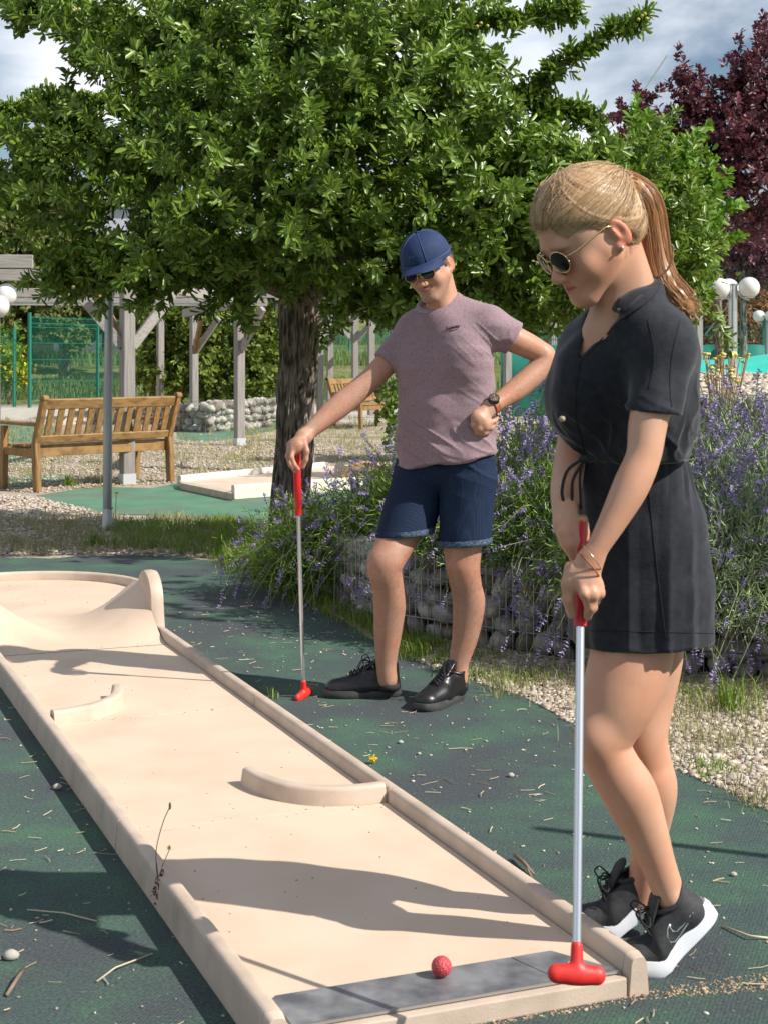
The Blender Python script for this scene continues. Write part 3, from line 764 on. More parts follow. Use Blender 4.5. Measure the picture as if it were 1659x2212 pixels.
# ---- garden benches
def make_bench(label):
    r = empty('garden_bench', (0, 0, 0), label, 'bench', 'wooden garden benches')
    L = 1.62
    def leg_back(x):
        m = MB()
        m.bar((x, 0.0, 0), (x, 0.03, 0.46), 0.075, 0.06, up=Vector((1, 0, 0)), bev=0.006)
        m.bar((x, 0.03, 0.45), (x, -0.115, 0.89), 0.062, 0.06, up=Vector((1, 0, 0)), bev=0.006)
        m.tube([(x - 0.03, -0.118, 0.885), (x + 0.03, -0.118, 0.885)], 0.032, 12)
        return m
    for x in (-L / 2, L / 2):
        leg_back(x).build('back_leg', MT['bench_v'], r)
        MB().bar((x, 0.56, 0), (x, 0.54, 0.61), 0.06, 0.062, up=Vector((1, 0, 0)), bev=0.005).build('front_leg', MT['bench_v'], r)
        MB().bar((x, -0.01, 0.635), (x, 0.60, 0.645), 0.07, 0.035, bev=0.01).build('armrest', MT['bench'], r)
        MB().bar((x, 0.05, 0.36), (x, 0.52, 0.37), 0.04, 0.075, bev=0.004).build('side_rail', MT['bench'], r)
    MB().bar((-L / 2 + 0.03, -0.095, 0.83), (L / 2 - 0.03, -0.095, 0.83), 0.035, 0.10, up=Vector((0, -0.31, 0.95)), bev=0.006).build('top_rail', MT['bench'], r)
    MB().bar((-L / 2 + 0.03, 0.01, 0.495), (L / 2 - 0.03, 0.01, 0.495), 0.035, 0.075, up=Vector((0, -0.31, 0.95)), bev=0.006).build('lower_rail', MT['bench'], r)
    n = 13; xs_ = [-L / 2 + 0.105 + (L - 0.21) * k / (n - 1) for k in range(n)]
    for k, x in enumerate(xs_):
        w = 0.085 if k == n // 2 else 0.07
        MB().bar((x, -0.002, 0.525), (x, -0.083, 0.785), 0.018, w, up=Vector((1, 0, 0)), bev=0.003).build('back_slat', MT['bench_v'], r)
    for k in range(5):
        MB().bar((-L / 2 + 0.02, 0.09 + 0.105 * k, 0.425), (L / 2 - 0.02, 0.09 + 0.105 * k, 0.425), 0.085, 0.022, bev=0.003).build('seat_slat', MT['bench'], r)
    for y in (0.06, 0.525):
        MB().bar((-L / 2 + 0.02, y, 0.365), (L / 2 - 0.02, y, 0.365), 0.03, 0.08, bev=0.003).build('seat_rail', MT['bench'], r)
    MB().bar((0, 0.06, 0.38), (0, 0.52, 0.38), 0.04, 0.06).build('middle_bearer', MT['bench'], r)
    return r
bench = make_bench('brown stained garden bench seen from behind, left, behind the metal pole')
LB, RB = G(77.7, 1063), G(373, 1040)
bench.location = (LB + RB) / 2; bench.rotation_euler = (0, 0, math.atan2((RB - LB).y, (RB - LB).x))
b2_ = copy_tree(bench, label='brown garden bench farther back, half hidden by the man\'s outstretched arm')
b2_.location = G(768, 922); b2_.rotation_euler = (0, 0, math.radians(-118))

# ---- pergolas
def post(root, base, top, w=0.125, rz=0.55, foot=True, m=None):
    MB().box((base.x, base.y, (0.09 + top) / 2), (w, w, top - 0.09), rz=rz, bev=0.008).build('post', m or MT['grey_wood'], root)
    if foot:
        MB().box((base.x, base.y, 0.05), (w + 0.012, w + 0.012, 0.11), rz=rz).build('post_shoe', MT['zinc'], root)
A = G(276, 1045); Bp = G(420, 925); Cp = G(518, 962)
Dp = Vector(((347 - CX) * 30 / F, 30, 0)); Ep = Vector(((664 - CX) * 16.9 / F, 16.9, 0))
perg = empty('pergola', A, 'weathered grey timber pergola of posts and beams over the left bench', 'pergola')
TOP = 2.0
for q in (A, Bp, Cp, Dp, Ep): post(perg, q, TOP)
Fp = Vector((-6.6, 15.2, 0)); Gp = Vector((-7.2, 24.5, 0))
for q in (Fp, Gp): post(perg, q, TOP)
def brace(a, dx, dy, m):
    u = Vector((dx, dy, 0)).normalized()
    MB().bar(a + u * 0.05 + Vector((0, 0, TOP - 0.62)), a + u * 0.52 + Vector((0, 0, TOP - 0.04)), 0.06, 0.10, bev=0.004).build('brace', m, perg)
brace(A, 0.85, 0.5, MT['grey_wood_x']); brace(A, -0.75, 0.65, MT['brown_wood']); brace(A, -0.95, -0.2, MT['grey_wood_x'])
brace(Bp, 0.9, -0.45, MT['grey_wood_x']); brace(Bp, 0.35, -0.9, MT['brown_wood'])
brace(Cp, 0.7, -0.7, MT['grey_wood_x'])
brace(Ep, 0.8, 0.4, MT['grey_wood_x'])
def beam(a, b, h=0.14, w=0.07, z=TOP + 0.07, name='beam', m=None):
    MB().bar(Vector((a[0], a[1], z)), Vector((b[0], b[1], z)), w, h, bev=0.004).build(name, m or MT['grey_wood_x'], perg)
d_ = (Cp - A).normalized()
beam(A - d_ * 0.9, Cp + d_ * 0.6, z=TOP + 0.07)
beam(Cp + Vector((0.25, -0.9, 0)), Bp + Vector((-0.3, 0.9, 0)), z=TOP + 0.072)
beam(Fp - d_ * 0.6, Gp + d_ * 0.6, z=TOP + 0.073)
beam(Ep - d_ * 0.5, Cp + d_ * 4, z=TOP + 0.0695)
for k, (Y0, xe) in enumerate([(14.7, -3.43), (17.4, -1.0), (22.3, -1.0), (26.0, -2.0)]):
    beam((-9.6, Y0 - 0.35), (xe, Y0 + 0.25), z=TOP + 0.208 + 0.0005 * k, name='rafter', h=0.130, w=0.065)
MB().tube([(-9, 20.1, TOP + 0.01), (-1.8, 20.9, TOP + 0.0)], 0.012, 6).build('conduit', MT['galv'], perg)

perg2 = empty('pergola', G(803, 904), 'far weathered pergola of slim grey posts seen between the tree trunk and the man', 'pergola')
perg_a, perg = perg, perg2
pr_ = [(692, 31.5), (713, 34.0), (767, 33.0), (802, 31.0)]
pq = [Vector(((x - CX) * Y / F, Y, 0)) for x, Y in pr_]
for q in pq: post(perg2, q, 2.25, rz=0.3, foot=False)
TOP = 2.25
brace(pq[0], 0.3, -0.9, MT['grey_wood_x']); brace(pq[1], 0.9, 0.1, MT['grey_wood_x']); brace(pq[1], -0.9, 0.1, MT['grey_wood_x']); brace(pq[2], 0.9, -0.2, MT['grey_wood_x']); brace(pq[2], -0.9, -0.2, MT['grey_wood_x'])
beam(pq[1] - Vector((1.2, 0, 0)), pq[2] + Vector((0.8, 0, 0)), z=2.32); beam(pq[0] - Vector((0.9, 0, 0)), pq[3] + Vector((0.9, 0, 0)), z=2.321)
for k in range(5): beam((pq[0].x - 0.8 + 0.55 * k, 30.2), (pq[0].x - 0.6 + 0.55 * k, 34.8), z=2.465, name='rafter')
for x, Y, lb in ((1193, 33, 'lone grey timber post beyond the lavender, between the man\'s elbow and the woman'), (1507, 30, 'pale grey timber post rising beside the woman\'s ponytail'), (1282, 27, 'grey timber post behind the woman\'s chin'), (1095, 31, 'grey timber post seen under the man\'s bent arm')):
    q = Vector(((x - CX) * Y / F, Y, 0))
    o = MB().box((0, 0, 1.15), (0.14, 0.14, 2.3), rz=0.4, bev=0.008).build('timber_post', MT['grey_wood'], None); o.location = q
    tag(o, lb, 'post')

# ---- welded mesh fences
def wire_panel(W=2.5, H=2.3):
    m = MB(); n = int(W / 0.05)
    for k in range(n + 1):
        x = -W / 2 + W * k / n
        m.add([(x - 0.0055, 0, 0.04), (x + 0.0055, 0, 0.04), (x + 0.0055, 0, H), (x - 0.0055, 0, H)], [(0, 1, 2, 3)])
        m.add([(x, -0.003, 0.04), (x, 0.003, 0.04), (x, 0.003, H), (x, -0.003, H)], [(0, 1, 2, 3)])
    z = 0.25
    for z in (0.1, 0.65, 1.2, 1.62, H - 0.28, H - 0.18, H - 0.04):
        m.box((0, 0.006, z), (W, 0.008, 0.014)); 
    for k in range(n + 1):
        x = -W / 2 + W * k / n
        m.add([(x - 0.004, -0.002, H - 0.28), (x + 0.004, -0.002, H - 0.28), (x + 0.004, -0.05, H - 0.23), (x - 0.004, -0.05, H - 0.23)], [(0, 1, 2, 3)])
        m.add([(x - 0.004, -0.05, H - 0.23), (x + 0.004, -0.05, H - 0.23), (x + 0.004, -0.002, H - 0.18), (x - 0.004, -0.002, H - 0.18)], [(0, 1, 2, 3)])
    return m
def mesh_fence(pts, H, label):
    pts = [Vector((*p, 0)) for p in pts]
    r = empty('mesh_fence', pts[0], label, 'fence')
    proto = {}
    for i in range(len(pts) - 1):
        a, b = pts[i], pts[i + 1]; n = max(1, round((b - a).length / 2.55))
        for k in range(n):
            p = a.lerp(b, k / n); q = a.lerp(b, (k + 1) / n); w = (q - p).length - 0.05
            key = round(w, 2)
            if key not in proto:
                proto[key] = wire_panel(w, H - 0.08).build('wire_panel', MT['fence_green'], r, world=False)
                o = proto[key]
            else:
                o = proto[key].copy(); COL.objects.link(o)
            o.location = (p + q) / 2 - pts[0]; o.rotation_euler = (0, 0, math.atan2((q - p).y, (q - p).x))
            MB().box((p.x, p.y, H / 2), (0.065, 0.065, H), rz=math.atan2((q - p).y, (q - p).x)).build('fence_post', MT['fence_green'], r)
    p = pts[-1]; MB().box((p.x, p.y, H / 2), (0.065, 0.065, H)).build('fence_post', MT['fence_green'], r)
    return r
mesh_fence([(-8.85, 38.2), (-7.6, 40.6), (-5.6, 46), (-1.4, 62), (2.0, 66), (14, 60)], 2.38, 'tall green welded mesh fence running away behind the left bench and the trunk')
mesh_fence([(-9.35, 38.7), (-14, 43.5), (-24, 52)], 2.02, 'lower green mesh fence run at the far left, in front of the yellow flowered bush')
mesh_fence([(2.5, 31.5), (7.46, 30), (12, 30)], 1.98, 'green mesh fence behind the turquoise cover on the right')
# windbreak cloth tied to the right fence
m = MB(); n = 60
for k in range(n + 1):
    x = 2.4 + 9.6 * k / n; y = (31.5 + (30 - 31.5) * min(1, (x - 2.5) / 4.96)) - 0.05 - 0.03 * math.sin(k * 0.9)
    m.v += [(x, y, 0.05), (x, y - 0.02 * math.sin(k * 1.7), 0.8), (x, y, 1.50 + 0.02 * math.sin(k * 1.3)), (x, y + 0.012, 1.50 + 0.02 * math.sin(k * 1.3)), (x, y + 0.012, 0.05)]
for k in range(n):
    for j in range(4): m.f.append((k * 5 + j, (k + 1) * 5 + j, (k + 1) * 5 + j + 1, k * 5 + j + 1))
tag(m.build('windbreak_cloth', MT['teal_dark'], smooth=True), 'dark teal windbreak cloth stretched along the right mesh fence', 'windbreak')
# turquoise cover mound
v, f = quadgrid(lambda s, t: (3.0 + 9 * s, 20.5 + 7 * t, 0.02 + 1.32 * math.sin(math.pi * min(1, max(0, s))) ** 0.22 * math.sin(math.pi * t) ** 0.55 + 0.02 * math.sin(s * 40)), 60, 24)
tag(MB().add(v, f).build('pool_cover', MT['teal'], smooth=True), 'bright turquoise domed cover low behind the right stone basket wall', 'cover')

# ---- globe lamps
def globe_lamp(loc, H, offs, r, label, polem):
    root = empty('globe_lamp', loc, label, 'street lamp', 'white globe lamps')
    MB().tube([loc, loc + Vector((0, 0, H))], [0.055, 0.05], 18).build('lamp_pole', polem, root, smooth=True, auto=0.8)
    MB().tube([loc + Vector((0, 0, H - 0.002)), loc + Vector((0, 0, H + 0.02))], 0.056, 18).build('pole_cap', MT['galv'], root, smooth=True, auto=0.8)
    for (dx, dy, dz) in offs:
        c = loc + Vector((dx, dy, H + dz))
        MB().tube([loc + Vector((dx * 0.2, dy * 0.2, H - 0.05)), loc + Vector((dx * 0.55, dy * 0.55, H - 0.13)), c + Vector((0, 0, -r - 0.02)), c + Vector((0, 0, -r + 0.02))], 0.012, 8).build('arm', MT['chrome'], root, smooth=True)
        g = MB().ball(c, r, 32, 20).build('globe', MT['globe'], root, smooth=True)
        MB().tube([c + Vector((0, 0, -r * 0.99)), c + Vector((0, 0, -r * 0.86))], [r * 0.40, r * 0.55], 20).build('globe_collar', MT['chrome'], g, smooth=True, auto=0.8)
    return root
loc = Vector(((1582 - CX) * 17 / F, 17, 0))
globe_lamp(loc, 2.07, [(-0.155, -0.03, -0.035), (-0.01, 0.17, -0.03), (0.17, -0.05, -0.025)], 0.117, 'globe lamp on a polished pole with three white balls, right of the woman', MT['chrome'])
loc = Vector(((1656 - CX) * 30 / F, 30, 0))
globe_lamp(loc, 2.05, [(-0.16, 0, 0.02), (0.04, -0.15, 0.02), (0.1, 0.15, 0)], 0.118, 'smaller, more distant globe lamp cut by the right edge of the photo', MT['galv'])
loc = Vector(((-8 - CX) * 17.5 / F, 17.5, 0))
globe_lamp(loc, 1.93, [(0.12, 0, 0.06), (0.06, -0.12, -0.08), (-0.16, 0.1, 0)], 0.125, 'globe lamp at the left edge, its white balls peeping out under the pergola beams', MT['galv'])

# ---- pale building behind the tree
wb = empty('house', (-11.2, 66, 1.0), 'pale white rendered building glimpsed through the tree on the left', 'house')
MB().box((-11.2, 66, 4.0), (4.6, 7, 7.0)).build('wall', MT['white_wall'], wb)
MB().box((-11.2, 66, 7.62), (5.0, 7.5, 0.22)).build('roof', MT['tan_wall'], wb)
for k in range(2): MB().box((-12.1 + 1.7 * k, 62.47, 5.6), (0.8, 0.05, 1.1)).build('window', MT['glass_dark'], wb)
# ---- tan mast top and slack cable above the woman
mp = P(1283, 300, 30)
ms = empty('mast', (mp.x, mp.y, 0), 'square tan post top rising over the tree above the woman\'s head', 'mast')
MB().box((mp.x, mp.y, mp.z / 2), (0.13, 0.13, mp.z + 0.1), bev=0.01).build('shaft', MT['tan_wall'], ms)
MB().box((mp.x, mp.y, mp.z + 0.08), (0.16, 0.16, 0.05), bev=0.01).build('cap', MT['tan_wall'], ms)
q0, q1 = P(1286, 303, 30), P(1440, 120, 30)
pts = [q0.lerp(q1, t / 14) + Vector((0, 0, -0.16 * math.sin(math.pi * t / 14))) for t in range(15)]
tag(MB().tube(pts, 0.014, 6).build('cable', MT['rope']), 'slack grey cable rising from the tan mast into the purple tree', 'cable')
q0, q1 = P(1523, 722, 22), P(1592, 634, 17.5)
tag(MB().tube([q0, q0.lerp(q1, 0.5), q1], 0.009, 6).build('guy_rope', MT['rope']), 'thin pale guy rope slanting up to the three ball lamp', 'rope')
# ---- slim mast right of the picture whose shadow crosses the carpet behind the woman
o = MB().tube([(0, 0, 0), (0, 0, 2.0)], 0.018, 12).build('slim_mast', MT['galv'], None, smooth=True, auto=0.8)
o.location = (0.50 + 2.0, 4.13 - 0.84, 0); tag(o, 'slim grey mast just right of the picture, throwing the thin shadow behind the woman\'s legs', 'mast')

# ---- second lane behind the tree
l2 = empty('minigolf_lane', G(600, 1060), 'short pale minigolf lane lying behind the tree trunk on bright green carpet', 'minigolf lane')
q = [G(388, 1052), G(500, 1079), G(745, 1058), G(700, 1010), G(590, 1035)]
def kerb(a, b, w=0.06, h=0.11, nm='rim'):
    MB().sweep([a, a.lerp(b, 0.5), b], rim_prof(w, 0.004, h, r=0.016)).build(nm, MT['lane_pale'] if 'lane_pale' in MT else MT['lane_side'], l2, smooth=True, auto=0.7)
MB().prism([G(388, 1050), G(500, 1078), G(860, 1050), G(860, 1004), G(700, 1018), G(560, 1034)], 0.004, 0.05).build('floor_section', MT['lane'], l2)
kerb(G(388, 1051), G(700, 1019)); kerb(G(504, 1079), G(870, 1051), h=0.13)
MB().prism([G(388, 1052), G(392, 1058), G(503, 1082), G(500, 1074)], 0.004, 0.065).build('front_edge', MT['lane_side'], l2)
c2 = G(800, 1036); arc = [c2 + Vector((math.cos(t) * 0.34, math.sin(t) * 0.34, 0)) for t in [math.radians(a) for a in range(150, 340, 10)]]
MB().sweep(arc, rim_prof(0.07, 0.045, 0.16, r=0.018)).build('curved_bumper', MT['lane_side'], l2, smooth=True, auto=0.7)
m = MB(); c3 = G(755, 1045, 0.05)
for k in range(13):
    a = math.pi * k / 12
    for yy in (-0.05, 0.35): m.v.append((c3.x + 0.16 - 0.26 * math.cos(a), c3.y + yy, 0.05 + 0.20 * math.sin(a)))
for k in range(12): m.f.append((2 * k, 2 * k + 2, 2 * k + 3, 2 * k + 1))
m.f.append(tuple(range(0, 26, 2))); m.f.append(tuple(range(1, 26, 2)))
m.build('arched_hump', MT['tan_hump'] if 'tan_hump' in MT else MT['lane_side'], l2)
# a third lane far behind the left bench
l3 = empty('minigolf_lane', G(240, 925), 'low pale lane strip glimpsed between the slats of the left bench', 'minigolf lane')
MB().prism([G(120, 935), G(330, 935), G(350, 905), G(150, 903)], 0.004, 0.06).build('floor_section', MT['lane'], l3)
for a, b in ((G(118, 936), G(332, 936)), (G(150, 902), G(352, 904))):
    MB().bar(a + Vector((0, 0, 0.07)), b + Vector((0, 0, 0.07)), 0.08, 0.14).build('rim', MT['lane_side'], l3)

# ================================================================ stone baskets (gabions)
def stone_mesh(i, mt):
    bm = bmesh.new(); bmesh.ops.create_icosphere(bm, subdivisions=2, radius=0.5)
    rr = random.Random(i + 50); sc = Vector((rr.uniform(0.95, 1.25), rr.uniform(0.75, 1.0), rr.uniform(0.6, 0.85)))
    from mathutils import noise
    for v_ in bm.verts:
        n = noise.noise(v_.co * 1.8 + Vector((i * 7.3, 0, 0)))
        v_.co = Vector((v_.co.x * sc.x, v_.co.y * sc.y, v_.co.z * sc.z)) * (1 + 0.28 * n)
    me = bpy.data.meshes.new('stone'); bm.to_mesh(me); bm.free()
    me.polygons.foreach_set('use_smooth', [True] * len(me.polygons)); me.materials.append(mt); return me
STONES = [stone_mesh(i, MT[['stone', 'stone_b', 'stone_c', 'stone', 'stone_b', 'stone'][i]]) for i in range(6)]
def gabion(name, label, a, b, H, depth, size, rs, wire=True, z0=0.0, gx=0.05, gz=0.09, wr=0.0022, pale=0.3):
    """stones packed behind a wire face that runs from a to b (front), depth goes to the left of a->b"""
    a = Vector((*a, 0)); b = Vector((*b, 0)); d = (b - a); L = d.length; d.normalize(); nrm = Vector((-d.y, d.x, 0))
    r = empty(name, a, label, 'stone wall')
    nx_, nz_ = max(1, int(L / (size * 0.92))), max(1, round(H / (size * 0.74)))
    for layer in range(2 if depth > size * 1.2 else 1):
        for k in range(nz_):
            for i in range(nx_):
                if layer == 1 and k < nz_ - 1: continue
                c = a + d * ((i + 0.5 + rs.uniform(-0.2, 0.2) + 0.5 * (k % 2)) * L / nx_) + nrm * (size * 0.5 + layer * size * 0.9 + rs.uniform(-0.01, 0.02))
                o = bpy.data.objects.new('stone', STONES[rs.randrange(6)])
                o.location = c + Vector((0, 0, z0 + (k + 0.5 + rs.uniform(-0.12, 0.12)) * H / nz_)) - a
                o.rotation_euler = (rs.uniform(-0.6, 0.6), rs.uniform(-0.9, 0.9), rs.uniform(0, 6.28))
                o.scale = [size * rs.uniform(0.95, 1.3)] * 3
                link(o, r)
    if wire:
        m = MB()
        k = 0
        while k * gx <= L:
            p = a + d * (k * gx); m.tube([p + Vector((0, 0, z0 + 0.005)), p + Vector((0, 0, z0 + H + 0.01))], wr, 4, cap=False); k += 1
        k = 0
        while k * gz <= H + 0.02:
            z = z0 + 0.01 + k * gz; m.tube([a + Vector((0, 0, z)), b + Vector((0, 0, z))], wr * 1.25, 4, cap=False); k += 1
        m.tube([a + Vector((0, 0, z0 + H)), a + nrm * depth + Vector((0, 0, z0 + H))], wr * 1.2, 4); m.tube([b + Vector((0, 0, z0 + H)), b + nrm * depth + Vector((0, 0, z0 + H))], wr * 1.2, 4)
        m.build('wire_mesh', MT['wire'], r)
    return r
rs = random.Random(5)
gabion('stone_basket_wall', 'wire basket wall of rounded stones under the lavender behind the man\'s legs', (0.06, 7.0), (0.86, 6.32), 0.40, 0.3, 0.118, rs, gx=0.036, gz=0.088)
gabion('stone_basket_wall', 'wire basket wall of rounded stones almost hidden by lavender behind the woman\'s legs', (0.87, 6.31), (2.1, 5.75), 0.40, 0.3, 0.118, rs, gx=0.045, gz=0.09)
gabion('stone_basket_wall', 'left return of the stone basket wall beneath the left lavender bush', (-0.55, 8.75), (0.05, 7.02), 0.36, 0.3, 0.12, rs, gx=0.06)
gabion('stone_basket_wall', 'sunlit basket wall of grey and white stones right of the woman\'s back', (2.05, 10.9), (2.95, 10.5), 1.0, 0.5, 0.105, rs, gx=0.10, gz=0.10, wr=0.003)
gabion('stone_basket_wall', 'stone basket wall behind the grey posts, far left of the trunk', (-5.3, 27.2), (-2.95, 25.6), 0.46, 0.5, 0.16, rs, gx=0.1, gz=0.1, wr=0.003)
gabion('stone_basket_wall', 'bright end of the far stone basket wall close to the trunk', (-2.9, 25.6), (-1.95, 27.8), 0.52, 0.5, 0.16, rs, gx=0.1, gz=0.1, wr=0.003)
# rounded pebbles heaped behind the right wall
hp = np.stack([RN.uniform(2.3, 3.3, 1500), RN.uniform(11.2, 13.0, 1500)], 1)
v, f = pebbles(hp, RN.uniform(0.02, 0.045, 1500), z=0.0)
hz = 0.9 + 0.22 * (hp[:, 1] - 11.2) / 1.8
v = v.copy(); v[:, 2] += np.repeat(hz, 12)
tag(mesh_np('pebble_heap', v, f, MT['pebble'], smooth=True), 'heap of rounded pebbles above the right stone basket wall', kind='stuff')
m = MB(); m.prism([(2.1, 11.05), (3.6, 10.7), (3.6, 14), (2.1, 14)], 0.0, 0.93); tag(m.build('raised_bed', MT['gravel_ground']), kind='structure')
# soil behind the front walls
m = MB(); m.prism([(-0.42, 8.7), (0.14, 7.14), (0.92, 6.5), (2.2, 5.95), (3.6, 6.2), (3.6, 9.2), (0.3, 9.6)], 0.0, 0.34); tag(m.build('raised_bed', MT['gravel_ground']), kind='structure')
# ================================================================ trees and shrubs
def limb(m, pts, r0, r1, n=8):
    k = len(pts); m.tube(pts, [r0 + (r1 - r0) * i / (k - 1) for i in range(k)], n)
def curve(pts, n=10):
    """Catmull-Rom through world points"""
    p = [Vector(q) for q in pts]; p = [p[0] * 2 - p[1]] + p + [p[-1] * 2 - p[-2]]; out = []
    for i in range(1, len(p) - 2):
        for k in range(n):
            t = k / n; a, b, c, d = p[i - 1], p[i], p[i + 1], p[i + 2]
            out.append(0.5 * ((2 * b) + (c - a) * t + (2 * a - 5 * b + 4 * c - d) * t * t + (3 * b - a - 3 * c + d) * t ** 3))
    out.append(p[-2]); return out
tb = G(628, 1152)
tree = empty('fruit_tree', tb, 'big leafy green fruit tree with a rough dark trunk, arching over the man', 'tree')
# trunk with ridged bark
TY = tb.y
spine = curve([P(628, 1165, TY), P(630, 1080, TY), P(636, 960, TY), P(640, 850, TY), P(648, 740, TY), P(648, 650, TY), P(640, 560, TY - 0.1), P(655, 440, TY - 0.2), P(700, 250, TY - 0.3), P(730, 60, TY - 0.3)], 22)
rad = []
for i, p in enumerate(spine):
    y = HY - (p.z - CH) * F / TY
    r = np.interp(y, [0, 250, 450, 600, 660, 760, 850, 960, 1080, 1150, 1170], [0.03, 0.06, 0.09, 0.125, 0.150, 0.140, 0.128, 0.130, 0.138, 0.160, 0.178])
    rad.append(r)
nA = 150; V = []
from mathutils import noise as mnoise
for i, p in enumerate(spine):
    for k in range(nA):
        a = 2 * math.pi * k / nA
        q = Vector((math.cos(a) * 3.2, math.sin(a) * 3.2, p.z * 1.6))
        rid = abs(mnoise.noise(Vector((math.cos(a) * 5, math.sin(a) * 5, p.z * 2.2)))) * 0.9 + abs(mnoise.noise(Vector((math.cos(a) * 11, math.sin(a) * 11, p.z * 5)))) * 0.5
        lump = mnoise.noise(Vector((math.cos(a) * 1.2, math.sin(a) * 1.2, p.z * 2.5)))
        fur = abs(mnoise.noise(Vector((math.cos(a) * 8 + 0.6 * lump, math.sin(a) * 8, p.z * 1.7 + 0.8 * mnoise.noise(Vector((math.cos(a) * 3, math.sin(a) * 3, p.z * 4)))))))
        r = rad[i] * (1 + 0.13 * lump) + (0.022 * (rid - 0.3) + 0.045 * (min(fur, 0.32) - 0.16)) * min(1, rad[i] / 0.1)
        V.append((p.x + r * math.cos(a), p.y + r * math.sin(a), p.z))
Fq = np.array([(i * nA + k, i * nA + (k + 1) % nA, (i + 1) * nA + (k + 1) % nA, (i + 1) * nA + k) for i in range(len(spine) - 1) for k in range(nA)])
trunk = mesh_np('trunk', np.array(V), Fq, MT['bark'], tree, smooth=True)
LIMBS = [  # (px, py, Y)
    [(640, 650, 11.0, .075), (560, 560, 10.6, .06), (430, 480, 10.3, .045), (250, 330, 10.2, .03), (120, 240, 10.1, .012)],
    [(640, 640, 11.0, .07), (540, 605, 10.4, .05), (400, 590, 10.0, .035), (250, 585, 9.8, .02), (120, 600, 9.7, .01)],
    [(650, 600, 11.0, .08), (560, 400, 10.8, .06), (440, 230, 10.6, .04), (260, 90, 10.6, .02), (60, 20, 10.5, .01)],
    [(660, 560, 11.0, .08), (780, 440, 10.6, .06), (900, 330, 10.2, .045), (1050, 240, 10.0, .025), (1150, 195, 9.9, .018), (1250, 110, 9.8, .012), (1390, 32, 9.8, .005)],
    [(650, 620, 11.0, .07), (800, 520, 10.4, .05), (960, 450, 10.0, .035), (1120, 400, 9.7, .025), (1300, 340, 9.5, .015)],
    [(650, 650, 11.0, .06), (760, 600, 10.4, .04), (900, 600, 10.0, .03), (1050, 640, 9.8, .015)],
    [(700, 250, 10.8, .06), (800, 120, 10.5, .045), (930, 60, 10.3, .03), (1100, 45, 10.2, .015), (1220, 22, 10.2, .006)],
    [(1050, 240, 10.0, .02), (1140, 215, 9.9, .016), (1200, 235, 9.9, .01), (1285, 250, 9.9, .005)],
    [(620, 560, 11.2, .06), (480, 380, 11.6, .05), (350, 250, 11.8, .03), (180, 215, 11.6, .015), (0, 250, 11.4, .006)],
    [(1180, 225, 9.9, .012), (1170, 300, 9.8, .01), (1230, 330, 9.8, .006)],
]
lsp = []
for lb in LIMBS:
    pts = curve([P(x, y, Y) for x, y, Y, r in lb], 5); rr = [q[3] for q in lb]; n = len(pts)
    m = MB(); m.tube(pts, list(np.interp(np.linspace(0, len(rr) - 1, n), range(len(rr)), rr)), 8)
    m.build('limb', MT['bark'], tree, smooth=True); lsp.append(pts)
BL = [pxblob(*b) for b in [
    (800, 60, 10.6, 260, 120, 1.4), (640, 140, 10.4, 240, 150, 1.3), (880, 260, 10.2, 190, 150, 1.3), (680, 340, 9.9, 210, 150, 1.2),
    (480, 240, 10.2, 190, 140, 1.1), (300, 100, 10.5, 170, 90, .8), (420, 60, 10.5, 200, 110, 1.0), (330, 330, 10.1, 150, 110, .9),
    (160, 420, 10.0, 170, 90, .8), (460, 460, 9.8, 190, 110, 1.0), (240, 540, 9.8, 140, 60, .6), (400, 570, 9.7, 200, 55, .7), (560, 540, 10.0, 120, 80, .8),
    (700, 500, 9.7, 150, 100, .9), (640, 430, 9.4, 120, 100, .6), (850, 480, 9.7, 160, 110, 1.0), (800, 610, 9.9, 140, 70, .7), (950, 600, 9.7, 120, 90, .7),
    (1000, 420, 9.7, 150, 130, 1.0), (1060, 560, 9.6, 130, 110, .7), (1140, 440, 9.5, 130, 110, .8), (980, 150, 10.2, 120, 110, .9), (1020, 300, 9.9, 120, 90, .8),
    (1130, 330, 9.6, 90, 60, .5), (1230, 400, 9.4, 100, 80, .5), (80, 320, 10.0, 110, 70, .5), (150, 250, 10.2, 60, 40, .4), (40, 400, 10.0, 60, 50, .4),
    (60, 20, 10.5, 70, 36, .4), (180, 60, 10.5, 70, 60, .5), (200, 600, 9.7, 90, 32, .4), (110, 590, 9.7, 50, 30, .3), (330, 610, 9.7, 60, 26, .3), (500, 625, 9.9, 70, 28, .4),
    (1200, 590, 9.5, 80, 70, .5), (900, 670, 9.6, 90, 34, .4), (760, 650, 9.9, 70, 34, .4), (1120, 660, 9.5, 60, 36, .4), (560, 300, 9.5, 110, 120, .5), (760, 200, 9.6, 120, 120, .6),
    (1180, 620, 9.5, 120, 60, .4), (1250, 530, 9.4, 90, 80, .4)]]
cs, ax = blob_points(BL, 42, shell=0.8, jag=0.26)
def keep_out(cs, ax, holes):
    x = CX + cs[:, 0] * F / cs[:, 1]; y = HY - (cs[:, 2] - CH) * F / cs[:, 1]
    k = np.ones(len(cs), bool)
    for (hx, hy, rx, ry, p) in holes:
        ins = ((x - hx) / rx) ** 2 + ((y - hy) / ry) ** 2 < 1
        k &= ~(ins & (RN.random(len(cs)) < p))
    return cs[k], ax[k]
# thinner spots in the crown where sky or shade shows through
cs, ax = keep_out(cs, ax, [(60, 125, 85, 60, .95), (215, 262, 42, 24, .95), (250, 335, 30, 22, .9), (100, 190, 60, 30, .75), (30, 470, 40, 14, .7), (760, 20, 50, 30, .6),
                           (520, 470, 110, 70, .45), (870, 130, 40, 60, .5), (1120, 120, 60, 70, .95), (1085, 190, 30, 24, .8)])
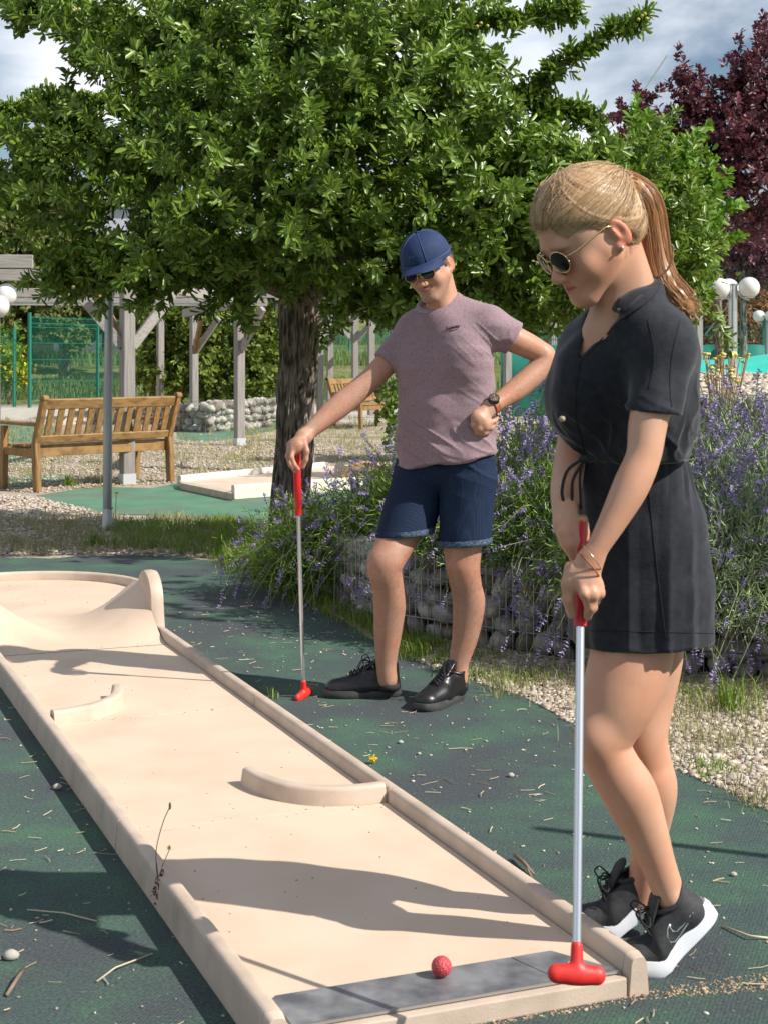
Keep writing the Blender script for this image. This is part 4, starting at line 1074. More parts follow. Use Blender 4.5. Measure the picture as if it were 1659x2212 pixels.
# feathery side twigs carrying sprigs, along the long limbs and out of the crown surface
def twig_sprigs(base, dirs, n_, step, up=0.25, jit=0.35, rng=RN):
    cs_, ax_, p = [], [], base.copy(); d = dirs / np.linalg.norm(dirs, axis=1, keepdims=True)
    ln = rng.integers(2, n_ + 1, len(base))
    for k in range(n_):
        d = d + rng.normal(size=d.shape) * jit * 0.25 + np.array([[0, 0, up * 0.15]]); d /= np.linalg.norm(d, axis=1, keepdims=True)
        p = p + d * step; m_ = ln > k
        cs_.append(p[m_] + rng.normal(size=p[m_].shape) * 0.008); ax_.append((d + rng.normal(size=d.shape) * 0.2)[m_])
    a_ = np.concatenate(ax_); return np.concatenate(cs_), a_ / np.linalg.norm(a_, axis=1, keepdims=True)
n_lim = len(cs)
for pts, st_, per, ln_ in ((lsp[3], 11, 4, 3), (lsp[6], 8, 4, 4), (lsp[7], 2, 4, 3), (lsp[8], 8, 7, 6), (lsp[2], 12, 8, 6), (lsp[0], 12, 8, 5), (lsp[1], 8, 8, 6), (lsp[4], 10, 8, 6), (lsp[9], 0, 5, 3)):
    sel = pts[st_:]; n = len(sel) * per
    i = RN.integers(0, len(sel) - 1, n); t = RN.random((n, 1))
    A_ = np.array([tuple(q) for q in sel]); p = A_[i] * (1 - t) + A_[i + 1] * t
    dd = A_[i + 1] - A_[i]; dd /= np.linalg.norm(dd, axis=1, keepdims=True)
    taper = (1 - 0.55 * i / max(1, len(sel)))[:, None]
    c_, x_ = twig_sprigs(p, dd * 0.9 + rdir(n) * 0.8, ln_, 0.048 * float(taper.mean()))
    cs = np.concatenate([cs, c_]); ax = np.concatenate([ax, x_])
pick_ = RN.choice(n_lim, 1100, replace=False)
ctr = np.array(P(660, 330, 10.4))
outd = cs[pick_] - ctr; outd /= np.linalg.norm(outd, axis=1, keepdims=True)
c_, x_ = twig_sprigs(cs[pick_], ax[pick_] * 0.6 + outd * 0.8 + rdir(1100) * 0.3, 6, 0.055)
c_, x_ = keep_out(c_, x_, [(60, 125, 80, 56, .9), (30, 590, 70, 60, .85), (250, 505, 46, 30, .85), (1140, 108, 66, 34, .9), (1330, 120, 50, 40, .85), (1330, 300, 60, 40, .6), (1440, 60, 60, 60, .9)])
cs, ax = keep_out(cs, ax, [(250, 505, 46, 30, .85), (30, 590, 70, 60, .85), (430, 300, 40, 20, .4), (620, 90, 26, 40, .4)])
cs = np.concatenate([cs, c_]); ax = np.concatenate([ax, x_])
print('sprigs main tree', len(cs))
v, f = sprigs(cs, ax, k=10, L=0.074, W=0.026)
# the 300 nearest leaves as parts, the rest as one mass
lv = v.reshape(-1, 6, 3); nl = len(lv)
lx = CX + lv[:, 0, 0] * F / lv[:, 0, 1]
ang = np.linalg.norm(lv[:, 3] - lv[:, 0], axis=1) * np.abs(1 / lv[:, 0, 1])
order = np.argsort(lv[:, 0, 1] - 2.0 * ang)
pick = order[:300]; rest = np.setdiff1d(np.arange(nl), pick)
rv = lv[rest].reshape(-1, 3); rf = leaf_quads(len(rest))
tag(mesh_np('crown', rv, rf, MT['leaf'], tree), kind='stuff')
tl = lv[pick[0]] - lv[pick[0]].mean(0)
for i in pick:
    c = lv[i].mean(0)
    me = bpy.data.meshes.new('leaf'); me.from_pydata((lv[i] - c).tolist(), [], [(0, 5, 4, 3), (0, 3, 2, 1)]); me.materials.append(MT['leaf'])
    o = bpy.data.objects.new('leaf', me); o.location = Vector([float(q) for q in c]) - tb; link(o, tree)
# little fruits
for (x, y, Y) in [(1386, 34, 9.75), (1396, 40, 9.75), (1378, 42, 9.75), (1392, 30, 9.75), (1246, 155, 9.8), (1252, 170, 9.8), (1038, 50, 9.7), (1052, 56, 9.7), (1030, 57, 9.7), (160, 22, 9.7), (172, 20, 9.7), (380, 64, 9.6), (394, 70, 9.6), (402, 60, 9.6), (880, 590, 9.0), (888, 582, 9.0), (893, 594, 9.0), (160, 620, 9.2), (1060, 240, 9.5)]:
    MB().ball(P(x, y, Y - 0.15), 0.0115, 10, 8).build('fruit', MT['fruit'], tree, smooth=True)

def simple_tree(name, label, cat, blobs, base, mt, dens, L, W, k=9, trunk=None, tr=0.1, limbs=(), group=None, holes=None, shell=0.8, jag=0.25):
    r = empty(name, base, label, cat, group)
    cs, ax = blob_points([pxblob(*b) for b in blobs], dens, shell=shell, jag=jag)
    if holes: cs, ax = keep_out(cs, ax, holes)
    if base.y < 27 and len(cs) > 200 and 'bush' not in label and 'shrub' not in label:
        n_ = min(len(cs) // 4, 1200); pk = RN.choice(len(cs), n_, replace=False)
        c_, x_ = twig_sprigs(cs[pk], ax[pk] + rdir(n_) * 0.5 + np.array([[0, 0, 0.3]]), 6, L * 0.8)
        if L < 0.07 and 'behind the woman' in label: c_, x_ = keep_out(c_, x_, [(1600, 560, 60, 90, .95), (1560, 330, 60, 90, .95), (1590, 640, 60, 60, 1)])
        cs = np.concatenate([cs, c_]); ax = np.concatenate([ax, x_])
    g = cs[:, 2] > base.z + 0.02; cs, ax = cs[g], ax[g]
    v, f = sprigs(cs, ax, k=k, L=L, W=W, spread=L * 0.6)
    tag(mesh_np('crown', v, f, mt, r), kind='stuff')
    m = MB()
    if trunk: limb(m, curve([Vector(q) for q in trunk], 5), tr, tr * 0.45, 9)
    for lb in limbs: limb(m, curve([P(*q) for q in lb], 4), tr * 0.45, tr * 0.12, 6)
    if m.v: m.build('trunk', MT['bark'], r, smooth=True)
    return r
# second fruit tree behind the woman
b_ = Vector(((1440 - CX) * 10.2 / F, 10.2, 0))
simple_tree('fruit_tree', 'smaller green fruit tree whose branches spread behind the woman\'s ponytail', 'tree',
    [(1330, 420, 10.0, 120, 90, .7), (1440, 470, 9.8, 90, 70, .5), (1300, 560, 10.0, 140, 110, .7), (1440, 590, 9.8, 90, 80, .5), (1500, 560, 9.7, 55, 50, .3), (1490, 420, 9.7, 40, 34, .3),
     (1330, 335, 10.0, 90, 40, .4), (1510, 660, 9.8, 40, 36, .3), (1400, 690, 9.9, 90, 50, .4), (1540, 520, 9.7, 24, 18, .2), (1230, 650, 10.0, 70, 50, .4)],
    b_, MT['leaf'], 58, 0.068, 0.024, trunk=[b_, b_ + Vector((0, 0, 0.9)), P(1420, 620, 10.2), P(1380, 480, 10.1)], tr=0.05,
    limbs=[[(1400, 560, 10.2), (1440, 500, 9.9), (1500, 420, 9.8)], [(1420, 620, 10.2), (1470, 600, 9.9), (1540, 530, 9.8)], [(1420, 640, 10.2), (1460, 660, 9.9), (1520, 660, 9.8)], [(1400, 600, 10.2), (1300, 560, 10.0), (1220, 640, 9.9)]])
# yellow green sapling between
b_ = Vector(((1470 - CX) * 14.5 / F, 14.5, 0))
simple_tree('young_tree', 'bright yellow green young tree glowing between the fruit tree and the purple tree', 'tree',
    [(1440, 360, 14.5, 60, 60, .5), (1500, 500, 14.5, 60, 70, .5), (1400, 330, 14.6, 40, 40, .4), (1520, 430, 14.5, 34, 60, .4), (1480, 580, 14.5, 60, 50, .5)],
    b_, MT['leaf_light'], 60, 0.085, 0.045, trunk=[b_, b_ + Vector((0, 0, 1.2)), P(1475, 480, 14.5), P(1450, 330, 14.5)], tr=0.04)
# purple plum trees
b_ = Vector(((1560 - CX) * 17.5 / F, 17.5, 0))
simple_tree('purple_plum_tree', 'tall dark purple leaved plum tree against the sky at the upper right', 'tree',
    [(1560, 300, 17.2, 110, 110, .9), (1640, 220, 17.4, 90, 110, .8), (1500, 230, 17.2, 60, 80, .5), (1470, 160, 17.2, 22, 50, .25), (1640, 110, 17.4, 40, 50, .3), (1600, 170, 17.3, 60, 50, .4),
     (1430, 290, 17.2, 60, 60, .4), (1390, 250, 17.2, 36, 40, .3), (1345, 245, 17.2, 26, 14, .2), (1390, 210, 17.2, 26, 14, .2), (1380, 330, 17.2, 50, 40, .3), (1600, 400, 17.3, 90, 70, .7), (1500, 380, 17.2, 90, 60, .6), (1700, 300, 17.5, 90, 160, .8), (1655, 80, 17.5, 30, 20, .2), (1640, 470, 17.4, 60, 40, .4)],
    b_, MT['leaf_purple'], 48, 0.066, 0.032, k=10, trunk=[b_, P(1548, 620, 17.4), P(1530, 470, 17.3), P(1560, 320, 17.2), P(1620, 160, 17.3)], tr=0.055, shell=0.95, jag=0.35,
    limbs=[[(1530, 470, 17.3), (1480, 330, 17.2), (1470, 140, 17.2)], [(1530, 500, 17.3), (1420, 340, 17.2), (1350, 240, 17.2)], [(1550, 400, 17.3), (1640, 250, 17.3), (1650, 90, 17.4)], [(1535, 480, 17.3), (1600, 420, 17.2), (1680, 380, 17.2)]],
    holes=[(1540, 190, 30, 40, .6), (1460, 240, 20, 30, .5), (1600, 95, 40, 20, .8)])
b_ = Vector(((1605 - CX) * 24 / F, 24, 0))
simple_tree('purple_plum_tree', 'rounded dark purple bush above the three ball lamp', 'tree',
    [(1605, 545, 24, 75, 65, .9), (1660, 560, 24, 70, 70, .9), (1570, 500, 24, 40, 36, .5)], b_, MT['leaf_purple'], 60, 0.07, 0.035, trunk=[b_, P(1605, 640, 24), P(1605, 540, 24)], tr=0.07)
b_ = Vector(((1570 - CX) * 34 / F, 34, 0))
simple_tree('conifer_bush', 'brown half dead conifer behind the three ball lamp', 'tree',
    [(1560, 680, 34, 70, 60, 1.2), (1600, 730, 34, 70, 50, 1.2), (1530, 740, 34, 50, 40, 1.0), (1620, 650, 34.5, 40, 40, .8)], b_, MT['leaf_brown'], 40, 0.14, 0.05, trunk=[b_, P(1570, 700, 34)], tr=0.1)
b_ = Vector(((1640 - CX) * 40 / F, 40, 0))
simple_tree('leafy_tree', 'mid green tree showing between the purple trees at the right edge', 'tree',
    [(1650, 640, 40, 60, 50, 1.5), (1640, 490, 46, 60, 50, 1.5), (1700, 520, 46, 90, 90, 2), (1560, 640, 44, 70, 60, 1.4), (1680, 700, 40, 60, 80, 1.2)], b_, MT['leaf_olive'], 18, 0.2, 0.11, trunk=[b_, P(1650, 640, 40), P(1650, 520, 42)], tr=0.14)
b_ = Vector(((1500 - CX) * 44 / F, 44, 0.2))
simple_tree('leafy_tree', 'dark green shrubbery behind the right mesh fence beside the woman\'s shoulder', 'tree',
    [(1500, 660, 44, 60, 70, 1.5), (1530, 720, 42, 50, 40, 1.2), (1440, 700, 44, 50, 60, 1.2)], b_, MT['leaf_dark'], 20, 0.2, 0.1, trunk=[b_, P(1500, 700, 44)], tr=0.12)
# background trees on the left
for nm, lb, bl, base, mt_, dn, L_ in [
    ('evergreen_oak', 'broad olive green oak filling the background at the upper left edge', [(60, 480, 52, 130, 110, 3), (170, 560, 52, 90, 80, 2), (-40, 560, 52, 110, 120, 3), (60, 620, 51, 80, 60, 2), (130, 640, 50, 50, 50, 1.5), (20, 690, 50, 80, 50, 1.6), (230, 670, 51, 70, 40, 1.6), (110, 690, 52, 90, 30, 1.6)], (60, 52), 'leaf_olive', 22, 0.2),
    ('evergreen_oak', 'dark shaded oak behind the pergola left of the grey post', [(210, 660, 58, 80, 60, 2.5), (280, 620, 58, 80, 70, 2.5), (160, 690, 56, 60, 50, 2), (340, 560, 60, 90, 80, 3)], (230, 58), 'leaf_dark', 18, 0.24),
    ('evergreen_oak', 'olive tree hanging over the mesh fence between its two left posts', [(130, 680, 45, 45, 60, 1.2), (160, 720, 45, 36, 40, 1.0), (190, 640, 46, 60, 40, 1.4)], (140, 46), 'leaf_olive', 26, 0.17),
    ('evergreen_oak', 'sunny olive tree behind the fence, just right of the grey pergola post', [(310, 650, 46, 60, 60, 1.6), (260, 640, 47, 40, 30, 1.2), (430, 600, 48, 90, 80, 2)], (310, 47), 'leaf_olive', 26, 0.18),
    ('leafy_tree', 'distant dark tree line left of the meadow behind the trunk', [(560, 620, 90, 160, 90, 6), (700, 640, 110, 120, 60, 6), (440, 600, 90, 140, 110, 6)], (560, 90), 'leaf_dark', 5, 0.4),
    ('leafy_tree', 'distant green tree at the top of the meadow slope behind the man', [(860, 660, 120, 120, 46, 6), (1000, 670, 120, 120, 40, 6), (960, 650, 125, 150, 60, 6)], (860, 120), 'leaf_olive', 4, 0.45),
    ('leafy_tree', 'distant trees on the slope behind the woman', [(1150, 660, 110, 110, 60, 6), (1300, 640, 110, 110, 70, 6), (1420, 640, 105, 110, 70, 6)], (1250, 110), 'leaf_olive', 4, 0.45),
    ('leafy_tree', 'wooded hillside mass at the right edge beyond the lamps', [(1600, 600, 90, 150, 80, 6), (1740, 560, 95, 150, 110, 6), (1540, 690, 80, 120, 50, 5)], (1600, 90), 'leaf_dark', 5, 0.42)]:
    base_ = Vector(((base[0] - CX) * base[1] / F, base[1], terr(0, base[1])))
    simple_tree(nm, lb, 'tree', bl, base_, MT[mt_], dn, L_, L_ * 0.5, k=8, trunk=[base_, base_ + Vector((0, 0, 2.0)), P(bl[0][0], bl[0][1], base[1])], tr=0.2)
# hedge shrubs behind the pergola posts
for nm, lb, bl, mt_ in [
    ('hedge_shrub', 'dark hedge shrub between the left grey post and the second post', [(330, 760, 31, 55, 90, 1.2), (370, 690, 31, 50, 60, 1.0), (320, 690, 31, 30, 40, .8), (380, 820, 30.5, 40, 50, .8)], 'leaf_hedge'),
    ('hedge_shrub', 'tall green hedge shrub between the two middle grey posts', [(440, 700, 31, 55, 60, 1.2), (460, 790, 30.5, 60, 80, 1.1), (400, 760, 31, 30, 90, .9)], 'leaf_hedge'),
    ('hedge_shrub', 'sunny yellow green hedge shrub left of the tree trunk', [(550, 720, 31, 60, 70, 1.2), (560, 800, 30.5, 50, 70, 1.0), (600, 770, 31, 36, 90, 1.0), (520, 840, 30, 40, 36, .8)], 'leaf_hedge')]:
    base_ = Vector(((bl[0][0] - CX) * 31 / F, 31, 0))
    simple_tree(nm, lb, 'shrub', bl, base_, MT[mt_], 50, 0.11, 0.06, k=8, trunk=[base_, base_ + Vector((0, 0, 1.4))], tr=0.08)
base_ = Vector(((20 - CX) * 41 / F, 41, 0))
r_ = simple_tree('flowering_shrub', 'green shrub dotted with yellow flowers behind the fence at the left edge', 'shrub', [(10, 770, 41, 50, 70, 1.4), (-40, 760, 41, 50, 80, 1.4), (40, 800, 40.6, 26, 40, .8)], base_, MT['leaf_light'], 14, 0.14, 0.05, k=9, trunk=[base_, base_ + Vector((0, 0, 1))], tr=0.04)
cs, ax = blob_points([pxblob(15, 800, 40.5, 55, 50, 1.5)], 8, shell=0.2)
v, f = sprigs(cs, ax, k=4, L=0.06, W=0.06); tag(mesh_np('flowers', v, f, MT['yellow'], r_), kind='stuff')
# shrub left of the man's shorts and yellow flower cushion
base_ = Vector(((850 - CX) * 9.6 / F, 9.6, 0.3))
simple_tree('leafy_shrub', 'round leaved green shrub behind the man\'s ribs at the left of the lavender', 'shrub', [(845, 860, 9.4, 36, 60, .3), (870, 940, 9.3, 50, 60, .3), (840, 900, 9.4, 30, 40, .25)], base_, MT['leaf'], 60, 0.04, 0.026, k=7, trunk=[base_, base_ + Vector((0.05, 0, 0.6))], tr=0.015)
c_ = Vector(((1560 - CX) * 10.3 / F, 10.3, 0.9)); r_ = empty('yellow_flower_plant', c_, 'clump of pale yellow button flowers on brown stems beside the lamp pole', 'plant')
cs = np.array([[c_.x + RN.uniform(-0.16, 0.14), c_.y + RN.uniform(-0.2, 0.1), 1.10 + RN.uniform(0, 0.20)] for _ in range(46)])
v, f = pebbles(cs[:, :2], RN.uniform(0.014, 0.026, 46)); v = v.copy(); v[:, 2] += np.repeat(cs[:, 2], 12)
tag(mesh_np('flower_heads', v, f, MT['pale_yellow'], r_, smooth=True), kind='stuff')
m = MB()
for q in cs: m.tube([(c_.x + (q[0] - c_.x) * 0.5, c_.y, 0.85), tuple(q)], 0.003, 4, cap=False)
tag(m.build('stems', MT['straw'], r_), kind='stuff')

# ================================================================ lavender
def make_lavender(seed, silver=False, droop=0.0):
    rg = np.random.default_rng(seed)
    r = empty('lavender_bush', (0, 0, 0))
    # foliage: narrow leaves along short shoots
    n = 700
    a = rg.uniform(0, 2 * math.pi, n); el = rg.uniform(0.05, 1.5, n)
    d = np.stack([np.cos(a) * np.cos(el), np.sin(a) * np.cos(el), np.sin(el)], 1)
    Ls = rg.uniform(0.18, 0.54, n)
    ps, ds = [], []
    for k in range(16):
        t = (0.25 + 0.75 * (k + rg.random(n)) / 16)[:, None]
        p = d * Ls[:, None] * t + np.array([[0, 0, 0.02]]); p[:, 2] -= 0.10 * (t[:, 0] * Ls) ** 2
        ps.append(p); ds.append(d * 0.8 + rdir(n, rg) * 0.75)
    ps = np.concatenate(ps); ds = np.concatenate(ds)
    v, f = leaf_geo(ps, ds, rdir(len(ps), rg), rg.uniform(0.028, 0.05, len(ps)), rg.uniform(0.004, 0.0065, len(ps)), wide=0.5)
    tag(mesh_np('foliage', v, f, MT['lav_leaf_b' if silver else 'lav_leaf'], r), kind='stuff')
    # stems and flower spikes
    n = 180
    a = rg.uniform(0, 2 * math.pi, n); el = rg.uniform(0.10, 1.5, n) ** 1.0
    H = rg.uniform(0.34, 0.64, n)
    sv, sf, fv, ff = [], [], [], []
    m = MB()
    C, AX = [], []
    for i in range(n):
        dd = Vector((math.cos(a[i]) * math.cos(el[i]), math.sin(a[i]) * math.cos(el[i]), math.sin(el[i])))
        side = Vector((-math.sin(a[i]), math.cos(a[i]), 0)) * rg.normal() * 0.08
        p0 = dd * 0.12; p3 = dd * H[i] + side; bend = (0.10 + droop) * math.cos(el[i]) * H[i]
        pts = []
        for k in range(5):
            t = k / 4; q = p0.lerp(p3, t) + side * math.sin(3 * t); q.z += bend * math.sin(math.pi * t) * 0.6 - (0.18 + droop) * (t ** 2) * H[i] * math.cos(el[i]) + rg.normal() * 0.003
            pts.append(q)
        w = 0.0016
        s_ = (pts[-1] - pts[0]).cross(Vector((0.3, 0.9, 0.2))).normalized() * w
        u_ = (pts[-1] - pts[0]).cross(s_).normalized() * w
        b = len(m.v)
        for q in pts: m.v += [tuple(q + s_), tuple(q - s_ * 0.5 + u_), tuple(q - s_ * 0.5 - u_)]
        for k in range(4):
            for j in range(3):
                j2 = (j + 1) % 3; m.f.append((b + 3 * k + j, b + 3 * k + j2, b + 3 * k + 3 + j2, b + 3 * k + 3 + j))
        ed = (pts[-1] - pts[-2]).normalized(); ln = rg.uniform(0.035, 0.065)
        for w_ in range(5):
            for z_ in range(5):
                C.append(tuple(pts[-1] + ed * (ln * (w_ / 4.0 - 0.25)))); AX.append(tuple(ed))
        if rg.random() < 0.5:
            for z_ in range(4): C.append(tuple(pts[-1] - ed * (ln * 0.75))); AX.append(tuple(ed))
    tag(m.build('stems', MT['lav_stem'], r, world=False), kind='stuff')
    C = np.array(C); AX = np.array(AX); D = rdir(len(C), rg); D = D - (D * AX).sum(1, keepdims=True) * AX
    D /= np.linalg.norm(D, axis=1, keepdims=True)
    v, f = leaf_geo(C + rdir(len(C), rg) * 0.002, D + AX * rg.uniform(0.3, 1.0, (len(C), 1)), AX + rdir(len(C), rg) * 0.3, rg.uniform(0.010, 0.017, len(C)), rg.uniform(0.006, 0.010, len(C)), fold=0.35)
    tag(mesh_np('flower_spikes', v, f, MT['lav_flower'], r), kind='stuff')
    return r
protos = [make_lavender(11), make_lavender(12, droop=0.3), make_lavender(13, silver=True), make_lavender(14, silver=True, droop=0.35)]
LAV = [  # proto, x, y, z, rz, scale, label
    (1, -0.42, 8.15, 0.06, 0.3, 1.0, 'lavender bush sprawling over the grass right of the tree trunk'),
    (1, -0.02, 8.0, 0.16, 1.9, 1.12, 'lavender bush behind the man\'s putter hand side, leaning left above the grass'),
    (0, 0.20, 8.5, 0.34, 2.2, 0.95, 'lavender behind the man\'s right hip with loose flower stalks against the gravel'),
    (1, 0.30, 7.45, 0.32, 4.4, 0.75, 'small lavender tuft showing between the man\'s thighs over the wire basket'),
    (0, 0.62, 7.25, 0.34, 0.7, 1.15, 'tall lavender just right of the man\'s shorts'),
    (0, 0.85, 7.9, 0.42, 3.1, 1.2, 'tall upright lavender under the man\'s bent elbow'),
    (1, 0.74, 6.72, 0.34, 5.0, 0.95, 'lavender drooping over the stone basket behind the putter grip'),
    (0, 1.10, 7.0, 0.34, 1.1, 1.2, 'big lavender behind the woman\'s hands'),
    (3, 1.08, 6.35, 0.30, 2.7, 1.0, 'lavender spilling down the basket wall left of the woman\'s skirt'),
    (0, 1.30, 8.2, 0.45, 2.0, 1.2, 'lavender hidden behind the woman\'s torso'),
    (1, 0.36, 7.05, 0.36, 1.2, 0.95, 'lavender fanning out over the basket wall just behind the man\'s knees'),
    (0, 0.92, 6.75, 0.36, 0.4, 1.05, 'green leafy lavender right behind the putter grip'),
    (2, 1.55, 7.3, 0.38, 0.2, 1.2, 'silvery lavender directly right of the woman\'s waist'),
    (3, 1.46, 6.20, 0.26, 1.5, 1.05, 'lavender hanging to the gravel right of the woman\'s thighs'),
    (2, 1.86, 7.9, 0.45, 5.2, 1.25, 'tall lavender at the right edge in front of the sunlit basket wall'),
    (2, 1.62, 6.65, 0.34, 3.6, 1.15, 'silver leaved lavender beside the woman\'s skirt hem'),
    (3, 1.72, 5.98, 0.20, 4.1, 0.9, 'lowest lavender sweeping onto the gravel at the right edge'),
    (2, 1.95, 6.9, 0.40, 1.3, 1.2, 'lavender cut by the right edge at waist height'),
    (3, 0.50, 6.86, 0.34, 2.2, 0.8, 'small lavender trailing over the basket wall right beside the man\'s left knee'),
    (1, 0.98, 6.40, 0.30, 3.9, 0.9, 'lavender sprays hanging low over the stones behind the woman\'s putter shaft'),
    (3, 1.25, 6.02, 0.22, 0.9, 0.8, 'purple lavender mound close behind the woman\'s thighs'),
]
for j, (k, x, y, z, rz, s, lb) in enumerate(LAV):
    used = [q[0] for q in LAV[:j]]
    o = protos[k] if k not in used else copy_tree(protos[k])
    o.location = (x, y, z); o.rotation_euler = (0, 0, rz); o.scale = (s, s, s)
    tag(o, lb, 'lavender', 'lavender bushes along the stone basket wall')

# ================================================================ litter on the carpet
def litter(n, poly, mt, name, label, l0=0.012, l1=0.05, seed=3):
    rg = np.random.default_rng(seed); m = MB()
    xy = scatter(poly, n, rg)
    for (x, y) in xy:
        a = rg.uniform(0, 6.28); L = rg.uniform(l0, l1) * (1.8 if rg.random() < 0.08 else 1); w = rg.uniform(0.0006, 0.0016)
        c, s = math.cos(a), math.sin(a); bend = rg.normal() * 0.25
        pts = [(x + c * L * t - s * bend * L * t * (1 - t), y + s * L * t + c * bend * L * t * (1 - t), 0.002 + w + rg.random() * 0.003) for t in (-0.5, 0, 0.5)]
        m.tube(pts, w, 4)
    return tag(m.build(name, mt), label, kind='stuff')
near = [(-1.6, 2.9), (1.5, 2.9), (1.3, 4.0), (0.6, 5.3), (0.2, 6.2), (-0.6, 8.2), (-1.3, 7.5), (-2.0, 7.0), (-2.0, 4.5)]
litter(620, near, MT['straw'], 'dry_litter', 'bits of straw and dry stalk scattered over the green carpet')
litter(150, [(-1.9, 2.6), (-0.25, 2.6), (-0.75, 3.7), (-1.9, 6.0)], MT['straw'], 'dry_litter', 'brown and straw coloured plant bits on the carpet left of the lane', 0.012, 0.045, 5)
xy = scatter(near, 1100, np.random.default_rng(8))
v, f = pebbles(xy, np.random.default_rng(9).uniform(0.0012, 0.0055, 1100), z=0.001)
tag(mesh_np('grit', v, f, MT['pebble']), 'pale grit and small stones strewn on the green carpet', kind='stuff')
def lone_stone(x, y, r, label, mt='stone_b'):
    o = bpy.data.objects.new('pebble', STONES[1]); o.data = STONES[1]; o.scale = (r, r, r); o.location = G(x, y) + Vector((0, 0, r * 0.28)); link(o)
    tag(o, label, 'stone')
lone_stone(25, 2072, 0.036, 'white stone on the carpet at the lower left edge')
lone_stone(125, 1705, 0.03, 'small white stone on the carpet left of the lane')
lone_stone(1103, 1678, 0.022, 'small pale stone on the carpet between the lane and the woman')
lone_stone(865, 1606, 0.02, 'pale stone on the carpet below the man\'s right shoe')
lone_stone(905, 1690 - 60, 0.014, 'tiny white stone in front of the man\'s left shoe')
lone_stone(1584, 1892, 0.018, 'dark round pellet on the carpet right of the woman\'s shoes')
def twig(pts, r, label, nm='twig', mt='twig'):
    tag(MB().tube([G(x, y, h) for x, y, h in pts], r, 6).build(nm, MT[mt], smooth=True), label, 'twig')
twig([(1112, 1848, .012), (1130, 1862, .014), (1152, 1888, .008)], [0.005, 0.005, 0.003], 'thick brown twig with dry leaves on the carpet right of the lane')
twig([(1138, 1868, .012), (1140, 1880, .01), (1148, 1896, .004)], 0.003, 'short side twig beside the thick brown twig')
twig([(60, 1965, .004), (140, 1972, .012), (210, 1990, .004)], 0.0017, 'long straw stalk on the carpet at the lower left', mt='straw')
twig([(1560, 2000, .004), (1620, 2022, .01), (1659, 2026, .004)], 0.0025, 'straw stalk on the carpet near the right edge', mt='straw')
twig([(210, 2120, .004), (250, 2090, .012), (330, 2060, .003)], 0.0018, 'dry forked stalk on the carpet beside the lane\'s near left rim', mt='straw')
twig([(15, 2150, .004), (40, 2110, .012), (52, 2095, .003)], 0.004, 'curled dry leaf stalk at the lower left edge', mt='twig')
# yellow dandelion
c_ = G(806, 1650); r_ = empty('dandelion', c_, 'yellow flower head lying on the carpet just right of the lane rim', 'flower')
cs = np.array([[c_.x, c_.y, 0.015]] * 26) + RN.normal(size=(26, 3)) * 0.003
v, f = leaf_geo(cs, rdir(26) + np.array([[0, 0, 0.3]]), rdir(26), np.full(26, 0.014), np.full(26, 0.005)); mesh_np('petals', v, f, MT['yellow'], r_)
MB().tube([c_, c_ + Vector((0.01, 0.01, 0.015))], 0.0015, 5).build('stem', MT['lav_stem'], r_)
# red stemmed weed beside the lane
c_ = G(345, 1962); r_ = empty('tall_weed', c_, 'tall spindly weed with reddish leaves beside the lane\'s left rim', 'weed')
st = curve([c_, P(342, 1900, c_.y), P(338, 1840, c_.y), P(352, 1780, c_.y), P(368, 1742, c_.y)], 6)
MB().tube(st, [0.0022] * 10 + [0.0012] * (len(st) - 10), 6).build('stem', MT['weed_red'], r_, smooth=True)
MB().tube([P(341, 1905, c_.y), P(352, 1870, c_.y - .01), P(367, 1835, c_.y - .02)], 0.001, 5).build('stem', MT['lav_stem'], r_)
cs = np.array([tuple(P(345 + RN.normal() * 6, RN.uniform(1890, 1962), c_.y + RN.normal() * 0.01)) for _ in range(40)])
v, f = leaf_geo(cs, rdir(40) + np.array([[0, 0, 0.4]]), rdir(40), RN.uniform(0.012, 0.026, 40), RN.uniform(0.004, 0.009, 40)); mesh_np('leaves', v, f, MT['weed_leaf'], r_)
cs = np.array([tuple(P(367, 1834, c_.y - .02))] * 14); v, f = leaf_geo(cs, rdir(14) + np.array([[0, 0, 0.8]]), rdir(14), np.full(14, 0.009), np.full(14, 0.003)); mesh_np('flower', v, f, MT['yellow'], r_)
MB().ball(P(368, 1741, c_.y), (0.003, 0.003, 0.009), 8, 6).build('bud', MT['lav_stem'], r_, smooth=True)
# scattered yellow flowers in the yard
rg = np.random.default_rng(21)
for i in range(26):
    x, y = rg.uniform(380, 640), rg.uniform(955, 1060)
    if i > 18: x, y = rg.uniform(90, 300), rg.uniform(1000, 1150)
    c_ = G(x, y); h = rg.uniform(0.1, 0.28)
    r_ = empty('yard_flower', c_, 'small yellow wild flower standing in the gravel between the bench and the trunk' if i <= 18 else 'small yellow wild flower growing near the left bench and pole', 'flower', 'yellow wild flowers in the yard')
    MB().tube([c_, c_ + Vector((0.01, 0, h))], 0.0025, 4).build('stem', MT['lav_stem'], r_)
    MB().ball(c_ + Vector((0.01, 0, h)), (0.016, 0.016, 0.008), 8, 5).build('flower_head', MT['yellow'], r_)
# specks of dirt and dry bits on the lane bed
rgl = np.random.default_rng(77)
aa = np.concatenate([rgl.uniform(0.2, 3.6, 90), np.repeat([1.255, 2.51, 3.765], 26) + rgl.normal(size=78) * 0.02, rgl.uniform(4.9, 5.8, 60)])
uu = np.concatenate([rgl.uniform(-0.68, -0.03, 90), rgl.uniform(-0.70, -0.01, 78), rgl.uniform(-0.75, 0.0, 60)])
q_ = np.array([tuple(LP(a_, u_)) for a_, u_ in zip(aa, uu)])
v, f = pebbles(q_[:, :2], rgl.uniform(0.0008, 0.0032, len(q_)), z=LH)
tag(mesh_np('dirt_specks', v, f, MT['grit'], None), 'small specks of dirt lying on the minigolf lane bed', kind='stuff')
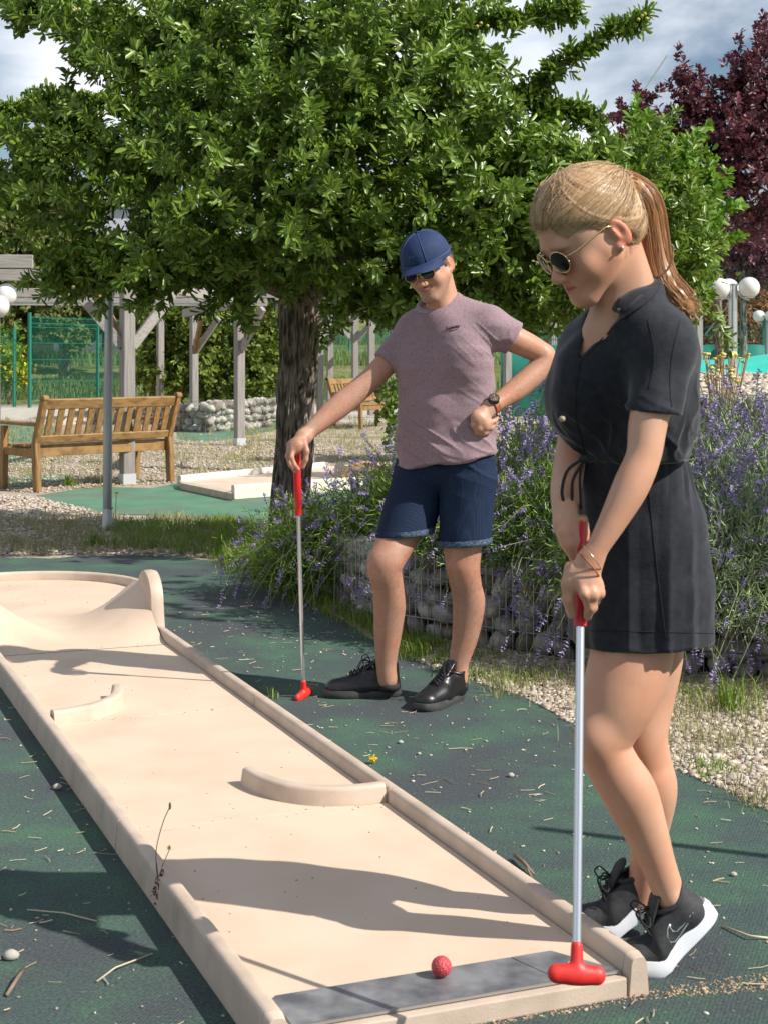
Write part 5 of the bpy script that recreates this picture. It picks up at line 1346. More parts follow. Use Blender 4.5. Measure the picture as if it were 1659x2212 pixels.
# tree right of the picture that shades the path
b_ = Vector((3.6, 7.2, 0))
rt = empty('shade_tree', b_, 'leafy tree just beyond the right edge that dapples the carpet behind the man', 'tree')
cs, ax = blob_points([((2.95, 6.45, 3.1), (0.85, 0.55, 0.45), 1.2), ((2.75, 7.2, 3.2), (0.6, 0.5, 0.4), 1.0), ((3.95, 5.15, 3.1), (0.5, 0.5, 0.4), 1.2)], 34, shell=0.9)
v, f = sprigs(cs, ax, k=9, L=0.075, W=0.03); tag(mesh_np('crown', v, f, MT['leaf'], rt), kind='stuff')
m = MB(); limb(m, [b_, b_ + Vector((0, 0, 1.5)), b_ + Vector((-0.1, 0.2, 3.0))], 0.09, 0.05); m.build('trunk', MT['bark'], rt, smooth=True)
# ================================================================ smooth solid modelling for people
def vnoise(p, seed=0):
    p = np.asarray(p, dtype=np.float64); i = np.floor(p).astype(np.int64); f = p - i
    f = f * f * f * (f * (f * 6 - 15) + 10)
    def h(a, b, c):
        n = (a * 73856093) ^ (b * 19349663) ^ (c * 83492791) ^ (seed * 2654435761)
        n = (n ^ (n >> 13)) * 1274126177; n = n ^ (n >> 16)
        return (n & 0xffff) / 32767.5 - 1.0
    r = 0
    for dx in (0, 1):
        for dy in (0, 1):
            for dz in (0, 1):
                w = (f[:, 0] if dx else 1 - f[:, 0]) * (f[:, 1] if dy else 1 - f[:, 1]) * (f[:, 2] if dz else 1 - f[:, 2])
                r = r + w * h(i[:, 0] + dx, i[:, 1] + dy, i[:, 2] + dz)
    return r
def arr(v): return np.array([float(q) for q in v])
class Solid:
    def __init__(s): s.ops = []
    def cone(s, a, b, r1, r2=None, k=0.02, flat=None, fs=1.0, cut=None):
        """tapered capsule; flat: axis squashed by fs"""
        a, b = arr(a), arr(b); r2 = r1 if r2 is None else r2
        R_ = max(r1, r2); lo = np.minimum(a, b) - R_ - k; hi = np.maximum(a, b) + R_ + k
        s.ops.append(('c', lo, hi, k, (a, b, r1, r2, None if flat is None else arr(Vector(flat).normalized()), fs, None if cut is None else (arr(cut[0]), arr(Vector(cut[1]).normalized()))), 1)); return s
    def chain(s, pts, k=0.02, sub=11):
        """[(point, radius), ...] as one smooth tapering limb"""
        P_ = [Vector(p) for p, r in pts]; Rr = [r for p, r in pts]
        C_ = curve(P_, sub); n = len(Rr)
        t = np.linspace(0, n - 1, len(C_)); x = np.arange(n)
        m_ = np.gradient(np.array(Rr)); i = np.clip(t.astype(int), 0, n - 2); f = t - i; r0, r1 = np.array(Rr)[i], np.array(Rr)[i + 1]
        rr = (2 * f ** 3 - 3 * f ** 2 + 1) * r0 + (f ** 3 - 2 * f ** 2 + f) * m_[i] + (-2 * f ** 3 + 3 * f ** 2) * r1 + (f ** 3 - f ** 2) * m_[i + 1]
        A = np.array([tuple(q) for q in C_])
        e = rr.max() + k
        s.ops.append(('l', A.min(0) - e, A.max(0) + e, k, (A, rr), 1)); return s
    def ball(s, c, r, k=0.02, M=None, sub=False):
        c = arr(c); r = arr(r) if not isinstance(r, (int, float)) else np.array([r] * 3)
        Mx = np.array(M.to_3x3()) if M is not None else np.eye(3)
        e = np.abs(Mx) @ r + k
        s.ops.append(('e', c - e, c + e, k, (c, r, Mx), -1 if sub else 1)); return s
    def subcone(s, a, b, r1, r2=None, k=0.01):
        s.cone(a, b, r1, r2, k); o = s.ops.pop(); s.ops.append(o[:5] + (-1,)); return s
    def cut(s, p, n, reach=9.0, c=None):
        """remove what lies on the +n side of the plane through p, within reach of p"""
        p, n = arr(p), arr(Vector(n).normalized())
        s.ops.append(('p', p - reach, p + reach, 0.0, (p, n, reach), -1)); return s
    def wedge(s, pts, y0, y1):
        """remove a triangular prism: pts in the x-z plane, between depths y0 and y1"""
        q = np.array([[p[0], p[2]] for p in pts]); c_ = q.mean(0); E = []
        for i in range(3):
            a_, b_ = q[i], q[(i + 1) % 3]; n_ = np.array([b_[1] - a_[1], a_[0] - b_[0]]); n_ /= np.linalg.norm(n_)
            if (c_ - a_) @ n_ > 0: n_ = -n_
            E.append((a_, n_))
        lo = np.array([q[:, 0].min(), y0, q[:, 1].min()]); hi = np.array([q[:, 0].max(), y1, q[:, 1].max()])
        s.ops.append(('w', lo - 0.01, hi + 0.01, 0.004, (E, y0, y1), -1)); return s
    def field(s, X, Y, Z, lo, hi):
        D = np.full((len(X), len(Y), len(Z)), 0.06, dtype=np.float32)
        for kind, a, b, k, dt, sg in s.ops:
            if (a > hi).any() or (b < lo).any(): continue
            i0, i1 = np.searchsorted(X, a[0]), np.searchsorted(X, b[0]); j0, j1 = np.searchsorted(Y, a[1]), np.searchsorted(Y, b[1])
            k0, k1 = np.searchsorted(Z, a[2]), np.searchsorted(Z, b[2])
            if i1 <= i0 or j1 <= j0 or k1 <= k0: continue
            x = X[i0:i1, None, None]; y = Y[None, j0:j1, None]; z = Z[None, None, k0:k1]
            if kind == 'c':
                A, B, r1, r2, fl, fs, ct = dt; ba = B - A; L2 = ba @ ba
                px, py, pz = x - A[0], y - A[1], z - A[2]
                h = np.clip((px * ba[0] + py * ba[1] + pz * ba[2]) / max(L2, 1e-12), 0, 1)
                qx, qy, qz = px - ba[0] * h, py - ba[1] * h, pz - ba[2] * h
                if fl is not None:
                    dn = (qx * fl[0] + qy * fl[1] + qz * fl[2]) * (1 / fs - 1)
                    qx = qx + dn * fl[0]; qy = qy + dn * fl[1]; qz = qz + dn * fl[2]
                d = np.sqrt(qx * qx + qy * qy + qz * qz) - (r1 + (r2 - r1) * h)
                if fl is not None: d = d * fs ** 0.5
                if ct is not None: d = np.maximum(d, (x - ct[0][0]) * ct[1][0] + (y - ct[0][1]) * ct[1][1] + (z - ct[0][2]) * ct[1][2])
            elif kind == 'l':
                A, rr = dt; d = None
                blo = np.array([X[i0], Y[j0], Z[k0]]) - 0.07; bhi = np.array([X[i1 - 1], Y[j1 - 1], Z[k1 - 1]]) + 0.07
                for q in range(len(A) - 1):
                    a_, b_ = A[q], A[q + 1]; rm = max(rr[q], rr[q + 1])
                    if (np.minimum(a_, b_) - rm > bhi).any() or (np.maximum(a_, b_) + rm < blo).any(): continue
                    ba = b_ - a_; L2 = ba @ ba; px, py, pz = x - a_[0], y - a_[1], z - a_[2]
                    h = np.clip((px * ba[0] + py * ba[1] + pz * ba[2]) / max(L2, 1e-12), 0, 1)
                    e_ = np.sqrt((px - ba[0] * h) ** 2 + (py - ba[1] * h) ** 2 + (pz - ba[2] * h) ** 2) - (rr[q] + (rr[q + 1] - rr[q]) * h)
                    d = e_ if d is None else np.minimum(d, e_)
                if d is None: continue
            elif kind == 'w':
                E, ya, yb = dt; d = np.maximum(ya - y, y - yb) + 0 * x + 0 * z
                for a_, n_ in E: d = np.maximum(d, (x - a_[0]) * n_[0] + (z - a_[1]) * n_[1])
            elif kind == 'e':
                c, r, Mx = dt
                px, py, pz = x - c[0], y - c[1], z - c[2]
                l = [(px * Mx[0, i] + py * Mx[1, i] + pz * Mx[2, i]) / r[i] for i in range(3)]
                q = np.sqrt(l[0] ** 2 + l[1] ** 2 + l[2] ** 2)
                g = np.sqrt((l[0] / r[0]) ** 2 + (l[1] / r[1]) ** 2 + (l[2] / r[2]) ** 2)
                d = q * (q - 1) / np.maximum(g, 1e-6)
            else:
                p, n, rc = dt
                d = -((x - p[0]) * n[0] + (y - p[1]) * n[1] + (z - p[2]) * n[2])
                if rc < 5:
                    far = (x - p[0]) ** 2 + (y - p[1]) ** 2 + (z - p[2]) ** 2 > rc * rc
                    d = np.where(far, 1.0, d)
            S = D[i0:i1, j0:j1, k0:k1]
            if sg > 0:
                if k > 0:
                    h = np.maximum(k - np.abs(S - d), 0) / k; D[i0:i1, j0:j1, k0:k1] = np.minimum(S, d) - h * h * k * 0.25
                else: D[i0:i1, j0:j1, k0:k1] = np.minimum(S, d)
            else:
                d = -d
                if k > 0:
                    h = np.maximum(k - np.abs(S - d), 0) / k; D[i0:i1, j0:j1, k0:k1] = np.maximum(S, d) + h * h * k * 0.25
                else: D[i0:i1, j0:j1, k0:k1] = np.maximum(S, d)
        return D
    def mesh(s, res, N=40):
        add = [o for o in s.ops if o[5] > 0]
        lo = np.min([o[1] for o in add], 0) - 2 * res; hi = np.max([o[2] for o in add], 0) + 2 * res
        nb = np.ceil((hi - lo) / (res * N)).astype(int)
        keys, verts, quads = [], [], []
        BIG = 1 << 20
        for bi in range(nb[0]):
            for bj in range(nb[1]):
                for bk in range(nb[2]):
                    g0 = np.array([bi, bj, bk]) * N
                    b0 = lo + g0 * res; b1 = b0 + (N + 1) * res
                    if not any((o[1] <= b1).all() and (o[2] >= b0).all() for o in add): continue
                    X, Y, Z = [b0[a] + np.arange(N + 2) * res for a in range(3)]
                    D = s.field(X, Y, Z, b0, b1 + res)
                    if D.min() > 0 or D.max() < 0: continue
                    S = D < 0
                    c = [S[i:N + 1 + i, j:N + 1 + j, k:N + 1 + k] for i in (0, 1) for j in (0, 1) for k in (0, 1)]
                    al = c[0].copy(); an = c[0].copy()
                    for q in c[1:]: al &= q; an |= q
                    I = np.argwhere(an & ~al)
                    if not len(I): continue
                    cor = np.array([(i, j, k) for i in (0, 1) for j in (0, 1) for k in (0, 1)])
                    V8 = np.stack([D[I[:, 0] + q[0], I[:, 1] + q[1], I[:, 2] + q[2]] for q in cor], 1)
                    acc = np.zeros((len(I), 3)); cnt = np.zeros((len(I), 1))
                    for u in range(8):
                        for w in range(u + 1, 8):
                            if np.abs(cor[u] - cor[w]).sum() != 1: continue
                            a, b = V8[:, u], V8[:, w]; m = (a < 0) != (b < 0)
                            t = np.where(m, a / np.where(np.abs(a - b) < 1e-12, 1, a - b), 0)[:, None]
                            acc += np.where(m[:, None], cor[u] + (cor[w] - cor[u]) * t, 0); cnt += m[:, None]
                    gI = I + g0
                    kk = (gI[:, 0] * BIG + gI[:, 1]) * BIG + gI[:, 2]
                    verts.append(lo + (gI + acc / np.maximum(cnt, 1)) * res); keys.append(kk)
                    for a in range(3):
                        sl0 = [slice(1, N + 1)] * 3; sl1 = list(sl0); sl1[a] = slice(2, N + 2)
                        sl0[a] = slice(1, N + 1)
                        e0, e1 = S[tuple(sl0)], S[tuple(sl1)]
                        E = np.argwhere(e0 != e1)
                        if not len(E): continue
                        fl = e0[E[:, 0], E[:, 1], E[:, 2]]
                        G0 = E + 1 + g0
                        o1, o2 = (a + 1) % 3, (a + 2) % 3
                        qs = []
                        for d1, d2 in ((0, 0), (1, 0), (1, 1), (0, 1)):
                            q = G0.copy(); q[:, o1] -= d1; q[:, o2] -= d2
                            qs.append((q[:, 0] * BIG + q[:, 1]) * BIG + q[:, 2])
                        Q = np.stack(qs, 1); Q[~fl] = Q[~fl][:, ::-1]
                        quads.append(Q)
        keys = np.concatenate(keys); verts = np.concatenate(verts); quads = np.concatenate(quads)
        uk, idx = np.unique(keys, return_index=True)
        pos = np.searchsorted(uk, quads); pos = np.clip(pos, 0, len(uk) - 1)
        ok = (uk[pos] == quads).all(1)
        return verts[idx], pos[ok].astype(np.int32)
def vnormals(v, f):
    n = np.cross(v[f[:, 2]] - v[f[:, 0]], v[f[:, 3]] - v[f[:, 1]])
    out = np.zeros_like(v)
    for i in range(4): np.add.at(out, f[:, i], n)
    return out / np.maximum(np.linalg.norm(out, axis=1, keepdims=True), 1e-12)
def relax(v, f, it=1, lam=0.5):
    for _ in range(it):
        acc = np.zeros_like(v); c = np.zeros((len(v), 1))
        for i in range(4):
            a, b = f[:, i], f[:, (i + 1) % 4]
            np.add.at(acc, a, v[b]); np.add.at(acc, b, v[a]); np.add.at(c, a, 1); np.add.at(c, b, 1)
        v = v + lam * (acc / np.maximum(c, 1) - v)
    return v
def solid_obj(name, s, res, m, parent, disp=None, col=None, it=3, cloth=False):
    v, f = s.mesh(res)
    v = relax(v, f, it if res < 0.0025 or it != 3 else 4, 0.45)
    if disp is not None:
        n = vnormals(v, f); v = v + n * np.array([1, 1, 0.15 if cloth else 1.0]) * disp(v, n)[:, None]
    o = mesh_np(name, v, f, m, parent, smooth=True)
    if col is not None:
        a = o.data.color_attributes.new('tone', 'FLOAT_COLOR', 'POINT')
        c = np.ones((len(v), 4), dtype=np.float32); c[:, :3] = col(v)
        a.data.foreach_set('color', c.ravel())
    return o
def frame(f, u):
    """columns: side (to the viewer's right when facing us), forward, up"""
    f = Vector(f).normalized(); u = Vector(u); u = (u - f * u.dot(f)).normalized(); r = u.cross(f).normalized()
    return Matrix((r, f, u)).transposed()
def tone_mat(name, rough, spec=0.4, sss=0.12, bump=0.08, bscale=300):
    def ex(nt, b, src, csock):
        a = nt.nodes.new('ShaderNodeAttribute'); a.attribute_name = 'tone'
        n = nt.nodes.new('ShaderNodeTexNoise'); n.inputs['Scale'].default_value = 30; n.inputs['Detail'].default_value = 9; n.inputs['Roughness'].default_value = 0.7
        nt.links.new(src, n.inputs['Vector'])
        ml = nt.nodes.new('ShaderNodeMath'); ml.operation = 'MULTIPLY_ADD'; ml.inputs[1].default_value = 0.3; ml.inputs[2].default_value = 0.85
        nt.links.new(n.outputs['Fac'], ml.inputs[0])
        mx = nt.nodes.new('ShaderNodeMixRGB'); mx.blend_type = 'MULTIPLY'; mx.inputs['Fac'].default_value = 1
        nt.links.new(a.outputs['Color'], mx.inputs['Color1']); nt.links.new(ml.outputs[0], mx.inputs['Color2'])
        n2 = nt.nodes.new('ShaderNodeTexNoise'); n2.inputs['Scale'].default_value = 9; n2.inputs['Detail'].default_value = 6
        nt.links.new(src, n2.inputs['Vector'])
        r2 = nt.nodes.new('ShaderNodeValToRGB'); r2.color_ramp.elements[0].position = 0.35; r2.color_ramp.elements[0].color = (1.0, 1.0, 1.0, 1)
        r2.color_ramp.elements[1].position = 0.72; r2.color_ramp.elements[1].color = (1.0, 0.80, 0.74, 1)
        nt.links.new(n2.outputs['Fac'], r2.inputs['Fac'])
        m2 = nt.nodes.new('ShaderNodeMixRGB'); m2.blend_type = 'MULTIPLY'; m2.inputs['Fac'].default_value = 1
        nt.links.new(mx.outputs['Color'], m2.inputs['Color1']); nt.links.new(r2.outputs['Color'], m2.inputs['Color2'])
        nt.links.new(m2.outputs['Color'], b.inputs['Base Color'])
    return mat(name, (1, 1, 1), rough, spec=spec, sss=sss, bump=bump, bscale=bscale, bdist=0.001, extra=ex)
MT['skin'] = tone_mat('skin', 0.48)
def soft(d, a, b):
    t = np.clip((d - a) / (b - a), 0, 1); return t * t * (3 - 2 * t)

def head_ops(s, C, M, sc, female=False):
    """skull, face, ears round centre C in frame M (side, forward, up)"""
    C = Vector(C)
    def w(x, y, z):
        if female and z < -0.03: z = -0.03 + (z + 0.03) * 0.90; y += 0.003
        return C + M @ (Vector((x, y, z)) * sc)
    jw = 0.90 if female else 1.0
    s.ball(w(0, -0.012, 0.046), Vector((0.076, 0.096, 0.084)) * sc, 0.03 * sc, M)
    s.ball(w(0, 0.026, -0.002), Vector((0.065, 0.064, 0.088)) * sc, 0.03 * sc, M)
    for x in (-1, 1):
        s.cone(w(0.052 * x * jw, 0.004, -0.040), w(0.016 * x, 0.070, -0.094), 0.024 * sc, 0.020 * sc, 0.03 * sc)
        s.ball(w(0.037 * x, 0.058, -0.030), Vector((0.024, 0.024, 0.026)) * sc, 0.022 * sc, M)
        s.ball(w(0.032 * x, 0.092, 0.004), Vector((0.017, 0.012, 0.012)) * sc, 0.012 * sc, M, sub=True)
        s.ball(w(0.031 * x, 0.074, 0.003), 0.0125 * sc, 0.004 * sc)
        s.ball(w(0.0125 * x, 0.097, -0.034), Vector((0.0085, 0.010, 0.0075)) * sc, 0.006 * sc, M)
        s.ball(w(0.006 * x, 0.102, -0.0405), Vector((0.0035, 0.005, 0.003)) * sc, 0.003 * sc, M, sub=True)
        # ear
        Me = M @ Matrix.Rotation(0.35 * x, 3, 'Z') @ Matrix.Rotation(-0.18, 3, 'X')
        s.ball(w(0.0795 * x, -0.018, -0.008), Vector((0.0075, 0.018, 0.031)) * sc, 0.006 * sc, Me)
        s.ball(w(0.0765 * x, -0.006, -0.032), Vector((0.0075, 0.009, 0.011)) * sc, 0.006 * sc, Me)
        s.ball(w(0.0875 * x, -0.014, -0.003), Vector((0.006, 0.0105, 0.018)) * sc, 0.004 * sc, Me, sub=True)
        s.ball(w(0.0815 * x, -0.008, -0.005), Vector((0.003, 0.004, 0.012)) * sc, 0.004 * sc, Me)
    s.cone(w(-0.034, 0.078, 0.024), w(0.034, 0.078, 0.024), (0.008 if female else 0.011) * sc, None, 0.02 * sc)
    s.cone(w(0, 0.080, 0.014), w(0, 0.106, -0.026), (0.006 if female else 0.0075) * sc, (0.0085 if female else 0.0105) * sc, 0.012 * sc)
    s.ball(w(0, 0.107, -0.030), (0.0085 if female else 0.0105) * sc, 0.010 * sc)
    s.ball(w(0, 0.078, -0.092), Vector((0.020, 0.017, 0.016)) * sc, 0.02 * sc, M)
    s.ball(w(0, 0.076, -0.060), Vector((0.026, 0.020, 0.018)) * sc, 0.016 * sc, M)
    # lips
    for x in (-1, 1):
        up_ = 0.0 if female else 0.005; wl = 0.020 if female else 0.026
        s.cone(w(0, 0.0925, -0.0555), w(wl * x, 0.079, -0.060 + up_), 0.0046 * sc, 0.002 * sc, 0.006 * sc)
        s.cone(w(0, 0.0915, -0.0655), w(wl * 0.86 * x, 0.080, -0.062 + up_), 0.0054 * sc, 0.002 * sc, 0.006 * sc)
        s.subcone(w(0, 0.0985, -0.0605), w(wl * x, 0.085, -0.0595 + up_), 0.0018 * sc, 0.0012 * sc, 0.002)
def head_tone(v, C, M, sc, base, lip, stubble=None, brow=(0.12, 0.08, 0.05)):
    """real colours of the face: lips, brows, warm cheeks, ears, beard shadow"""
    L = (v - arr(C)) @ np.array(M) / sc
    x, y, z = L[:, 0], L[:, 1], L[:, 2]
    if stubble is None: z = np.where(z < -0.03, -0.03 + (z + 0.03) / 0.90, z)
    c = np.tile(np.array(base), (len(v), 1))
    near = (np.abs(x) < 0.1) & (np.abs(z) < 0.16) & (y > -0.1) & (y < 0.14)
    def mixin(mask, colr):
        m = np.clip(mask, 0, 1)[:, None] * near[:, None]; c[:] = c * (1 - m) + np.array(colr) * m
    warm = np.array(base) * np.array([1.08, 0.80, 0.76])
    mixin(0.55 * np.exp(-(((np.abs(x) - 0.04) / 0.02) ** 2 + ((z + 0.03) / 0.02) ** 2)) * (y > 0.02), warm)
    mixin(0.6 * np.exp(-((x / 0.014) ** 2 + ((z + 0.03) / 0.016) ** 2)) * (y > 0.09), warm)
    mixin(0.65 * soft(np.abs(x), 0.076, 0.084), np.array(base) * np.array([1.15, 0.66, 0.56]))
    if stubble is not None:
        b_ = soft(-z, 0.035, 0.06) * soft(y, -0.02, 0.02) * soft(-z, -0.2, -0.1) * (1 - soft(-z, 0.105, 0.13))
        b_ *= 0.75 + 0.5 * vnoise(v * 260)
        b_ = np.maximum(b_, soft(-z, 0.036, 0.045) * (1 - soft(-z, 0.05, 0.056)) * (np.abs(x) < 0.03))
        mixin(0.5 * b_, stubble)
    wl = 0.0225 if stubble is None else 0.028; zl = -0.0605 + (0 if stubble is None else 8.0 * x * x); e = ((x / wl) ** 2 + ((z - zl) / (0.0105 if stubble is None else 0.008)) ** 2)
    mixin(0.8 * (1 - soft(e, 0.6, 1.1)) * (y > 0.07), lip)
    mixin((1 - soft(np.abs(z - zl), 0.0008, 0.002)) * (np.abs(x) < wl) * (y > 0.07), np.array(lip) * 0.35)
    bz = 0.022 + 0.006 * np.cos(x * 45)
    mixin((1 - soft(np.abs(z - bz), 0.002, 0.005)) * soft(np.abs(x), 0.010, 0.016) * (1 - soft(np.abs(x), 0.045, 0.055)) * (y > 0.04) * 0.7, brow)
    return c
def finger(s, pts, r0=0.0088, r1=0.0068, k=0.006):
    n = len(pts)
    for i in range(n - 1):
        a = r0 + (r1 - r0) * i / (n - 1); b = r0 + (r1 - r0) * (i + 1) / (n - 1)
        s.cone(pts[i], pts[i + 1], a, b, k)
def sunglasses(parent, C, M, sc, mlens, mframe, tint=1.0):
    C = Vector(C)
    def w(x, y, z): return C + M @ (Vector((x, y, z)) * sc)
    g = None
    root = None
    m = MB()
    for x0 in (-1, 1):
        ring = []
        for k in range(29):
            a = 2 * math.pi * k / 28
            xx = 0.0255 * math.cos(a) * (1 + 0.04 * math.cos(2 * a)); zz = 0.0225 * math.sin(a)
            cx = 0.0335 * x0 + xx
            ring.append(w(cx, 0.1035 - 0.9 * max(0, abs(cx) - 0.01) ** 1.5 - 0.08 * abs(zz), 0.002 + zz))
        m.tube(ring, 0.0010 * sc, 6)
    m.tube([w(-0.010, 0.1035, 0.008), w(0, 0.106, 0.011), w(0.010, 0.1035, 0.008)], 0.0012 * sc, 6)
    root = m.build('sunglasses', mframe, parent, smooth=True)
    for x0 in (-1, 1):
        v = [w(0.0335 * x0, 0.1010, 0.002)]
        for rr in (0.5, 1.0):
            for k in range(28):
                a = 2 * math.pi * k / 28
                xx = 0.0253 * rr * math.cos(a) * (1 + 0.04 * math.cos(2 * a)); zz = 0.0223 * rr * math.sin(a)
                cx = 0.0335 * x0 + xx
                v.append(w(cx, 0.1035 - 0.9 * max(0, abs(cx) - 0.01) ** 1.5 - 0.08 * abs(zz) + 0.002 * (1 - rr * rr), 0.002 + zz))
        f = [(0, 1 + k, 1 + (k + 1) % 28) for k in range(28)] + [(1 + k, 29 + k, 29 + (k + 1) % 28, 1 + (k + 1) % 28) for k in range(28)]
        MB().add(v, f).build('lens', mlens, root, smooth=True)
        MB().tube([w(0.0585 * x0, 0.0915, 0.009), w(0.072 * x0, 0.074, 0.010), w(0.0800 * x0, 0.004, 0.016), w(0.0790 * x0, -0.02, 0.006)], 0.0015 * sc, 6).build('temple_arm', mframe, root, smooth=True)
        MB().tube([w(0.010 * x0, 0.1035, 0.0), w(0.0095 * x0, 0.100, -0.008)], 0.002 * sc, 6).build('nose_pad', mframe, root, smooth=True)
    return root
MT['lens'] = mat('dark_lens', (0.008, 0.006, 0.005), 0.10, spec=0.35)
MT['gold'] = mat('gold_wire', (0.85, 0.60, 0.32), 0.22, metal=1.0)
MT['black_frame'] = mat('black_frame', (0.015, 0.012, 0.012), 0.3)

# ---------------------------------------------------------------- shoes
def shoe(parent, heel, d, up=(0, 0, 1), L=0.285, wd=0.050, mu=None, ms=None, ml=None, pitch=0.0, kind='leather', name='shoe', socks=None, hgt=1.0, sole_h=0.026):
    """heel: world point under the heel, d: where the toe points"""
    d = Vector(d).normalized(); up = Vector(up).normalized(); sd = d.cross(up).normalized()
    heel = Vector(heel); T = Matrix((d, sd, up)).transposed()
    ball_x = L * 0.66
    def bend(q):
        q = np.array(q, dtype=float).reshape(-1, 3).copy()
        if pitch:
            c_, s_ = math.cos(pitch), math.sin(pitch)
            dx = q[:, 0] - ball_x; t = soft(-dx, -0.03, 0.05)
            th = pitch * t
            x2 = ball_x + dx * np.cos(th) + q[:, 2] * np.sin(th) * 1.0
            z2 = -dx * np.sin(th) + q[:, 2] * np.cos(th)
            q[:, 0], q[:, 2] = x2, z2
        return q
    Tn = np.array(T)
    def wld(q): return bend(q) @ Tn.T + arr(heel)
    s = Solid(); z = sole_h
    s.cone((0.044, 0, z + 0.020), (0.050, 0, z + 0.056 * hgt), wd * 0.76, wd * 0.78, 0.02)
    s.cone((0.05, 0, z + 0.014), (L * 0.55, 0, z + 0.016), wd * 0.74, wd * 0.84, 0.02, flat=(0, 0, 1), fs=0.8)
    s.cone((L * 0.40, 0, z + 0.040 * hgt), (L * 0.80, 0, z + 0.010), wd * 0.60, wd * 0.66, 0.03, flat=(0, 0, 1), fs=0.7)
    s.cone((L * 0.55, 0.002, z + 0.010), (L - 0.052, 0.002, z + 0.006), wd * 0.90, wd * 0.80, 0.02, flat=(0, 0, 1), fs=0.78)
    s.cone((0.060, 0, z + 0.040), (L * 0.42, 0, z + 0.052 * hgt), wd * 0.66, wd * 0.58, 0.02)
    s.cut((0, 0, z - 0.004), (0, 0, -1))
    s.cut((0, 0, z + 0.072 * hgt), (0.12, 0, 1))
    s.subcone((0.056, 0, z + 0.04), (0.062, 0, z + 0.16), wd * 0.62, wd * 0.72, 0.004)
    v, f = s.mesh(0.0035); v = relax(v, f, 1)
    root = mesh_np(name, wld(v), f, mu, parent, smooth=True)
    # sole
    n = 40; out = []
    for k in range(n):
        t = 2 * math.pi * k / n; cx = math.cos(t); sy = math.sin(t)
        x = L / 2 + cx * L / 2
        half = wd * (0.74 + 0.26 * soft(np.array(x / L), 0.35, 0.72)) * abs(sy) ** 0.55
        out.append((x, half * (1 if sy >= 0 else -1)))
    prof = [(0.94, 0.0), (1.0, 0.006), (1.02, sole_h * 0.7), (0.99, sole_h + 0.004)]
    nx_ = 1; vs, fs_ = [], []
    for sc_, zz in prof:
        for x, y in out:
            zx = zz + (0.012 * soft(np.array(0.5 - x / L), 0.1, 0.4) if (kind == 'runner' and zz > 0.01) else 0)
            vs.append((L / 2 + (x - L / 2) * sc_, y * sc_, zx))
    for j in range(3):
        for k in range(n): fs_.append((j * n + k, j * n + (k + 1) % n, (j + 1) * n + (k + 1) % n, (j + 1) * n + k))
    base = len(vs)
    # bottom and top as strips so they can bend
    for j, zz in ((0, None), (3, None)):
        for k in range(1, n // 2):
            a, b, c2, d2 = j * n + k, j * n + (k + 1) % n, j * n + (n - k - 1) % n, j * n + (n - k) % n
            if len({a, b, c2, d2}) == 4: fs_.append((a, b, c2, d2) if j else (a, d2, c2, b))
            else: fs_.append(tuple(dict.fromkeys((a, b, c2))))
        fs_.append((j * n, j * n + 1, j * n + n - 1) if j else (0, n - 1, 1))
    m = MB().add([tuple(q) for q in wld(vs)], fs_); m.build('sole', ms, root, smooth=True, auto=0.9)
    # laces
    m = MB(); K = 6
    for i in range(K):
        t = i / (K - 1); x = L * (0.40 + 0.24 * t); zt = z + 0.060 * hgt - 0.028 * t + 0.016; w_ = 0.021
        for q in ([(x - 0.006, -w_, zt - 0.010), (x, 0, zt + 0.004), (x + 0.006, w_, zt - 0.010)], [(x - 0.006, w_, zt - 0.010), (x, 0, zt + 0.006), (x + 0.006, -w_, zt - 0.010)]):
            m.tube([Vector(p) for p in wld(q)], 0.0024, 5)
    x0 = L * 0.39; zt = z + 0.080 * hgt
    for y0 in (-1, 1):
        q = [(x0, 0, zt), (x0 + 0.012, 0.022 * y0, zt + 0.022), (x0 + 0.03, 0.042 * y0, zt + 0.012), (x0 + 0.024, 0.040 * y0, zt - 0.012), (x0 + 0.004, 0.01 * y0, zt - 0.004)]
        m.tube(curve([Vector(p) for p in wld(q)], 4), 0.0020, 5)
        q = [(x0, 0, zt), (x0 + 0.03, 0.014 * y0, zt + 0.006), (x0 + 0.05, 0.030 * y0, zt - 0.028)]
        m.tube(curve([Vector(p) for p in wld(q)], 4), 0.0020, 5)
    m.build('laces', ml, root, smooth=True)
    # padded collar and tongue
    ring = []
    for k in range(25):
        a = 2 * math.pi * k / 24
        ring.append((0.056 + 0.041 * math.cos(a), wd * 0.72 * math.sin(a), z + 0.060 * hgt + 0.010 * abs(math.cos(a)) ** 2 + 0.006 * max(0, -math.cos(a))))
    MB().tube([Vector(p) for p in wld(ring)], 0.0062, 8).build('collar', mu, root, smooth=True)
    s = Solid(); s.cone((L * 0.30, 0, z + 0.088 * hgt), (L * 0.46, 0, z + 0.060 * hgt), 0.026, 0.024, 0.01, flat=(0.35, 0, 1), fs=0.30)
    v, f = s.mesh(0.003); mesh_np('tongue', wld(v), f, mu, root, smooth=True)
    return root, wld
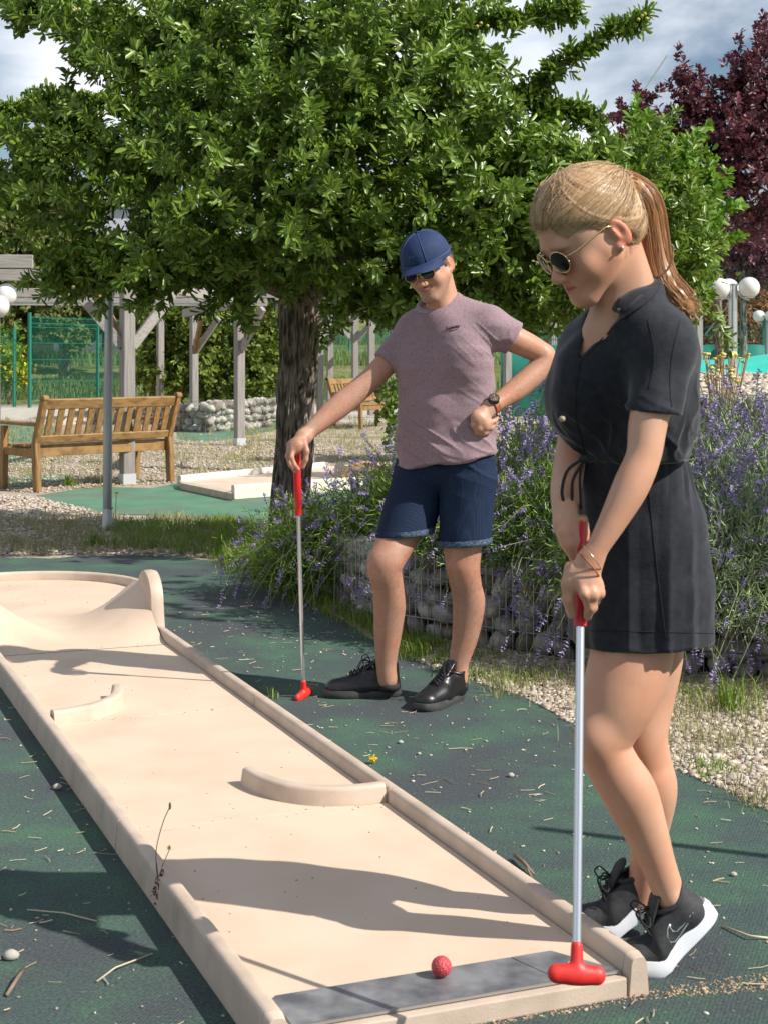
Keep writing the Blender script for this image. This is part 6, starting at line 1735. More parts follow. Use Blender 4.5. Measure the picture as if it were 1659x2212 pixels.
# ================================================================ the man
MT['shirt'] = mat('heather_mauve_jersey', (0.185, 0.118, 0.140), 0.9, spec=0.15, col2=(0.36, 0.262, 0.275), scale=700, detail=3, lo=0.40, hi=0.62, col3=(0.19, 0.125, 0.16), scale3=120, lo3=0.52, hi3=0.72, bump=0.3, bscale=380, bdist=0.002, sheen=0.2)
MT['shirt_rib'] = mat('mauve_rib', (0.25, 0.17, 0.185), 0.9, col2=(0.36, 0.27, 0.28), scale=300, bump=0.3, bscale=300, bdist=0.002)
def dots_extra(nt, b, src, csock):
    N, L = nt.nodes, nt.links
    v = N.new('ShaderNodeTexVoronoi'); v.inputs['Scale'].default_value = 210; v.inputs['Randomness'].default_value = 0.15
    L.new(src, v.inputs['Vector'])
    r = N.new('ShaderNodeValToRGB'); r.color_ramp.elements[0].position = 0.16; r.color_ramp.elements[0].color = (0.045, 0.072, 0.13, 1)
    r.color_ramp.elements[1].position = 0.26; r.color_ramp.elements[1].color = (0.009, 0.018, 0.045, 1)
    L.new(v.outputs['Distance'], r.inputs['Fac']); L.new(r.outputs['Color'], b.inputs['Base Color'])
MT['shorts'] = mat('navy_dotted_cotton', (0.012, 0.022, 0.05), 0.85, spec=0.2, bump=0.2, bscale=300, bdist=0.002, extra=dots_extra)
MT['shorts_hem'] = mat('stitched_navy_hem', (0.018, 0.032, 0.06), 0.85, col2=(0.10, 0.14, 0.21), scale=90, detail=2, lo=0.45, hi=0.6, stretch=(1, 1, 6))
MT['cap'] = mat('navy_cap_cotton', (0.014, 0.027, 0.080), 0.75, spec=0.3, col2=(0.018, 0.034, 0.095), scale=60, bump=0.25, bscale=500, bdist=0.001)
MT['cap_thread'] = mat('cap_thread', (0.05, 0.085, 0.20), 0.7)
MT['black_leather'] = mat('black_leather', (0.010, 0.010, 0.011), 0.36, spec=0.5, bump=0.25, bscale=45, bdist=0.004)
MT['black_rubber'] = mat('black_rubber', (0.035, 0.035, 0.036), 0.65, col2=(0.06, 0.06, 0.058), scale=30)
MT['black_lace'] = mat('black_lace', (0.012, 0.012, 0.012), 0.8)
MT['dark_thread'] = mat('dark_plum_thread', (0.035, 0.008, 0.02), 0.8)
MT['tan_strap'] = mat('tan_leather_strap', (0.32, 0.10, 0.035), 0.55)
MT['watch_dial'] = mat('watch_dial', (0.05, 0.045, 0.04), 0.2, col2=(0.35, 0.25, 0.15), scale=160, lo=0.5, hi=0.62)
MT['sock'] = mat('white_sock', (0.72, 0.73, 0.78), 0.9, bump=0.3, bscale=300, bdist=0.002)

man = empty('person', (0.08, 5.72, 0), 'man in navy cap, mauve T-shirt and navy shorts leaning one hand on a putter', 'person')
MC = P(926, 577, 5.66); MF = frame((-0.36, -0.82, -0.38), (-0.22, 0.0, 1.0)); MS = 1.0
def mw(x, y, z): return MC + MF @ (Vector((x, y, z)) * MS)
s = Solid()
head_ops(s, MC, MF, MS)
s.cone(P(945, 600, 5.71), P(960, 668, 5.74), 0.056, 0.060, 0.03)
s.cone(mw(0, 0.02, -0.07), P(952, 664, 5.70), 0.045, 0.048, 0.03)
# trunk under the clothes
s.cone(P(962, 705, 5.75), P(968, 985, 5.73), 0.085, 0.085, 0.05)
s.cone(P(910, 716, 5.81), P(1045, 712, 5.68), 0.045, 0.045, 0.05)
s.cone(P(925, 1015, 5.76), P(1010, 1015, 5.69), 0.07, 0.07, 0.05)
# right arm (viewer's left), reaching out to the putter
s.chain([(P(893, 722, 5.82), 0.048), (P(845, 775, 5.80), 0.047), (P(798, 822, 5.77), 0.0435), (P(766, 850, 5.75), 0.0440), (P(735, 876, 5.73), 0.0445), (P(700, 905, 5.70), 0.0375), (P(672, 930, 5.67), 0.0285), (P(655, 944, 5.65), 0.027)], 0.02)
# right hand folded over the top of the grip
s.cone(P(657, 945, 5.64), P(637, 969, 5.605), 0.028, 0.026, 0.02)
s.cone(P(632, 962, 5.63), P(646, 962, 5.60), 0.022, 0.022, 0.015)
finger(s, [P(627, 966, 5.615), P(622, 985, 5.60), P(628, 1004, 5.600), P(638, 1018, 5.61)], 0.0105, 0.0075)
finger(s, [P(633, 968, 5.590), P(630, 988, 5.575), P(637, 1005, 5.575), P(645, 1014, 5.585)], 0.0105, 0.0075)
finger(s, [P(632, 964, 5.64), P(628, 984, 5.645), P(636, 1004, 5.65), P(646, 1012, 5.65)], 0.010, 0.0075)
finger(s, [P(640, 962, 5.65), P(640, 984, 5.665), P(648, 1000, 5.665)], 0.009, 0.007)
finger(s, [P(658, 955, 5.60), P(663, 975, 5.590), P(661, 993, 5.590), P(655, 1009, 5.595)], 0.012, 0.0085)
# left arm (viewer's right), elbow out, hand on hip
s.chain([(P(1062, 712, 5.67), 0.050), (P(1112, 734, 5.70), 0.050), (P(1160, 758, 5.735), 0.044), (P(1174, 776, 5.735), 0.0405), (P(1158, 802, 5.72), 0.043), (P(1118, 838, 5.68), 0.042), (P(1082, 864, 5.64), 0.033), (P(1058, 880, 5.61), 0.0285)], 0.02)
s.ball(P(1180, 766, 5.745), 0.026, 0.03)
s.cone(P(1056, 881, 5.60), P(1038, 905, 5.57), 0.026, 0.031, 0.02, flat=(0.3, -1, 0.2), fs=0.62)
s.cone(P(1028, 898, 5.575), P(1050, 920, 5.575), 0.0185, 0.0175, 0.018)
finger(s, [P(1025, 900, 5.570), P(1021, 918, 5.565), P(1030, 934, 5.575), P(1042, 940, 5.59)], 0.0102, 0.0080, 0.008)
finger(s, [P(1033, 908, 5.565), P(1034, 925, 5.562), P(1046, 935, 5.575), P(1058, 932, 5.595)], 0.0102, 0.0080, 0.008)
finger(s, [P(1043, 912, 5.570), P(1048, 924, 5.568), P(1060, 924, 5.585), P(1070, 917, 5.605)], 0.0098, 0.0078, 0.008)
finger(s, [P(1050, 908, 5.575), P(1057, 913, 5.575), P(1067, 910, 5.590), P(1074, 903, 5.61)], 0.0092, 0.0072, 0.008)
finger(s, [P(1044, 888, 5.58), P(1028, 884, 5.60), P(1020, 888, 5.63)], 0.0115, 0.0085, 0.008)
# legs
s.chain([(P(902, 1040, 5.785), 0.070), (P(876, 1130, 5.72), 0.074), (P(840, 1200, 5.645), 0.068), (P(831, 1228, 5.635), 0.0640), (P(837, 1262, 5.655), 0.0590), (P(842, 1300, 5.68), 0.0615), (P(838, 1365, 5.695), 0.0520), (P(834, 1430, 5.70), 0.0390), (P(837, 1468, 5.705), 0.036)], 0.03)
s.ball(P(820, 1212, 5.615), (0.034, 0.03, 0.038), 0.03)
s.chain([(P(1008, 1040, 5.68), 0.080), (P(1001, 1140, 5.665), 0.0765), (P(999, 1205, 5.66), 0.066), (P(1001, 1236, 5.66), 0.0610), (P(1007, 1270, 5.68), 0.0580), (P(1012, 1305, 5.70), 0.0605), (P(1005, 1370, 5.71), 0.0500), (P(991, 1432, 5.705), 0.0370), (P(990, 1468, 5.70), 0.034)], 0.03)
s.ball(P(990, 1216, 5.635), (0.034, 0.03, 0.038), 0.03)
SK_M = (0.46, 0.265, 0.182)
def man_tone(v):
    c = head_tone(v, MC, MF, MS, SK_M, (0.42, 0.16, 0.14), stubble=(0.20, 0.13, 0.09))
    zz = v[:, 2]
    leg = soft(-zz, -0.95, -0.5)[:, None]
    c = c * (1 - 0.10 * leg)
    # dark leg and forearm hair as fine mottling
    hair = 0.35 * np.clip(vnoise(v * np.array([420, 420, 130]), 3), 0, 1) * soft(-zz, -0.60, -0.45) * (zz > 0.12)
    far_ = np.clip(vnoise(v * np.array([300, 300, 300]), 5), 0, 1) * (zz > 0.9) * (zz < 1.32) * 0.7
    c = c * (1 - 0.38 * np.maximum(hair, far_)[:, None])
    kn = np.exp(-((zz - 0.50) / 0.05) ** 2)[:, None] * 0.22
    c = c * (1 - kn) + c * np.array([1.08, 0.72, 0.66]) * kn
    el = np.exp(-((v - arr(P(1185, 762, 5.74))) ** 2).sum(1) / 0.045 ** 2)[:, None] * 0.35
    return c * (1 - el) + c * np.array([1.15, 0.75, 0.68]) * el
mbody = solid_obj('body', s, 0.0034, MT['skin'], man, col=man_tone)
# fine body hair on shins, knees and forearms
mv = np.empty(len(mbody.data.vertices) * 3, dtype=np.float32); mbody.data.vertices.foreach_get('co', mv); mv = mv.reshape(-1, 3) + arr(man.location)
mn = np.empty(len(mbody.data.vertices) * 3, dtype=np.float32); mbody.data.vertices.foreach_get('normal', mn); mn = mn.reshape(-1, 3)
rgh = np.random.default_rng(12)
pr = np.where((mv[:, 2] > 0.14) & (mv[:, 2] < 0.62), 0.26, 0.0)
arm_ = (mv[:, 2] > 0.95) & (mv[:, 2] < 1.28) & ((mv[:, 0] < -0.06) | (mv[:, 0] > 0.47))
pr = np.where(arm_, 0.12, pr)
sel = rgh.random(len(mv)) < pr; hp_, hn_ = mv[sel], mn[sel]
hd_ = hn_ * 0.55 + np.array([[0, 0, -0.8]]) + rgh.normal(size=hp_.shape) * 0.35
hd_ /= np.linalg.norm(hd_, axis=1, keepdims=True)
sd_ = np.cross(hd_, rgh.normal(size=hp_.shape)); sd_ /= np.linalg.norm(sd_, axis=1, keepdims=True)
Lh = rgh.uniform(0.005, 0.011, (len(hp_), 1)); hv = np.stack([hp_ - sd_ * 0.0002, hp_ + sd_ * 0.0002, hp_ + hd_ * Lh], 1).reshape(-1, 3)
MT['body_hair'] = mat('dark_body_hair', (0.07, 0.04, 0.028), 0.6)
tag(mesh_np('body_hair', hv, np.arange(len(hv)).reshape(-1, 3), MT['body_hair'], man), kind='stuff')
# T-shirt
s = Solid()
hc = (P(968, 992, 5.73), Vector((0.14, 0.0, -1.0)))
s.cone(P(912, 745, 5.79), P(916, 1030, 5.760), 0.087, 0.106, 0.05, cut=hc)
s.cone(P(1010, 740, 5.68), P(1017, 1030, 5.675), 0.089, 0.098, 0.05, cut=hc)
s.cone(P(962, 705, 5.735), P(962, 1030, 5.715), 0.112, 0.140, 0.05, cut=hc)
s.ball(P(915, 778, 5.73), (0.075, 0.07, 0.085), 0.06); s.ball(P(1000, 772, 5.64), (0.080, 0.07, 0.085), 0.06)
s.cone(P(900, 714, 5.81), P(1052, 706, 5.68), 0.062, 0.066, 0.05)
s.cone(P(975, 664, 5.73), P(1052, 694, 5.69), 0.052, 0.058, 0.04)
s.cone(P(948, 668, 5.75), P(892, 708, 5.81), 0.050, 0.052, 0.04)
sc1 = (P(835, 786, 5.79), P(826, 795, 5.78) - P(893, 716, 5.82)); sc2 = (P(1110, 730, 5.70), Vector((0.86, 0.1, -0.46)))
s.cone(P(893, 718, 5.82), P(812, 812, 5.785), 0.064, 0.060, 0.03, cut=sc1)
s.cone(P(1062, 708, 5.67), P(1150, 752, 5.72), 0.070, 0.064, 0.03, cut=sc2)
s.subcone(P(955, 655, 5.735), P(938, 610, 5.70), 0.060, 0.075, 0.006)
def shirt_disp(v, n):
    d = 0.0055 * vnoise(v * np.array([7, 7, 13]) + 3, 1) + 0.0030 * vnoise(v * np.array([12, 12, 30]), 2)
    low = soft(-v[:, 2], -1.22, -1.0)
    rid = 1 - np.abs(vnoise(v * np.array([6, 6, 24]) + np.array([0, 0, 1.0]) * v[:, :1] * 14, 4)) * 2
    d += 0.0065 * np.clip(rid, 0, 1) ** 2 * low
    # pull lines from the raised arm to the neck
    q = v - arr(P(1070, 760, 5.66)); ax_ = np.array([-0.55, 0, 0.55]); t = q @ ax_
    rid2 = 1 - np.abs(vnoise(np.stack([(v[:, 0] + v[:, 2]) * 26, v[:, 1] * 6, (v[:, 0] - v[:, 2]) * 5], 1), 6)) * 2.2
    d += 0.006 * np.clip(rid2, 0, 1) ** 2 * np.exp(-(q ** 2).sum(1) / 0.14 ** 2)
    q = v - arr(P(868, 775, 5.78))
    d += 0.006 * np.clip(1 - np.abs(vnoise(np.stack([(v[:, 0] - v[:, 2]) * 30, v[:, 1] * 6, (v[:, 0] + v[:, 2]) * 6], 1), 8)) * 2.2, 0, 1) ** 2 * np.exp(-(q ** 2).sum(1) / 0.09 ** 2)
    return d
shirt = solid_obj('t_shirt', s, 0.0042, MT['shirt'], man, disp=shirt_disp, cloth=True)
cpts = []
cc = P(950, 655, 5.725); cn = (P(940, 615, 5.70) - P(955, 668, 5.74)).normalized()
cn = Vector((-0.22, -0.42, 0.88)).normalized(); cu = cn.cross(Vector((1, 0, 0))).normalized(); cv = cn.cross(cu).normalized()
for k in range(41):
    a = 2 * math.pi * k / 40; cpts.append(cc + cu * math.cos(a) * 0.073 + cv * math.sin(a) * 0.080)
MB().tube(cpts, 0.0125, 8).build('collar', MT['shirt_rib'], shirt, smooth=True)
# embroidered chest logo
def text_obj(body, size, loc, M, m, parent, name, ext=0.0012, shear=0.0, sx=1.0):
    cu_ = bpy.data.curves.new(name, 'FONT'); cu_.body = body; cu_.size = size; cu_.extrude = ext; cu_.align_x = 'CENTER'; cu_.align_y = 'CENTER'; cu_.shear = shear
    to = bpy.data.objects.new(name, cu_); COL.objects.link(to)
    dg = bpy.context.evaluated_depsgraph_get(); me = bpy.data.meshes.new_from_object(to.evaluated_get(dg))
    COL.objects.unlink(to); bpy.data.objects.remove(to)
    me.materials.clear(); me.materials.append(m)
    o = bpy.data.objects.new(name, me); link(o, parent)
    o.matrix_local = Matrix.Translation(Vector(loc) - root_loc(parent)) @ M.to_4x4() @ Matrix.Diagonal((sx, 1, 1, 1))
    return o
def plane_frame(nrm, xdir):
    n_ = Vector(nrm).normalized(); x_ = Vector(xdir); x_ = (x_ - n_ * x_.dot(n_)).normalized(); return Matrix((x_, n_.cross(x_), n_)).transposed()
def on_surface(o, px, py, off=0.002):
    """first hit of the mesh along the line of sight through (px, py): where print sits on cloth"""
    rl = root_loc(o.parent) if o.parent else Vector((0, 0, 0))
    a = Vector((0, 0, CH)) - rl - o.location; d = (P(px, py, 10) - Vector((0, 0, CH))).normalized()
    ok, loc, nr, i = o.ray_cast(a, d)
    if not ok: return None, None
    return loc + rl + o.location + nr * off, nr
bpy.context.view_layer.update()
lg, nr = on_surface(shirt, 977, 707, 0.003)
if lg is not None:
    Ml = plane_frame(nr + Vector((0, -0.4, 0)), (1, 0.3, 0.0))
    text_obj('Superdry', 0.0150, lg, Ml, MT['dark_thread'], shirt, 'chest_lettering', 0.0015, 0.3, 1.0)
    text_obj('ORANGE LABEL', 0.0050, lg - Ml @ Vector((0, 0.0135, 0)), Ml, MT['dark_thread'], shirt, 'chest_lettering', 0.001)
# shorts
s = Solid()
s.cone(P(914, 1010, 5.765), P(1012, 1005, 5.685), 0.098, 0.100, 0.06)
s.cone(P(908, 1030, 5.780), P(862, 1200, 5.672), 0.104, 0.106, 0.03, cut=(P(861, 1156, 5.68), Vector((0.10, 0, -1))))
s.cone(P(1014, 1030, 5.685), P(999, 1220, 5.665), 0.104, 0.098, 0.004, cut=(P(996, 1176, 5.66), Vector((0.06, 0, -1))))
s.cut(P(965, 962, 5.75), Vector((0, 0, 1)), reach=0.5)
def shorts_disp(v, n):
    d = 0.004 * vnoise(v * np.array([9, 9, 14]), 11)
    rid = 1 - np.abs(vnoise(v * np.array([5, 5, 22]) + np.array([0, 0, 1.0]) * v[:, :1] * 10, 12)) * 2
    return d + 0.006 * np.clip(rid, 0, 1) ** 2 * soft(v[:, 2], 0.72, 0.86)
shorts = solid_obj('shorts', s, 0.0042, MT['shorts'], man, disp=shorts_disp, cloth=True)
for (cx_, cy_, Y_, r_, nn) in ((875, 1150, 5.702, 0.1055, Vector((0.10, 0, -1))), (1002, 1170, 5.669, 0.0995, Vector((0.06, 0, -1)))):
    nn = nn.normalized(); c_ = P(cx_, cy_, Y_); u1 = nn.cross(Vector((0, 1, 0))).normalized(); u2 = nn.cross(u1)
    ring = [c_ + u1 * math.cos(2 * math.pi * k / 40) * r_ + u2 * math.sin(2 * math.pi * k / 40) * r_ for k in range(41)]
    m = MB()
    for k in range(41):
        o_ = (ring[k] - c_).normalized()
        m.v += [tuple(ring[k] + o_ * 0.004 - nn * 0.013), tuple(ring[k] + o_ * 0.0055), tuple(ring[k] + o_ * 0.004 + nn * 0.011), tuple(ring[k] - o_ * 0.004 + nn * 0.011), tuple(ring[k] - o_ * 0.006 - nn * 0.011)]
    for k in range(40):
        for j in range(4): m.f.append((k * 5 + j, k * 5 + j + 1, (k + 1) * 5 + j + 1, (k + 1) * 5 + j))
    m.build('turned_up_hem', MT['shorts_hem'], shorts, smooth=True)
# cap
def capw(x, y, z): return tuple(mw(x, y, z))
m = MB(); na, nb_ = 48, 16
CR_ = (0.0930, 0.1120, 0.100); C0 = (-0.002, -0.008, 0.048)
for j in range(nb_ + 1):
    t = math.pi / 2 * j / nb_
    for i in range(na):
        a = 2 * math.pi * i / na
        sq = 1.0 + 0.02 * math.cos(4 * a) * math.cos(t)
        pz = CR_[2] * math.sin(t) ** 0.92
        m.v.append(capw(C0[0] + CR_[0] * math.cos(t) ** 0.85 * math.cos(a) * sq, C0[1] + CR_[1] * math.cos(t) ** 0.85 * math.sin(a) * sq, C0[2] - 0.012 + pz - (0.012 if j == 0 else 0)))
for j in range(nb_):
    for i in range(na): m.f.append((j * na + i, j * na + (i + 1) % na, (j + 1) * na + (i + 1) % na, (j + 1) * na + i))
cap = m.build('cap', MT['cap'], man, smooth=True)
def cap_pt(a, t, off=0.0005):
    pz = CR_[2] * math.sin(t) ** 0.92; q = (1 + off / 0.09)
    return mw(C0[0] + CR_[0] * q * math.cos(t) ** 0.85 * math.cos(a), C0[1] + CR_[1] * q * math.cos(t) ** 0.85 * math.sin(a), C0[2] - 0.012 + pz * q)
for k in range(6):
    a = math.pi / 2 + k * math.pi / 3 + math.pi / 6
    MB().tube([cap_pt(a, 0.02 + 1.5 * i / 14, 0.0006) for i in range(15)], 0.0011, 5).build('cap_seam', MT['cap_thread'], cap, smooth=True)
MB().ball(mw(0, -0.008, 0.048 + 0.089), (0.008, 0.008, 0.005), 12, 8).build('cap_button', MT['cap'], cap, smooth=True)
MB().tube([cap_pt(2 * math.pi * k / 40, -0.0 + 0.03, 0.001) for k in range(41)], 0.0018, 5).build('cap_band', MT['cap_thread'], cap, smooth=True)
m = MB(); nu, nv = 24, 8
def brim(u, v_, dz):
    a = math.pi / 2 + (u - 0.5) * 2 * 1.12
    bx, by = CR_[0] * math.cos(a), C0[1] + CR_[1] * math.sin(a)
    reach = 0.058 * (1 - (2 * abs(u - 0.5)) ** 2.6)
    x = bx * (1 + 0.10 * v_ * (1 - abs(2 * u - 1))); y = by + reach * v_
    z = 0.041 - 0.012 * v_ ** 1.2 * (1 - 0.3 * abs(2 * u - 1)) - 3.0 * x * x * (0.25 + 0.9 * v_)
    return mw(x, y, z + dz)
for dz in (0, -0.003):
    for i in range(nu + 1):
        for j in range(nv + 1): m.v.append(tuple(brim(i / nu, j / nv, dz)))
Nn = (nu + 1) * (nv + 1)
for i in range(nu):
    for j in range(nv):
        q = (i * (nv + 1) + j, (i + 1) * (nv + 1) + j, (i + 1) * (nv + 1) + j + 1, i * (nv + 1) + j + 1); m.f.append(q); m.f.append(tuple(Nn + p for p in q[::-1]))
    a = i * (nv + 1) + nv; b = (i + 1) * (nv + 1) + nv; m.f.append((a, b, Nn + b, Nn + a))
m.build('cap_brim', MT['cap'], cap, smooth=True, auto=1.0)
fa = math.pi / 2 - 0.12
pa, pb = cap_pt(fa - 0.1, 0.34, 0.001), cap_pt(fa + 0.1, 0.34, 0.001); pc = cap_pt(fa, 0.44, 0.001)
nrm = (pa - pb).cross(pc - pb).normalized();
if nrm.y > 0: nrm = -nrm
text_obj('INESIS', 0.014, cap_pt(fa, 0.36, 0.003), plane_frame(nrm, pa - pb if (pa - pb).x > 0 else pb - pa), MT['cap_thread'], cap, 'cap_lettering', 0.001, 0, 1.3)
# short hair showing round the ear
s = Solid()
for x in (-1, 1):
    s.ball(mw(0.071 * x, 0.008, 0.012), Vector((0.008, 0.016, 0.026)), 0.006, MF)
    s.ball(mw(0.062 * x, -0.045, 0.0), Vector((0.018, 0.034, 0.036)), 0.01, MF)
s.ball(mw(0, -0.062, 0.0), Vector((0.058, 0.046, 0.045)), 0.02, MF)
MT['hair_m'] = mat('short_brown_hair', (0.05, 0.032, 0.02), 0.7, col2=(0.10, 0.07, 0.045), scale=120, bump=0.8, bscale=300, bdist=0.003)
solid_obj('hair', s, 0.003, MT['hair_m'], man)
sunglasses(man, MC, MF, MS * 1.0, MT['lens'], MT['gold'])
# watch
wc = P(1063, 876, 5.615); wd_ = (P(1082, 864, 5.64) - P(1058, 880, 5.61)).normalized()
u1 = wd_.cross(Vector((0, 0, 1))).normalized(); u2 = wd_.cross(u1).normalized()
m = MB()
for k in range(33):
    a = 2 * math.pi * k / 32; o_ = u1 * math.cos(a) + u2 * math.sin(a)
    for q, e in ((-0.011, 0.0325), (-0.011, 0.0355), (0.011, 0.0355), (0.011, 0.0325)): m.v.append(tuple(wc + o_ * e + wd_ * q))
for k in range(32):
    for j in range(4): m.f.append((k * 4 + j, k * 4 + (j + 1) % 4, (k + 1) * 4 + (j + 1) % 4, (k + 1) * 4 + j))
watch = m.build('watch', MT['tan_strap'], man, smooth=True, auto=0.8)
fd = Vector((-0.35, -0.88, 0.30)); fd = (fd - wd_ * fd.dot(wd_)).normalized()
MB().tube([wc + fd * 0.030, wc + fd * 0.044], [0.0215, 0.0205], 24).build('watch_case', MT['black_frame'], watch, smooth=True, auto=0.6)
MB().tube([wc + fd * 0.0435, wc + fd * 0.0448], [0.0165, 0.0165], 24).build('watch_dial', MT['watch_dial'], watch, smooth=True, auto=0.6)
# shoes
shoe(man, (G(866, 1503)).xyz + Vector((0.0, -0.0, 0)), Vector((-1, -0.06, 0)), L=0.292, wd=0.054, hgt=1.3, mu=MT['black_leather'], ms=MT['black_rubber'], ml=MT['black_lace'])
shoe(man, Vector((0.290, 5.735, 0)), Vector((-0.165, -0.235, 0)), L=0.29, wd=0.054, hgt=1.3, mu=MT['black_leather'], ms=MT['black_rubber'], ml=MT['black_lace'])
for (x, y, Y) in ((841, 1482, 5.71), (990, 1482, 5.70)):
    MB().tube([P(x, y + 8, Y), P(x, y - 6, Y)], 0.038 if x < 900 else 0.036, 20).build('ankle_sock', MT['black_lace'], man, smooth=True)

# ---------------------------------------------------------------- putters
def putter(top, neck, grip_end, head_dir, head_w, label, r=0.0072, seam=True):
    top, neck, ge = Vector(top), Vector(neck), Vector(grip_end); ax_ = (neck - top).normalized()
    root = empty('minigolf_putter', neck, label, 'putter', 'red headed minigolf putters')
    MB().tube([ge - ax_ * 0.05, neck + ax_ * 0.005], r, 18).build('shaft', MT['shaft'], root, smooth=True, auto=0.8)
    L_ = (ge - top).length
    g = MB(); g.tube([top, top + ax_ * 0.004, top + ax_ * 0.012, top + ax_ * L_ * 0.5, ge - ax_ * 0.045, ge - ax_ * 0.044, ge - ax_ * 0.001, ge], [0.006, 0.0125, 0.0150, 0.0140, 0.0130, 0.0122, 0.0120, 0.0105], 20)
    g.build('grip', MT['red_grip'], root, smooth=True, auto=0.9)
    hd = Vector(head_dir); hd = (hd - ax_ * hd.dot(ax_)).normalized(); fr_ = ax_.cross(hd).normalized()
    Mh = Matrix((hd, fr_, -ax_)).transposed()
    s = Solid(); hw = head_w / 2; c_ = neck + ax_ * 0.045
    s.cone(neck - ax_ * 0.002, neck + ax_ * 0.030, 0.0105, 0.0120, 0.010)
    s.cone(c_ - hd * (hw - 0.017), c_ + hd * (hw - 0.017), 0.0165, 0.0165, 0.006, flat=fr_, fs=0.78)
    s.ball(c_, (0.032, 0.0125, 0.0155), 0.010, Mh)
    solid_obj('putter_head', s, 0.0022, MT['red_head'], root)
    return root
mt_top, mt_neck = P(641, 976, 5.62), G(656, 1508) + Vector((0, 0, 0.058))
mt_ge = mt_top.lerp(mt_neck, (1110 - 976) / (1470 - 976))
putter(mt_top, mt_neck, mt_ge, Vector((0.42, 0.9, 0.0)), 0.125, 'red headed putter standing upright on the carpet under the man\'s outstretched hand')

# ================================================================ the woman
MT['dress'] = mat('black_linen', (0.0105, 0.0115, 0.017), 0.80, spec=0.3, col2=(0.018, 0.020, 0.028), scale=60, detail=6, bump=0.35, bscale=170, bdist=0.002, sheen=0.25)
MT['hair_w'] = mat('dark_blonde_hair', (0.34, 0.22, 0.125), 0.45, spec=0.4, col2=(0.52, 0.37, 0.23), scale=20, detail=6, lo=0.35, hi=0.65)
MT['hair_strand'] = mat('blonde_strands', rough=0.38, spec=0.5, island_cols=[(0.22, 0.125, 0.06), (0.48, 0.32, 0.17), (0.34, 0.21, 0.105), (0.66, 0.48, 0.29)])
MT['hair_tail'] = mat('chestnut_strands', rough=0.38, spec=0.5, island_cols=[(0.20, 0.09, 0.035), (0.42, 0.20, 0.075), (0.28, 0.13, 0.05), (0.55, 0.30, 0.12)], trans=0.2)
MT['runner'] = mat('black_mesh_fabric', (0.020, 0.021, 0.023), 0.75, col2=(0.032, 0.034, 0.037), scale=120, bump=0.4, bscale=400, bdist=0.002)
MT['white_foam'] = mat('white_foam_sole', (0.74, 0.76, 0.80), 0.6)
MT['iridescent'] = mat('iridescent_print', (0.42, 0.34, 0.36), 0.3, col2=(0.34, 0.48, 0.42), scale=30, metal=0.4)
MT['button'] = mat('horn_button', (0.35, 0.28, 0.20), 0.4)
def PB(x, y, Y):
    """her body leans: hips lie a little farther back than head and feet"""
    return P(x, y, Y + float(np.interp(y, [600, 780, 900, 985, 1100, 1300, 1450, 1600, 1800, 1930, 2100], [0, 0.0, 0.035, 0.075, 0.12, 0.14, 0.13, 0.10, 0.06, 0.035, 0.02])))
woman = empty('person', (0.60, 3.2, 0), 'woman with blonde ponytail and sunglasses in a black playsuit, looking down at the ball', 'person')
WC = P(1275, 511, 3.00)
def yp(yaw, pitch, roll=0.0):
    f = Vector((-math.cos(yaw) * math.cos(pitch), -math.sin(yaw) * math.cos(pitch), -math.sin(pitch)))
    u = Vector((-math.cos(yaw) * math.sin(pitch), -math.sin(yaw) * math.sin(pitch), math.cos(pitch)))
    u = Matrix.Rotation(roll, 3, f) @ u
    return frame(f, u)
WF = yp(math.radians(20), math.radians(34)); WS = 1.02
def ww(x, y, z): return WC + WF @ (Vector((x, y, z)) * WS)
s = Solid()
head_ops(s, WC, WF, WS, female=True)
s.cone(ww(0, -0.050, -0.020), PB(1380, 690, 3.05), 0.042, 0.052, 0.025)
s.cone(ww(0, -0.024, -0.040), PB(1338, 705, 3.045), 0.034, 0.042, 0.02)
s.cone(PB(1335, 690, 3.06), PB(1290, 800, 3.10), 0.050, 0.055, 0.04)
s.cone(PB(1318, 690, 3.055), PB(1270, 800, 3.075), 0.034, 0.045, 0.03)
s.cone(PB(1372, 740, 3.06), PB(1375, 980, 3.11), 0.070, 0.065, 0.05)
s.cone(PB(1275, 740, 3.19), PB(1425, 735, 3.00), 0.040, 0.040, 0.04)
s.cone(PB(1345, 1080, 3.16), PB(1400, 1090, 3.08), 0.075, 0.075, 0.05)
s.cone(PB(1350, 980, 3.11), PB(1370, 1100, 3.11), 0.065, 0.07, 0.05)
# near (left) arm
s.chain([(P(1432, 740, 2.975), 0.036), (P(1412, 850, 2.945), 0.0385), (P(1398, 920, 2.93), 0.0370), (P(1389, 985, 2.915), 0.0335), (P(1362, 1050, 2.90), 0.0345), (P(1326, 1120, 2.888), 0.0275), (P(1291, 1182, 2.88), 0.0212), (P(1274, 1212, 2.88), 0.0212)], 0.02)
# near hand on the grip
s.cone(P(1272, 1212, 2.88), P(1262, 1256, 2.875), 0.0235, 0.0285, 0.015, flat=(0.15, 1, 0.1), fs=0.62)
s.cone(P(1245, 1240, 2.885), P(1284, 1266, 2.885), 0.0165, 0.0175, 0.014)
finger(s, [P(1232, 1226, 2.885), P(1225, 1262, 2.88), P(1227, 1296, 2.88), P(1234, 1326, 2.89)], 0.0125, 0.0095, 0.008)   # thumb down the left
finger(s, [P(1252, 1256, 2.87), P(1262, 1284, 2.857), P(1273, 1312, 2.87), P(1268, 1332, 2.895)], 0.0105, 0.0085, 0.006)
finger(s, [P(1268, 1260, 2.872), P(1280, 1286, 2.862), P(1279, 1312, 2.885), P(1264, 1322, 2.915)], 0.0108, 0.0085, 0.006)
finger(s, [P(1282, 1262, 2.88), P(1294, 1282, 2.880), P(1284, 1298, 2.91), P(1264, 1302, 2.935)], 0.0108, 0.0085, 0.006)
